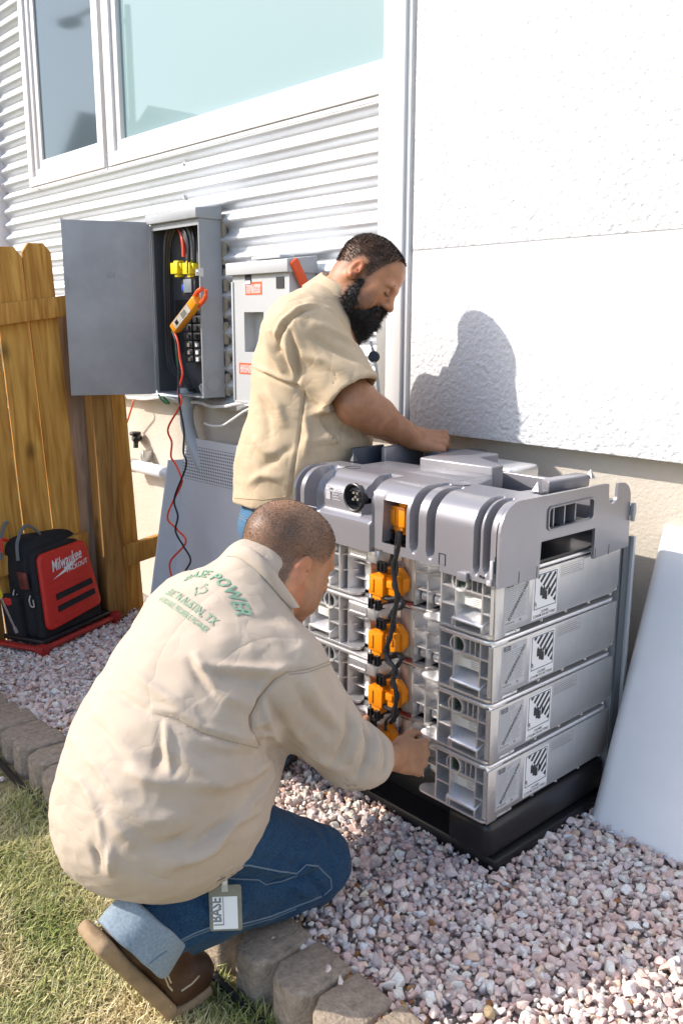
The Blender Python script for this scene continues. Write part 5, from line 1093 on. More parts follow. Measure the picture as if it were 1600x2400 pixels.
def relax(V, F, it=2, lam=.5):
    for _ in range(it):
        A = np.zeros_like(V); c = np.zeros(len(V)); m = F.shape[1]
        for k in range(m):
            np.add.at(A, F[:, k], V[F[:, (k+1) % m]]); np.add.at(c, F[:, k], 1); np.add.at(A, F[:, (k+1) % m], V[F[:, k]]); np.add.at(c, F[:, (k+1) % m], 1)
        V = V+lam*(A/np.maximum(c, 1)[:, None]-V)
    return V
def folds(V, F, lines):                   # cloth folds: each line is a run of points in space, a half width and a height (minus = crease)
    N = vnormals(V, F); off = np.zeros(len(V))
    for pts, w, amp in lines:
        pts = [np.asarray(p, float) for p in pts]; best = np.full(len(V), 1e9); tt = np.zeros(len(V)); m = len(pts)-1
        lo = np.min(pts, 0)-3*w; hi = np.max(pts, 0)+3*w; I = np.where(((V > lo) & (V < hi)).all(1))[0]; P = V[I]; b = np.full(len(I), 1e9); tb = np.zeros(len(I))
        for i in range(m):
            a, c = pts[i], pts[i+1]; ab = c-a; t = np.clip(((P-a)@ab)/(ab@ab), 0, 1); d = np.linalg.norm(P-a-t[:, None]*ab, axis=1); q = d < b; b[q] = d[q]; tb[q] = ((i+t)/m)[q]
        off[I] += amp*np.exp(-(b/w)**2)*np.sin(np.pi*np.clip(tb*.9+.05, 0, 1))**.5
    return V+N*off[:, None]
def wrinkle(V, F, amp, sc, direction, stretch=.35, off=0.0):     # long soft ridges running along a direction
    d = _n(direction); Q = V-(V@d)[:, None]*d*(1-stretch); Q = Q+.03*(vnoise(V, 9, off+3)[:, None]-.5)
    n = 1-np.abs(2*vnoise(Q, sc, off)-1); return V+vnormals(V, F)*(amp*(n*n-.45)*sstep(.25, .65, vnoise(V, 6, off+7)))[:, None]
def frame(fwd, up):
    f = _n(fwd); l = _n(np.cross(up, f)); u = np.cross(f, l); return np.array([f, l, u])   # rows: forward, left, up
HS = 1.0/0.853

def add_head(g, O, A, s=1.0, jowl=1.0, neck=None, nr=.060):
    s = s*HS
    def P(x, y, z): return np.array(O)+s*(A[0]*x+A[1]*y+A[2]*z)
    def el(c, r, k=.02, sub=False, B=None): g.el(P(*c), np.array(r)*s, A if B is None else B, k*s, sub)
    def rc(a, b, r1, r2, k=.012, sub=False): g.rc(P(*a), P(*b), r1*s, r2*s, k*s, sub)
    el((-.014, 0, .043), (.099, .077, .085)); el((.040, 0, .040), (.058, .064, .066), .03); el((.044, 0, -.028), (.052, .058*jowl, .078), .03)
    el((.030, 0, -.074), (.056, .056*jowl, .042), .03); rc((.070, -.012, -.100), (.070, .012, -.100), .020, .020, .025)
    for q in (-1, 1):
        el((.060, q*.040, -.016), (.030, .024, .026), .02); rc((.086, q*.044, .022), (.094, q*.012, .020), .010, .011, .014)
        el((.100, q*.032, .003), (.014, .017, .013), .012, True); el((.083, q*.031, .002), (.0145, .016, .0135), .004)
        el((.046, q*.050*jowl, -.062), (.034, .022, .034), .025)
    rc((.096, 0, .016), (.113, 0, -.026), .0095, .0125, .012); rc((.113, 0, -.027), (.119, 0, -.030), .0135, .0125, .008)
    for q in (-1, 1): el((.105, q*.0145, -.033), (.013, .009, .009), .007)
    rc((.098, -.018, -.056), (.098, .018, -.056), .0075, .0075, .008); rc((.096, -.016, -.069), (.096, .016, -.069), .0085, .0085, .008); rc((.108, -.026, -.0625), (.108, .026, -.0625), .0022, .0022, .003, True)
    # ears: rim, bowl, lobe
    for q in (-1, 1):
        t = R(-12); e = np.array([math.cos(t)*A[0]+math.sin(t)*A[2], A[1], -math.sin(t)*A[0]+math.cos(t)*A[2]])
        ec = (-.012, q*.0845, -.002); el(ec, (.0185, .0085, .032), .006, False, e); el((-.008, q*.095, .004), (.0110, .0085, .021), .003, True, e)
        rc((-.010, q*.087, -.026), (-.002, q*.083, -.030), .008, .006, .005); el((.001, q*.085, -.006), (.006, .006, .008), .004)
        el((.0, q*.0905, -.004), (.004, .009, .0045), .002, True)
    if neck is not None: g.rc(P(-.035, 0, -.03), neck, nr*s, nr*1.08*s, .03*s)
    return P

def add_hand(g, W, d, n, side, curls, thumb=(.6, .5, .3), s=1.0, spread=.10, flex=None):
    """W wrist, d towards the knuckles, n back of the hand, side +1: thumb on cross(n,d)"""
    s *= HS; d = _n(d); n = _n(np.array(n)-d*(np.array(n)@d)); t = _n(np.cross(n, d))*side; W = np.array(W, float); tips = []
    kn = []
    for i, (ox, ln) in enumerate(((.033, .088), (.011, .092), (-.011, .087), (-.032, .078))):
        K = W+s*(d*ln+t*ox+n*(.004-.0025*abs(i-1.2))); kn.append(K); g.rc(W+s*(t*ox*.55), K, .0155*s, .0112*s, .008*s); g.el(K+s*n*.002, np.array([.0125, .0115, .0125])*s, None, .006*s)
    g.el(W+s*(d*.045-n*.006), np.array([.045, .036, .016])*s, [d, t, n], .014*s)
    for i, (K, L) in enumerate(zip(kn, (.074, .083, .077, .060))):
        c = curls[i]; a = 0.0; p = K; dirn = _n(d+t*(spread*(1.3-i)*.5)); rad = (.0089, .0091, .0087, .0078)[i]
        for j, fr in enumerate((.46, .30, .24)):
            a += c[j]; v = dirn*math.cos(a)-n*math.sin(a); q = p+s*L*fr*v; g.rc(p, q, rad*s*(1.06-.08*j), rad*s*(.98-.10*j), .004*s); p = q
        tips.append(p)
    b = W+s*(d*.022+t*.030-n*.006); g.rc(W+s*(d*.008+t*.016), b, .016*s, .0155*s, .014*s)
    v1 = _n(d*math.cos(thumb[0])+t*math.sin(thumb[0])-n*thumb[1]); m = b+s*.044*v1; g.rc(b, m, .0145*s, .0115*s, .012*s)
    v2 = _n(v1+d*.35-t*thumb[2]-n*.25); m2 = m+s*.034*v2; g.rc(m, m2, .0112*s, .0100*s, .004*s); v3 = _n(v2-t*thumb[2]*.6); g.rc(m2, m2+s*.024*v3, .0100*s, .0080*s, .004*s); tips.append(m2+s*.024*v3)
    return tips
# ------------------------------------------------------------------ crouching man: shapes
def shape_C():
    M_ = {}
    hipR, hipL = np.array([-1.60, .95, .36]), np.array([-1.80, .99, .38]); kneeR = np.array([-1.570, 1.352, .080]); ankR = np.array([-1.572, .845, .12]); ballR = np.array([-1.575, .868, -.045])
    kneeL = np.array([-2.03, 1.47, .47]); ankL = np.array([-2.17, 1.66, .09])
    sp0, sp1, sp2 = np.array([-1.69, .93, .44]), np.array([-1.70, 1.05, .60]), np.array([-1.715, 1.17, .73])
    neck = atd(634, 1362, 2.20); shR, shL = np.array([-1.545, 1.20, .695]), np.array([-1.895, 1.185, .742])
    elR, wrR = np.array([-1.475, 1.400, .412]), np.array([-1.508, 1.575, .350]); elL, wrL = np.array([-1.98, 1.42, .50]), np.array([-1.825, 1.625, .330])
    headO = atd(668, 1314, 2.25); hA = frame((.10, .90, -.42), (.05, .41, .91))
    # body: head, neck, trunk, arms and hands
    g = SDF((-2.16, .80, .20), (-1.34, 1.84, 1.10), .0036)
    g.rc(sp0, sp1, .14, .15, .06); g.rc(sp1, sp2, .15, .13, .06); g.rc(shL, shR, .075, .075, .06); g.rc(sp2, neck, .11, .08, .05)
    P = add_head(g, headO, hA, 1.03, 1.06, neck+np.array([0, -.015, -.01]), .066)
    g.rc(P(-.075, -.03, -.055), P(-.075, .03, -.055), .030, .030, .03)
    for s_, e_, w_ in ((shR, elR, wrR), (shL, elL, wrL)): g.rc(s_, e_, .062, .050, .05); g.rc(e_, w_, .048, .033, .03)
    cl = [(.75, .55, .4), (.9, .7, .4), (1.0, .8, .5), (1.05, .8, .5)]
    add_hand(g, wrR, (.12, .94, -.30), (.88, -.20, .28), 1, [(1.1, .8, .4), (1.15, .8, .4), (1.2, .8, .5), (1.2, .8, .5)], (.5, .35, .3), 1.0)
    add_hand(g, wrL, (.62, .74, -.10), (-.25, .15, .95), 1, [(.35, .5, .4), (.45, .6, .4), (.6, .6, .4), (.7, .6, .4)], (.35, .6, .1), 1.0)
    V, F = g.mesh(); M_['body'] = (relax(V, F, 2, .4), F); M_['head'] = (headO, hA, P)
    # shirt
    g = SDF((-2.25, .50, .10), (-1.30, 1.66, .98), .0062)
    A = frame((0, .66, .75), (0, -.75, .66))          # forward = up the spine
    g.el((-1.675, .905, .45), (.215, .222, .172), A, .08); g.el((-1.69, .995, .565), (.225, .245, .190), A, .08); g.el((-1.715, 1.115, .690), (.20, .245, .172), A, .08); g.el((-1.765, 1.18, .765), (.13, .17, .10), A, .08)
    g.rc(shL+[.02, 0, -.01], shR+[-.02, 0, -.01], .115, .112, .07); g.rc((-1.715, 1.17, .74), neck+np.array([-.022, -.028, .008]), .15, .102, .06)
    g.el((-1.665, .885, .37), (.20, .165, .15), None, .08); g.el((-1.56, .98, .36), (.12, .17, .15), None, .06); g.el((-1.72, 1.06, .44), (.24, .22, .2), None, .06)
    for s_, e_, w_, r0, r1, r2 in ((shR, elR, wrR, .112, .080, .055), (shL, elL, wrL, .108, .090, .062)):
        wc = w_+_n(e_-w_)*.015; g.rc(s_+_n(e_-s_)*.03, e_, r0, r1, .05); g.rc(e_, wc, r1, r2, .05)
    g.rc((-1.485, 1.45, .360), (-1.488, 1.53, .335), .070, .060, .03)
    g.mark()
    hq = [atd(190, 1965, 2.06), atd(440, 2070, 1.99), atd(658, 1845, 2.16)]; hp = hq[1]; hn_ = _n(np.cross(hq[1]-hq[0], hq[2]-hq[0])); hn_ = hn_ if hn_[2] < 0 else -hn_; g.cut(hp, hn_); g.hollow(hp, hn_, .05, .014)
    g.noise(.010, 9); g.noise(.006, 22, 5)
    V, F = g.mesh(); M_['shirt'] = (relax(V, F, 2, .5), F)
    # trousers
    g = SDF((-2.34, .60, -.02), (-1.36, 1.80, .62), .0062)
    g.el((-1.68, .96, .36), (.17, .15, .13), None, .05); g.rc(hipR, kneeR+[0, -.02, .03], .128, .094, .06); g.rc(kneeR+[0, -.02, .012], np.array([-1.572, 1.0, .150]), .092, .092, .04, flat=((1, 0, 0), .92)); g.rc((-1.572, 1.02, .145), (-1.572, .850, .145), .090, .094, .03, flat=((1, 0, 0), .72))
    g.rc(hipL, kneeL, .13, .095, .06); g.rc(kneeL, ankL, .09, .075, .04); g.rc((-1.57, 1.05, .17), (-1.57, 1.22, .13), .085, .085, .05)
    g.mark(); e = np.array([-1.572, .838, .152]); cd = _n((0, -.81, -.58)); g.cutl(e+cd*.01, cd, .18)
    g.noise(.010, 12, 3); g.noise(.006, 28, 7)
    V, F = g.mesh(); V = relax(V, F, 2, .5)
    M_['trousers'] = (V, F)
    # turned-up cuff
    g = SDF((-1.74, .66, -.04), (-1.40, 1.06, .38), .0045); g.rc(e-cd*.045, e+cd*.060, .106, .113, .01, flat=((1, 0, 0), .76)); g.cut(e+cd*.045, cd, .006); g.cut(e-cd*.038, -cd, .006)
    g.mark(); g._D0 = g.D.copy(); g.hollow(e+cd*.045, cd, .04, .011); g.noise(.006, 22, 2); V, F = g.mesh(); M_['cuff'] = (relax(V, F, 1, .5), F)
    # boot: upper and sole, heel lifted
    hl = np.array([-1.572, .728, .185]); sd = _n(ballR-hl); tp = np.array([-1.575, .950, -.048]); nrm = _n(np.cross(np.array([1., 0, 0]), sd)); nrm = nrm if nrm[1] > 0 else -nrm
    g = SDF((-1.70, .62, -.13), (-1.44, 1.08, .30), .0042)
    g.rc(hl+nrm*.044+sd*.035, ballR+nrm*.062-sd*.02, .047, .056, .03); g.rc(ballR+nrm*.058-sd*.01, tp+np.array([0, .004, .030]), .060, .054, .03); g.rc(hl+nrm*.056+sd*.07, ankR+np.array([0, .03, .02]), .052, .054, .03); g.rc(hl+nrm*.10+sd*.16, ankR+[0, .03, .01], .056, .056, .04)
    g.cut(hl+nrm*.012, -nrm, .006); g.cut((0, 0, LAWNZ+.028), (0, 0, -1), .006); V, F = g.mesh(); M_['boot'] = (relax(V, F, 1, .4), F)
    g = SDF((-1.70, .62, -.13), (-1.44, 1.08, .30), .0042)
    L0 = np.linalg.norm(ballR-hl); XA = np.array([1., 0, 0]); g.bx((hl+ballR)/2-sd*.012, (L0/2+.022, .056, .017), [sd, XA, nrm], .012, .0); fd = _n(tp-ballR+np.array([0, 0, .012])); g.bx((ballR+tp)/2+[0, .012, -.012], (.062, .056, .015), [fd, XA, np.cross(fd, XA)], .014, .012); g.rc(hl+sd*.01, hl+sd*.02, .054, .056, .008, flat=(nrm, .36)); V, F = g.mesh(); M_['sole'] = (relax(V, F, 1, .4), F)
    # the far boot, toes just showing past the body
    g = SDF((-2.42, 1.55, -.05), (-2.02, 1.95, .26), .006); a = np.array([-2.17, 1.66, .10]); t_ = np.array([-2.235, 1.80, .035]); g.rc(a, a+[0, 0, .08], .062, .06, .02); g.rc(a-[0, 0, .05], t_, .056, .050, .04); g.cut((0, 0, .012), (0, 0, -1), .006); V, F = g.mesh(); M_['boot_far'] = (V, F)
    return M_, dict(neck=neck, shR=shR, elR=elR, wrR=wrR, hipR=hipR, kneeR=kneeR, ankR=ankR, hl=hl, nrm=nrm, sd=sd, e=e, cd=cd, ballR=ballR)

# ------------------------------------------------------------------ standing man: shapes
def shape_S():
    M_ = {}; fw = _n((.67, .742, 0)); lf = np.array([-fw[1], fw[0], 0]); rt = -lf       # forward, left, right
    hip = np.array([-2.385, 1.953, .84]); 
    O = hip*[1, 1, 0]
    def Q(f, l, z): return O+fw*f+lf*l+np.array([0, 0, z])
    neck = atd(815, 705, 3.08); shR, shL = atd(712, 775, 2.92), Q(.06, .21, 1.50)
    elR, wrR = atd(838, 948, 2.86), atd(968, 1028, 2.99); elL, wrL = Q(.22, .24, 1.18), Q(.40, .10, 1.09)
    headO = atd(857, 653, 3.02); hA = frame((.772, .313, -.554), (.371, .485, .792))
    g = SDF((-2.78, 1.60, .95), (-1.86, 2.50, 1.86), .0036)
    g.rc(Q(0, 0, .95), Q(.03, 0, 1.2), .16, .17, .06); g.rc(Q(.03, 0, 1.2), Q(.09, 0, 1.42), .17, .13, .06); g.rc(shL, shR, .075, .075, .06)
    P = add_head(g, headO, hA, .97, 1.08, neck+np.array([0, 0, -.03]), .068); g.rc(Q(.06, 0, 1.48), neck, .10, .085, .05)
    for s_, e_, w_ in ((shR, elR, wrR), (shL, elL, wrL)): g.rc(s_, e_, .074, .066, .04); g.rc(e_, _n(w_-e_)*.08+e_, .068, .064, .02); g.rc(e_, w_, .064, .040, .03)
    cl = [(1.0, 1.1, .7), (1.15, 1.1, .7), (1.2, 1.1, .7), (1.2, 1.1, .7)]
    add_hand(g, wrR, fw*.95+rt*(-.10)+np.array([0, 0, -.14]), np.array([0, 0, 1.])+rt*.75+fw*.15, 1, cl, (.45, .75, .2), 1.06)
    add_hand(g, wrL, fw*.9+rt*.3+np.array([0, 0, -.2]), np.array([0, 0, 1.])-rt*.3, -1, cl, (.45, .6, .2), 1.05)
    V, F = g.mesh(); M_['body'] = (relax(V, F, 2, .4), F); M_['head'] = (headO, hA, P)
    # shirt
    g = SDF((-2.86, 1.50, .68), (-1.98, 2.46, 1.66), .0062); T = [fw, lf, np.array([0, 0, 1.])]
    def torso_(h, k):
        h.el(Q(.015, 0, .99), (.205, .225, .25), T, k); h.el(Q(.055, 0, 1.12), (.225, .230, .24), T, k); h.el(Q(.040, 0, 1.33), (.190, .22, .20), T, k)
    torso_(g, .08)
    g.rc(Q(.04, .16, 1.47), Q(.025, -.13, 1.47), .112, .112, .07); g.rc(Q(.05, 0, 1.47), neck+np.array([0, 0, -.015])-fw*.045, .15, .105, .06)
    g.rc(Q(-.02, .02, .98), Q(-.035, .02, .85), .205, .212, .06, flat=(fw, .94))
    g.rc(shR, elR+_n(elR-shR)*.05, .114, .106, .05); g.rc(shL, elL+_n(elL-shL)*.05, .11, .10, .05)
    g.mark(); sn = _n(elR-shR); 
    V0 = atd(814, 932, 2.86); ncut = _n(elR-shR)
    # sleeve ends: cut only around the arms
    def armcut(e_, n_, rad):
        n_ = _n(n_); m = np.array([rad+.1]*3); sl = g._sl(e_-m, e_+m); x, y, z = g._xyz(sl); d = (x-e_[0])*n_[0]+(y-e_[1])*n_[1]+(z-e_[2])*n_[2]
        r_ = np.sqrt((x-e_[0])**2+(y-e_[1])**2+(z-e_[2])**2); use = (r_ < rad+.06); a = g.D[sl]; D0 = g._D0[sl]
        arm = arms[sl]; res = np.where((arm < .004) & use & (torso[sl] > .004), np.maximum(a, d), a); inner = np.maximum(np.maximum(D0+.012, -(d+.06)), 0*d-1); res = np.where(use & (torso[sl] > .03), np.maximum(res, -inner), res); g.D[sl] = res.astype(np.float32)
    ga = SDF(g.lo, g.lo+(g.n-1)*g.h, g.h); ga.D = np.full(g.D.shape, 1.0, np.float32); ga.rc(shR, elR+_n(elR-shR)*.09, .13, .125, .0); ga.rc(shL, elL+_n(elL-shL)*.09, .125, .12, .0); arms = ga.D
    gt = SDF(g.lo, g.lo+(g.n-1)*g.h, g.h); gt.D = np.full(g.D.shape, 1.0, np.float32); torso_(gt, .0); torso = gt.D
    armcut(V0, ncut, .16); armcut(elL, _n(elL-shL), .15)
    hp = np.array([0, 0, .800]); hn_ = np.array([0, 0, -1.0])+fw*.06; g.cut(Q(0, 0, .893), hn_); g.hollow(Q(0, 0, .893), hn_, .05, .014)
    g.noise(.010, 9); g.noise(.006, 22, 5)
    V, F = g.mesh(); M_['shirt'] = (relax(V, F, 2, .5), F)
    g = SDF((-2.85, 1.5, -.12), (-2.1, 2.3, .92), .008)
    g.el(Q(-.02, 0, .80), (.19, .205, .16), T, .05)
    for q in (-1, 1): g.rc(Q(0, q*.10, .76), Q(.0, q*.12, .42), .125, .092, .05); g.rc(Q(.0, q*.12, .42), Q(-.04, q*.13, .0), .092, .078, .03)
    g.cut((0, 0, -.05), (0, 0, -1)); g.noise(.010, 12, 3); V, F = g.mesh(); M_['trousers'] = (relax(V, F, 2, .5), F)
    g = SDF((-2.85, 1.5, -.16), (-2.1, 2.4, .12), .008)
    for q in (-1, 1): g.rc(Q(-.05, q*.13, .02), Q(.12, q*.15, -.03), .062, .052, .03); g.rc(Q(-.05, q*.13, .02), Q(-.05, q*.13, .08), .062, .06, .03)
    g.cut((0, 0, -.055), (0, 0, -1)); V, F = g.mesh(); M_['boots'] = (V, F)
    return M_, dict(Q=Q, fw=fw, lf=lf, rt=rt, neck=neck, shR=shR, elR=elR, wrR=wrR)
# ------------------------------------------------------------------ people: build
def skin_mat(name, hair_col):
    m = bpy.data.materials.new(name); m.use_nodes = True; N = m.node_tree.nodes; L = m.node_tree.links; b = N['Principled BSDF']
    b.inputs['Roughness'].default_value = 0.48; b.inputs['Specular IOR Level'].default_value = 0.4
    b.inputs['Subsurface Weight'].default_value = 0.12; b.inputs['Subsurface Radius'].default_value = (0.012, 0.005, 0.003); b.inputs['Subsurface Scale'].default_value = 0.5
    at = N.new('ShaderNodeAttribute'); at.attribute_name = 'tint'; ah = N.new('ShaderNodeAttribute'); ah.attribute_name = 'hair'
    tc = N.new('ShaderNodeTexCoord'); nz = N.new('ShaderNodeTexNoise'); nz.inputs['Scale'].default_value = 420; nz.inputs['Detail'].default_value = 2; L.new(tc.outputs['Object'], nz.inputs['Vector'])
    n2 = N.new('ShaderNodeTexNoise'); n2.inputs['Scale'].default_value = 38; n2.inputs['Detail'].default_value = 4; L.new(tc.outputs['Object'], n2.inputs['Vector'])
    r1 = N.new('ShaderNodeMapRange'); r1.inputs[1].default_value = .35; r1.inputs[2].default_value = .65; r1.inputs[3].default_value = .62; r1.inputs[4].default_value = 1.12; L.new(nz.outputs[0], r1.inputs[0])
    ml = N.new('ShaderNodeMath'); ml.operation = 'MULTIPLY'; ml.use_clamp = True; L.new(r1.outputs[0], ml.inputs[0]); L.new(ah.outputs['Fac'], ml.inputs[1])
    mot = N.new('ShaderNodeMix'); mot.data_type = 'RGBA'; mot.blend_type = 'MULTIPLY'; mot.inputs[0].default_value = 1; L.new(at.outputs['Color'], mot.inputs[6])
    r2 = N.new('ShaderNodeMapRange'); r2.inputs[1].default_value = .3; r2.inputs[2].default_value = .7; r2.inputs[3].default_value = .86; r2.inputs[4].default_value = 1.08; L.new(n2.outputs[0], r2.inputs[0]); L.new(r2.outputs[0], mot.inputs[7])
    mx = N.new('ShaderNodeMix'); mx.data_type = 'RGBA'; L.new(ml.outputs[0], mx.inputs[0]); L.new(mot.outputs[2], mx.inputs[6]); mx.inputs[7].default_value = tuple(hair_col)+(1,); L.new(mx.outputs[2], b.inputs['Base Color'])
    bp_ = N.new('ShaderNodeBump'); bp_.inputs['Strength'].default_value = .18; bp_.inputs['Distance'].default_value = .002; L.new(nz.outputs[0], bp_.inputs['Height']); L.new(bp_.outputs[0], b.inputs['Normal'])
    return m
def cloth(name, col, k2, weave=900, rough=.85, col2=None, amt=.12, fine=None, crease=1.0):
    m = mat(name, col, rough, var=(fine or 7, amt), col2=col2, bump=(weave, .25, .0015), bumps=[(k2, .22, .004)], spec=.15, sheen=.08)
    N = m.node_tree.nodes; L = m.node_tree.links; b = N['Principled BSDF']; last = b.inputs['Normal'].links[0].from_socket
    tc = N.new('ShaderNodeTexCoord')
    for sc, st, sx in ((4.5, .50, (1, .38, 1)), (12.0, .24, (.5, 1, 1))):        # thin pressed creases
        mp = N.new('ShaderNodeMapping'); mp.inputs['Scale'].default_value = sx; mp.inputs['Rotation'].default_value = (.5, .3*sc, .7); L.new(tc.outputs['Object'], mp.inputs[0])
        nz = N.new('ShaderNodeTexNoise'); nz.inputs['Scale'].default_value = sc; nz.inputs['Detail'].default_value = 2; nz.inputs['Distortion'].default_value = .8; L.new(mp.outputs[0], nz.inputs['Vector'])
        s1 = N.new('ShaderNodeMath'); s1.operation = 'SUBTRACT'; s1.inputs[1].default_value = .5; L.new(nz.outputs[0], s1.inputs[0]); s2 = N.new('ShaderNodeMath'); s2.operation = 'ABSOLUTE'; L.new(s1.outputs[0], s2.inputs[0]); s3 = N.new('ShaderNodeMath'); s3.operation = 'POWER'; s3.inputs[1].default_value = .55; L.new(s2.outputs[0], s3.inputs[0])
        bp_ = N.new('ShaderNodeBump'); bp_.inputs['Strength'].default_value = st*crease; bp_.inputs['Distance'].default_value = .012; L.new(s3.outputs[0], bp_.inputs['Height']); L.new(last, bp_.inputs['Normal']); last = bp_.outputs[0]
    L.new(last, b.inputs['Normal']); return m
SHIRT_C = cloth('stone_cotton', (0.51, 0.415, 0.325), 26); SHIRT_S = cloth('khaki_cotton', (0.54, 0.415, 0.275), 26)
DENIM = cloth('denim', (0.006, 0.028, 0.072), 30, 700, .85, (0.034, 0.090, 0.16), .8, 240); DENIMIN = cloth('denim_wrong_side', (0.17, 0.22, 0.27), 40, 700, .85, (0.30, 0.36, 0.41), .8, 200)
DENIMS = cloth('denim_light', (0.035, 0.10, 0.19), 30, 700, .85, (0.12, 0.23, 0.34), .8, 240)
THREAD = mat('pale_thread', (0.13, 0.18, 0.235), .8); LEATH = mat('brown_leather', (0.075, 0.030, 0.014), .5, var=(16, .55), bump=(120, .3, .003)); CREPE = mat('tan_crepe_sole', (0.34, 0.23, 0.13), .8, var=(22, .35), bump=(110, .4, .004))
STITCH = mat('boot_stitch', (0.45, 0.36, 0.22), .8)
class Caster:
    def __init__(s, V, F): s.t = BVHTree.FromPolygons([tuple(v) for v in V], [tuple(int(i) for i in f) for f in F])
    def px(s, x, y, lift=0.0):
        d = Vector(ray(x, y)).normalized(); h = s.t.ray_cast(Vector(CAM), d)
        if h[0] is None: return None
        n = h[1] if h[1].dot(d) < 0 else -h[1]; return np.array(h[0]+n*lift)
    def along(s, o, d, lift=0.0):
        d = Vector(_n(d)); h = s.t.ray_cast(Vector(o), d)
        if h[0] is None: return None
        n = h[1] if h[1].dot(d) < 0 else -h[1]; return np.array(h[0]+n*lift)
def px_lines(cast, L):
    out = []
    for pts, w, amp in L:
        q = [cast.px(*p) for p in pts]; q = [p for p in q if p is not None]
        if len(q) > 1: out.append((q, w*.82, amp*1.35))
    return out
def seam(cast, pts, r, m, par, nm='seam', lift=.001, n=10):
    q = []
    for a, b in zip(pts[:-1], pts[1:]):
        for t in np.linspace(0, 1, n, endpoint=False): 
            p = cast.px(a[0]+(b[0]-a[0])*t, a[1]+(b[1]-a[1])*t, lift)
            if p is not None and (not q or np.linalg.norm(p-q[-1]) < .08): q.append(p)
    if len(q) > 2: mb = MB(); mb.tube(q, r, 6); return mb.build(nm, m, par)
def strands(name, roots, dirs, lens, w, col, par, curl=.4, seed=0, grav=0.0):
    r = np.random.default_rng(seed); n = len(roots); D = dirs/np.linalg.norm(dirs, axis=1)[:, None]; S_ = np.cross(D, r.normal(size=(n, 3))); S_ /= np.linalg.norm(S_, axis=1)[:, None]
    B2 = np.cross(D, S_); a = r.uniform(0, 6.28, n)[:, None]; off = (np.cos(a)*S_+np.sin(a)*B2)*lens[:, None]*curl*r.uniform(.3, 1, n)[:, None]; W_ = S_*w
    P0 = roots; P1 = roots+D*lens[:, None]*.5+off*.6; P2 = roots+D*lens[:, None]+off*r.uniform(-.5, 1, (n, 1))+np.array([0, 0, -grav])*lens[:, None]
    V = np.stack([P0-W_, P0+W_, P1+W_*.8, P1-W_*.8, P2], 1).reshape(-1, 3); i = np.arange(n)*5
    F = [tuple(q) for q in np.concatenate([np.stack([i, i+1, i+2], 1), np.stack([i, i+2, i+3], 1), np.stack([i+3, i+2, i+4], 1)])]
    o = link_mesh(name, V, F, col, par); o['kind'] = 'stuff'; return o
def collar(par, m, c, axis, fwd, prof, a0=-160, a1=160, nm='collar', ex=1.0, ey=1.0):
    a = _n(axis); f = _n(np.array(fwd)-a*(np.array(fwd)@a)); l = np.cross(a, f); mb = MB()
    ang = [R(180+a0+(a1-a0)*i/40) for i in range(41)]
    mb.grid(lambda t, k: np.array(c)+a*(prof[int(k)][1]+(.006*math.sin(3*t)))+(f*math.cos(t)*ex+l*math.sin(t)*ey)*prof[int(k)][0], ang, list(range(len(prof))))
    return mb.build(nm, m, par, smooth=180)

MC, JC = shape_C(); MS, JS = shape_S()
# ---- crouching man
pc_ = empty('person', (-1.65, 1.0, -.1), 'crouching man in stone long sleeve shirt and jeans, seen from behind', 'person')
V, F = MC['body']; hO, hA, hP = MC['head']; L_ = (V-hO)@hA.T/(1.03*HS)          # head-local coordinates
tint = np.tile(np.array([0.47, 0.235, 0.125]), (len(V), 1)); nz_ = vnoise(V, 60)[:, None]; tint *= .92+.16*nz_
inhead = np.linalg.norm(L_-[0, 0, .02], axis=1) < .20
x_, y_, z_ = L_.T
line = .018+.055*sstep(.045, .085, x_)-.075*sstep(-.02, -.06, x_); hm = inhead*sstep(-.008, .02, z_-line-.004*(vnoise(V, 90)-.5))*(1-sstep(.070, .088, x_))
hm = hm*(1-.50*sstep(.085, .125, z_)*(x_ > -.10))*(.66+.34*vnoise(V, 22))*.95
beard_m = inhead*.28*sstep(-.02, -.05, z_)*sstep(-.01, .03, x_)*(1-sstep(-.12, -.14, z_))
face = inhead & (x_ > .02); tint[face] *= [1.02, .95, .90]; ear = inhead & (np.abs(y_) > .079) & (np.abs(x_+.01) < .03); tint[ear] *= [1.12, .92, .88]
bo = link_mesh('body', V, F, skin_mat('skin_tan', (0.075, 0.050, 0.036)), pc_, smooth=180, attrs={'tint': tint, 'hair': np.maximum(hm, beard_m)})
r = np.random.default_rng(4); N_ = vnormals(V, F); I = np.where((hm > .3))[0]; I = r.choice(I, min(len(I), 14000)); strands('hair', V[I], N_[I]+r.normal(0, .5, (len(I), 3))+hA[0]*.35, r.uniform(.002, .0045, len(I)), .00035, mat('dark_stubble', (.075, .052, .040), .6), pc_, .3, 1)
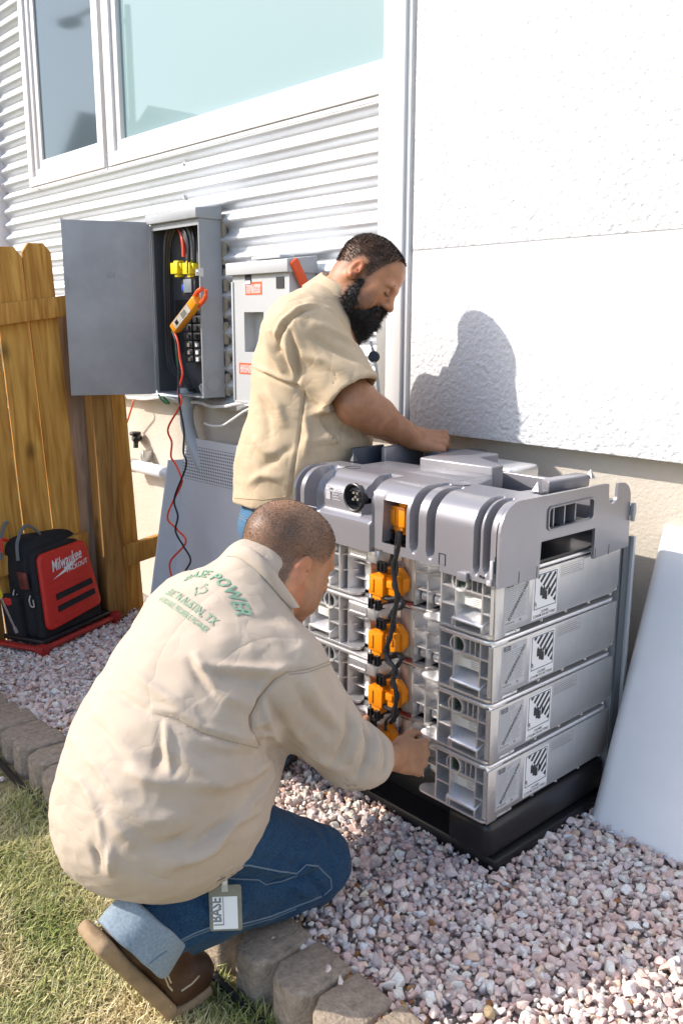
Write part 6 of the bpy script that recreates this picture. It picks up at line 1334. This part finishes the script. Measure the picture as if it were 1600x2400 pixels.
# shirt with folds
V, F = MC['shirt']; cs = Caster(V, F)
z1 = lambda L: [(100+a/1.7043, 1140+b/1.7043) for a, b in L]
FL = [(z1([(452, 905), (530, 925), (640, 985), (760, 1020), (872, 1048)]), .010, -.010), (z1([(440, 893), (530, 912), (640, 970), (770, 1005), (875, 1035)]), .012, .008),
      (z1([(978, 738), (925, 772), (862, 850), (832, 915), (836, 970), (872, 1040)]), .009, -.010), (z1([(960, 728), (905, 775), (845, 850), (818, 920)]), .010, .006), (z1([(975, 742), (1060, 730), (1165, 692)]), .007, -.006),
      (z1([(650, 718), (760, 730), (880, 733), (985, 738)]), .014, .012), (z1([(660, 745), (770, 760), (880, 790)]), .018, -.009), (z1([(612, 680), (650, 745), (692, 815)]), .013, .012), (z1([(585, 690), (630, 770), (690, 840)]), .012, -.008),
      (z1([(700, 830), (760, 850), (830, 880)]), .018, .010), (z1([(490, 945), (498, 1020), (508, 1140)]), .010, .010), (z1([(475, 950), (470, 1050), (450, 1150)]), .012, -.007),
      (z1([(300, 700), (420, 790), (520, 860), (620, 930)]), .014, .008), (z1([(240, 780), (360, 870), (450, 920)]), .014, -.007), (z1([(350, 1140), (430, 1165), (520, 1185)]), .018, .012), (z1([(350, 1010), (430, 1080), (520, 1120)]), .02, -.008),
      (z1([(500, 1040), (600, 1110), (720, 1180)]), .022, .010), (z1([(560, 1180), (700, 1190), (860, 1130), (925, 1090)]), .022, .012), (z1([(620, 1060), (760, 1080), (880, 1075)]), .02, -.010),
      (z1([(590, 1480), (680, 1420), (770, 1330), (880, 1280)]), .016, .014), (z1([(600, 1430), (700, 1370), (800, 1290)]), .014, -.010), (z1([(500, 1515), (620, 1470), (740, 1410)]), .02, .012), (z1([(350, 1420), (420, 1440), (520, 1430), (590, 1380)]), .018, -.012),
      (z1([(270, 1320), (360, 1420), (450, 1450)]), .018, .012), (z1([(300, 1260), (420, 1330), (560, 1330)]), .024, .010), (z1([(760, 1330), (850, 1240), (920, 1150)]), .014, .012), (z1([(880, 1280), (925, 1200), (940, 1120)]), .011, -.010),
      (z1([(70, 1130), (160, 1180), (230, 1290)]), .012, .006), (z1([(120, 1000), (220, 1120), (300, 1230)]), .013, .007), (z1([(190, 1230), (230, 1330), (240, 1420)]), .010, .006), (z1([(170, 900), (260, 1000), (340, 1110)]), .012, -.006),
      (z1([(200, 1440), (215, 1480), (230, 1530)]), .010, -.010), (z1([(270, 1440), (275, 1490), (270, 1540)]), .010, .010),
      (z1([(900, 850), (940, 930), (1000, 1010), (1080, 1070)]), .016, -.012), (z1([(880, 870), (900, 950), (960, 1030)]), .012, .010), (z1([(960, 960), (1060, 1060), (1180, 1130)]), .020, .012), (z1([(960, 1020), (1020, 1080), (1100, 1110)]), .012, -.010),
      (z1([(1060, 790), (1110, 880), (1190, 960)]), .020, .010), (z1([(1010, 800), (1070, 900), (1160, 1000)]), .016, -.008), (z1([(1215, 890), (1225, 960), (1200, 1050), (1150, 1110)]), .013, -.012), (z1([(1245, 920), (1255, 1000), (1230, 1090)]), .012, .012),
      (z1([(1280, 950), (1300, 1010), (1290, 1100), (1250, 1160)]), .010, -.012), (z1([(1310, 965), (1330, 1030), (1325, 1110)]), .010, .011), (z1([(1345, 985), (1370, 1050), (1370, 1120), (1340, 1170)]), .008, -.010), (z1([(1385, 1000), (1412, 1060), (1400, 1130)]), .008, .008),
      (z1([(840, 1000), (900, 985), (930, 1010)]), .010, .010), (z1([(850, 960), (880, 940), (905, 905)]), .010, .008), (z1([(900, 1050), (930, 1100), (925, 1160)]), .012, -.012)]
V = folds(V, F, px_lines(cs, FL)); V = wrinkle(V, F, .0035, 16, (.5, .5, -.7)); V = wrinkle(V, F, .0022, 34, (.7, .2, .4), .4, 5.0); V = relax(V, F, 1, .2)
shirt = link_mesh('shirt', V, F, SHIRT_C, pc_, smooth=180); cs = Caster(V, F)
# collar: a folded band lying round the neck
ci_ = [(548, 1290), (560, 1281), (580, 1279), (600, 1292), (622, 1314), (645, 1342), (668, 1374), (688, 1402), (702, 1424)]; co_ = [(528, 1306), (537, 1304), (560, 1308), (584, 1322), (608, 1344), (632, 1372), (656, 1402), (678, 1426), (698, 1440)]
rows = []
for (ax_, ay_), (bx_, by_) in zip(ci_, co_):
    q = cs.px(bx_, by_, .004); q = q if q is not None else (rows[-1][0] if rows else None)
    if q is None: continue
    dq = (q-CAM)@CF; p_ = atd(ax_, ay_, dq+.012); vv = _n(p_-q); nn_ = _n(CAM-q); rows.append((q, q*.5+p_*.5+nn_*.010, p_+nn_*.006, p_-nn_*.006+vv*.003, p_-nn_*.022-vv*.010, p_-nn_*.035-vv*.035))
mb = MB(); mb.grid(lambda i, k: rows[int(i)][int(k)], list(range(len(rows))), list(range(6))); cl_ = mb.build('collar', SHIRT_C, shirt, smooth=180)
md = cl_.modifiers.new('sub', 'SUBSURF'); md.levels = 2; md.render_levels = 2
BEIGET = mat('beige_thread', (.36, .29, .21), .9)
for ln in ([(452, 905), (530, 925), (640, 985), (760, 1020), (872, 1048)], [(978, 738), (925, 772), (862, 850), (832, 915), (836, 970), (872, 1040)], [(975, 742), (1060, 730), (1165, 692)], [(985, 752), (1065, 741), (1168, 703)]): seam(cs, z1(ln), .0013, BEIGET, shirt, lift=.0003)
# lettering on the back
o0 = cs.px(480, 1400); en_ = np.array([-.10, -.62, .78]); en_ = _n(en_); tx = _n(np.array([.97, -.10, -.02])-en_*(np.array([.97, -.10, -.02])@en_)); ty = np.cross(en_, tx)
GREEN = mat('green_ink', (0.21, 0.37, 0.25), .8, var=(60, .25))
lm = MB()
def on_back(a, b): return cs.along(o0+tx*a+ty*b+en_*.4, -en_, .0022)
def stamp(V2, F2):
    pts = [on_back(a, b) for a, b in V2]; ok = [p is not None for p in pts]; pts = [p if p is not None else np.zeros(3) for p in pts]
    lm.add(pts, [f for f in F2 if all(ok[i] for i in f)])
def dense(V2, F2, n=1):
    bm = bmesh.new(); vs = [bm.verts.new((a, b, 0)) for a, b in V2]
    for f in F2:
        try: bm.faces.new([vs[i] for i in f])
        except ValueError: pass
    bmesh.ops.triangulate(bm, faces=bm.faces); bmesh.ops.subdivide_edges(bm, edges=bm.edges, cuts=n); bm.verts.index_update(); out = [(v.co.x, v.co.y) for v in bm.verts], [tuple(v.index for v in f.verts) for f in bm.faces]; bm.free(); return out
def text_line(s, a, b, size, width, bold=0.0):
    V2, F2 = text2d(s, size, bold, 2); w = V2[:, 0].max()-V2[:, 0].min(); V2 = (V2-[V2[:, 0].min(), 0])*[width/w, 1]+[a, b]; stamp(*dense(V2, F2))
def arc_text(s, cx, cy, rad, a_start, a_end, size, bold):
    adv = []; 
    for ch in s:
        V2, F2 = text2d(ch, size, bold, 2); adv.append(((V2[:, 0].max()-V2[:, 0].min()) if len(V2) else size*.30)+size*.10)
    tot = sum(adv); ang = a_start; span = a_end-a_start
    for ch, w in zip(s, adv):
        mid = ang+span*(w/2)/tot; ang += span*w/tot; V2, F2 = text2d(ch, size, bold, 2)
        if not len(V2): continue
        c = (V2[:, 0].max()+V2[:, 0].min())/2; t = R(90)-mid; rot = -mid
        q = [(cx+rad*math.sin(mid)+(a-c)*math.cos(rot)-b*math.sin(rot), cy+rad*math.cos(mid)+(a-c)*math.sin(rot)+b*math.cos(rot)) for a, b in V2]
        if ch not in 'O':
            lo = min(b for a, b in V2); hi = max(b for a, b in V2)
        stamp(*dense(q, F2))
# outline of the state between the lines
tex = [(-.35, .95), (.02, .95), (.02, .55), (.45, .45), (.72, .38), (.80, .05), (.72, -.25), (.40, -.45), (.22, -.75), (.25, -1.0), (-.02, -.90), (-.25, -.55), (-.42, -.38), (-.60, -.45), (-.95, .02), (-.35, .05)]
LET = dict(arc=(-.027, -.133, .178, R(-37), R(37), .038, .022), bl=(-.135, -.043, .029, .206), al=(-.136, -.066, .020, .208), st=(-.030, .010, .022))
arc_text('BASE POWER', *LET['arc']); text_line('BUILT IN AUSTIN, TX', LET['bl'][0], LET['bl'][1], LET['bl'][2], LET['bl'][3], .012); text_line('AFFORDABLE, RELIABLE POWER', LET['al'][0], LET['al'][1], LET['al'][2], LET['al'][3], .010)
sx_, sy_, sk_ = LET['st']; n_ = len(tex); inner_ = [(a*.78+.02, b*.80) for a, b in tex]; stamp([(sx_+a*sk_, sy_+b*sk_) for a, b in tex]+[(sx_+a*sk_, sy_+b*sk_) for a, b in inner_], [(i, (i+1) % n_, n_+(i+1) % n_, n_+i) for i in range(n_)])
let = lm.build('back_print', GREEN, shirt, smooth=None)
# trousers, seams, cuff, boots
V, F = MC['trousers']; ct = Caster(V, F); z2 = lambda L: [(180+a/2.306, 1800+b/2.306) for a, b in L]
TL_ = [(z2([(880, 500), (1000, 540), (1190, 570)]), .014, .009), (z2([(1190, 575), (1240, 515), (1300, 535)]), .010, .012), (z2([(1150, 600), (1250, 590), (1330, 680)]), .012, -.010), (z2([(1100, 560), (1180, 640), (1280, 700)]), .014, .008), (z2([(1030, 640), (1150, 580)]), .012, -.010),
       (z2([(560, 700), (700, 790), (880, 800)]), .018, .008), (z2([(330, 780), (400, 860), (470, 930)]), .012, .008), (z2([(470, 760), (560, 860)]), .014, -.008), (z2([(960, 420), (1150, 480), (1290, 440)]), .016, .006), (z2([(1250, 330), (1330, 420), (1400, 520)]), .02, .006)]
V = folds(V, F, px_lines(ct, TL_)); V = wrinkle(V, F, .005, 22, (.3, .8, .2), .4, 1.0); tr = link_mesh('trousers', V, F, DENIM, pc_, smooth=180); ct = Caster(V, F)
seam(ct, [(397, 2216), (457, 2186), (492, 2173), (570, 2164), (635, 2147), (700, 2121), (757, 2099)], .0024, THREAD, tr); seam(ct, [(395, 2222), (458, 2192), (493, 2179), (571, 2171), (636, 2153), (700, 2127)], .0014, THREAD, tr)
seam(ct, [(560, 2028), (583, 2028), (657, 2043), (696, 2047), (718, 2027), (744, 2030), (774, 2060), (776, 2082), (757, 2099)], .0020, THREAD, tr); seam(ct, [(531, 2058), (605, 2062), (622, 2073), (660, 2066), (700, 2050)], .0015, THREAD, tr)
V, F = MC['cuff']; V = wrinkle(V, F, .003, 26, (0, .58, -.81), .5, 3.0); cf = link_mesh('trouser_cuff', V, F, DENIMIN, pc_, smooth=180); cc = Caster(V, F); seam(cc, [(352, 2258), (372, 2241), (392, 2228)], .0016, THREAD, cf)
V, F = MC['boot']; bt_ = link_mesh('boot', V, F, LEATH, pc_, smooth=180); cb = Caster(V, F); V, F = MC['sole']; link_mesh('sole', V, F, CREPE, bt_, smooth=180)
seam(cb, [(385, 2285), (395, 2310), (405, 2322)], .0022, STITCH, bt_); seam(cb, [(425, 2322), (450, 2305), (468, 2285)], .0022, STITCH, bt_); seam(cb, [(393, 2285), (402, 2305)], .0022, STITCH, bt_)
V, F = MC['boot_far']; link_mesh('boot', V, F, LEATH, pc_, smooth=180)
# ---- standing man
ps = empty('person', tuple(JS['Q'](0, 0, -.06)), 'standing bearded man in khaki short sleeve shirt leaning over the battery stack', 'person')
V, F = MS['body']; hO, hA, hP = MS['head']; L_ = (V-hO)@hA.T/(.97*HS); x_, y_, z_ = L_.T
tint = np.tile(np.array([0.36, 0.165, 0.085]), (len(V), 1)); tint *= (.90+.2*vnoise(V, 50))[:, None]; inhead = np.linalg.norm(L_-[0, 0, .02], axis=1) < .19
tint[inhead] *= [1.22, 1.20, 1.15]; ear = inhead & (np.abs(y_) > .079) & (np.abs(x_+.01) < .03); tint[ear] *= [1.15, .90, .85]; lip = inhead & (x_ > .09) & (np.abs(z_+.0625) < .014) & (np.abs(y_) < .026); tint[lip] *= [.95, .72, .70]
line = .020+.060*sstep(.035, .075, x_)-.07*sstep(-.02, -.06, x_)-.045*np.exp(-((x_-.022)/.014)**2); hm = inhead*sstep(-.018, .046, z_-line-.005*(vnoise(V, 90)-.5))*(.74+.22*vnoise(V, 40)); hm = hm*(1-sstep(.086, .10, x_)*(z_ < .075))
hm *= 1-.35*sstep(.05, .01, z_)*(x_ < .0); arm_h = (~inhead)*.16*vnoise(V, 120)**2; stub = inhead*.55*sstep(.0, -.045, z_+.35*(x_-.045))*sstep(-.02, .01, x_)*(x_ < .085); arm_h = np.maximum(arm_h, stub)
bo2 = link_mesh('body', V, F, skin_mat('skin_brown', (0.030, 0.020, 0.016)), ps, smooth=180, attrs={'tint': tint, 'hair': np.maximum(hm, arm_h)})
N_ = vnormals(V, F); I = np.where(hm > .55)[0]; I = r.choice(I, 14000); HAIRM = mat('dark_hair', (.022, .016, .013), .5); strands('hair', V[I], N_[I]+r.normal(0, .45, (len(I), 3))+hA[0]*.4, r.uniform(.005, .010, len(I)), .0006, HAIRM, ps, .3, 2)
s_ = .97*HS; g = SDF(hO-.36, hO+.26, .005)
def hp_(a, b, c): return hP(a, b, c)
g.el(hp_(.040, 0, -.085), np.array([.056, .066, .050])*s_, hA, .02); g.rc(hp_(.074, 0, -.100), hp_(.066, 0, -.205), .048*s_, .026*s_, .03); g.rc(hp_(.045, 0, -.10), hp_(.045, 0, -.165), .045*s_, .022*s_, .03)
for q in (-1, 1): g.rc(hp_(.020, q*.066, -.020), hp_(.030, q*.060, -.075), .008*s_, .024*s_, .03); g.rc(hp_(.109, q*.006, -.045), hp_(.094, q*.036, -.066), .0075*s_, .008*s_, .008); g.el(hp_(.080, q*.052, -.018), np.array([.050, .034, .033])*s_, hA, .008, True)
g.el(hp_(.112, 0, -.060), np.array([.022, .024, .010])*s_, hA, .004, True); g.noise(.012, 55, 2); g.noise(.008, 120, 4); Vb, Fb = g.mesh()
HAIRB = mat('black_beard', (.012, .009, .008), .6, var=(90, .5), bump=(260, .8, .003)); bd_ = link_mesh('beard', Vb, Fb, HAIRB, ps, smooth=180)
Nb = vnormals(Vb, Fb); I = r.integers(0, len(Vb), 15000); strands('beard_hair', Vb[I]-Nb[I]*.004, Nb[I]+r.normal(0, .45, (len(I), 3))-hA[2]*.9, r.uniform(.010, .030, len(I)), .0007, HAIRM, bd_, .55, 3)
for q in (-1, 1):
    mb = MB(); mb.tube(smooth_path([hp_(.0985, q*.014, .0225), hp_(.0965, q*.030, .0275), hp_(.083, q*.048, .0250)], 5), [.0045*s_]*6+[.0040*s_]*4+[.002*s_], 6, flat=.7); mb.build('eyebrow', HAIRM, ps)
    mb = MB(); mb.tube(smooth_path([hp_(.0985, q*.020, -.0050), hp_(.0995, q*.031, -.0085), hp_(.0925, q*.045, -.0050)], 5), .0019*s_, 5); mb.build('eyelashes', HAIRM, ps)
V, F = MS['shirt']; cs = Caster(V, F); z3 = lambda L: [(500+a/2.6133, 500+b/2.6133) for a, b in L]
FL = [(z3([(640, 570), (540, 600), (440, 680), (395, 770), (390, 850)]), .010, -.014), (z3([(620, 560), (520, 585), (420, 665), (378, 760)]), .010, .010), (z3([(245, 950), (330, 990), (430, 1035), (520, 1065)]), .008, -.012), (z3([(240, 935), (330, 972), (440, 1018), (525, 1045)]), .010, .009),
      (z3([(558, 1090), (550, 1180), (522, 1400), (492, 1560), (470, 1740)]), .006, -.006), (z3([(470, 730), (505, 850), (520, 960), (510, 1040)]), .012, -.014), (z3([(440, 760), (460, 880), (500, 1000)]), .012, .009), (z3([(500, 1060), (580, 1150), (660, 1210)]), .012, -.010),
      (z3([(320, 720), (350, 830), (420, 960)]), .012, .010), (z3([(360, 740), (420, 880), (480, 980)]), .012, -.009), (z3([(620, 680), (760, 740), (880, 830), (940, 920)]), .016, .010), (z3([(600, 760), (720, 830), (860, 900)]), .016, -.009), (z3([(560, 870), (680, 900), (820, 980)]), .018, .009), (z3([(720, 600), (800, 680), (850, 760)]), .012, -.010), (z3([(700, 580), (780, 650), (870, 760)]), .012, .008),
      (z3([(330, 1090), (400, 1180), (430, 1280)]), .02, .010), (z3([(280, 1150), (330, 1250), (340, 1370)]), .02, -.010), (z3([(250, 1380), (330, 1460), (420, 1490)]), .02, .010), (z3([(300, 1560), (380, 1500), (470, 1440)]), .018, -.010), (z3([(600, 1230), (680, 1200), (760, 1230)]), .014, .010), (z3([(640, 1300), (760, 1300), (880, 1330)]), .018, -.008), (z3([(560, 1400), (700, 1380), (860, 1400)]), .02, .008), (z3([(220, 1650), (300, 1600), (400, 1620)]), .016, .009), (z3([(560, 1250), (580, 1360), (560, 1480)]), .014, .009)]
V = folds(V, F, px_lines(cs, FL)); V = wrinkle(V, F, .0038, 16, (.3, .3, -.9), .35, 2.0); V = wrinkle(V, F, .0025, 34, (.6, .4, -.5), .4, 5.0); V = relax(V, F, 1, .2); shirt2 = link_mesh('shirt', V, F, SHIRT_S, ps, smooth=180); cs = Caster(V, F)
for pts in ([(702, 1088/1)],): pass
seam(cs, z3([(560, 1090), (552, 1180), (524, 1400), (494, 1560), (474, 1735)]), .0016, mat('khaki_thread', (.34, .25, .14), .9), shirt2, lift=.0004); seam(cs, z3([(668, 1195), (760, 1120), (860, 1065), (955, 1040)]), .0016, bpy.data.materials['khaki_thread'], shirt2, lift=.0004); seam(cs, z3([(130, 1745), (300, 1755), (460, 1735)]), .0014, bpy.data.materials['khaki_thread'], shirt2, lift=.0004)
nk = JS['neck']; collar(shirt2, SHIRT_S, nk+np.array([0, 0, .000])-JS['fw']*.030, np.array([0, 0, 1.])+JS['fw']*.75, JS['fw'], [(.094, -.05), (.096, .0), (.099, .036), (.104, .043), (.110, .038), (.122, .003), (.136, -.036), (.131, -.040), (.112, -.03)], -148, 148, ey=1.0)
V, F = MS['trousers']; ct2 = Caster(V, F); tr2 = link_mesh('trousers', V, F, DENIMS, ps, smooth=180); seam(ct2, [(560, 1205), (575, 1215), (597, 1218)], .0022, THREAD, tr2); seam(ct2, [(561, 1213), (577, 1223), (597, 1226)], .0022, THREAD, tr2); seam(ct2, [(597, 1185), (598, 1230), (597, 1290)], .0022, THREAD, tr2)
V, F = MS['boots']; link_mesh('boots', V, F, LEATH, ps, smooth=180)
# ---- worn badges
bdg = empty('id_badge', ct.px(528, 2120), 'clear badge holder with white card hanging from the crouching man', 'badge')
dd = [np.linalg.norm((ct.px(x, y)-CAM))/np.linalg.norm(ray(x, y)) for x, y in ((505, 2090), (560, 2100), (560, 2165), (510, 2170)) if ct.px(x, y) is not None]; D_ = min(dd)-.022
cn = [atd(486, 2076, D_), atd(562, 2073, D_), atd(569, 2177, D_-.004), atd(499, 2182, D_-.004)]; bo_ = (cn[0]+cn[1]+cn[2]+cn[3])/4; bu = _n(cn[1]-cn[0]); bv = _n((cn[0]-cn[3])-bu*((cn[0]-cn[3])@bu)); bn = np.cross(bu, bv); hw_, hh_ = np.linalg.norm(cn[1]-cn[0])/2, np.linalg.norm(cn[0]-cn[3])/2
def BG(a, b, c): return bo_+bu*a+bv*b+bn*c
mb = MB(); mb.prism(rrect(-hw_, -hh_, hw_, hh_, .006), 0, .0022, lambda a, b, c: BG(a, b, c)); mb.build('holder', mat('smoky_holder', (.22, .22, .18), .12, var=(40, .3), coat=.6), bdg)
mb = MB(); mb.prism([(-hw_*.78, -hh_*.92), (hw_*.74, -hh_*.92), (hw_*.74, hh_*.50), (-hw_*.78, hh_*.50)], .0024, .0030, lambda a, b, c: BG(a, b, c)); cd_ = mb.build('card', WHITE, bdg, smooth=None)
mb = MB(); put_text(mb, 'BASE', BG(-hw_*.28, -hh_*.62, .0033), bv, -bu, .034, .03, width=hh_*1.06); holed(mb, [rrect(-hw_*.72, -hh_*.76, -hw_*.10, hh_*.49, .008), rrect(-hw_*.80, -hh_*.70, -hw_*.16, hh_*.52, .006)[::-1]] if False else [rrect(-hw_*.16, -hh_*.70, -hw_*.11, hh_*.49, .0005)], lambda a, b, c: BG(a, b, .0032+c), 0, .0001); mb.box((0, 0, 0), (0.00001, .00001, .00001)) if False else None
mb.add([BG(-hw_*.74, -hh_*.75, .0033), BG(-hw_*.11, -hh_*.75, .0033), BG(-hw_*.11, -hh_*.70, .0033), BG(-hw_*.74, -hh_*.70, .0033)], [(0, 1, 2, 3)]); mb.build('lettering', GREYPRINT, cd_, smooth=None)
mb = MB(); mb.box((0, 0, 0), (0, 0, 0)) if False else None; mb.prism([(-.007, hh_*.72), (.007, hh_*.72), (.007, hh_*1.42), (-.007, hh_*1.42)], .003, .0045, lambda a, b, c: BG(a, b, c)); mb.build('strap', mat('clear_strap', (.45, .45, .40), .25), bdg); mb = MB(); mb.lathe([(0, .002), (.005, .002), (.006, 0)], BG(0, hh_*1.12, .0045), bn, 12); mb.build('snap', STEEL, bdg)
ly = empty('lanyard_badge', atd(876, 840, 2.97), 'black retractable badge reel hanging at the standing man\'s chest', 'badge')
mb = MB(); c = atd(876, 836, 2.965); mb.lathe([(0, -.006), (.016, -.006), (.020, 0), (.016, .006), (0, .006)], c, CF, 20); mb.build('reel', BLKP, ly)
mb = MB(); mb.tube(smooth_path([atd(868, 800, 2.975), atd(872, 815, 2.97), atd(876, 828, 2.968)]), .006, 7, flat=.4); mb.tube(smooth_path([atd(878, 845, 2.965), atd(882, 868, 2.965), atd(886, 905, 2.965), atd(889, 935, 2.968)]), .007, 7, flat=.4); mb.build('strap', mat('grey_webbing_strap', (.45, .46, .44), .6, var=(80, .5)), ly)
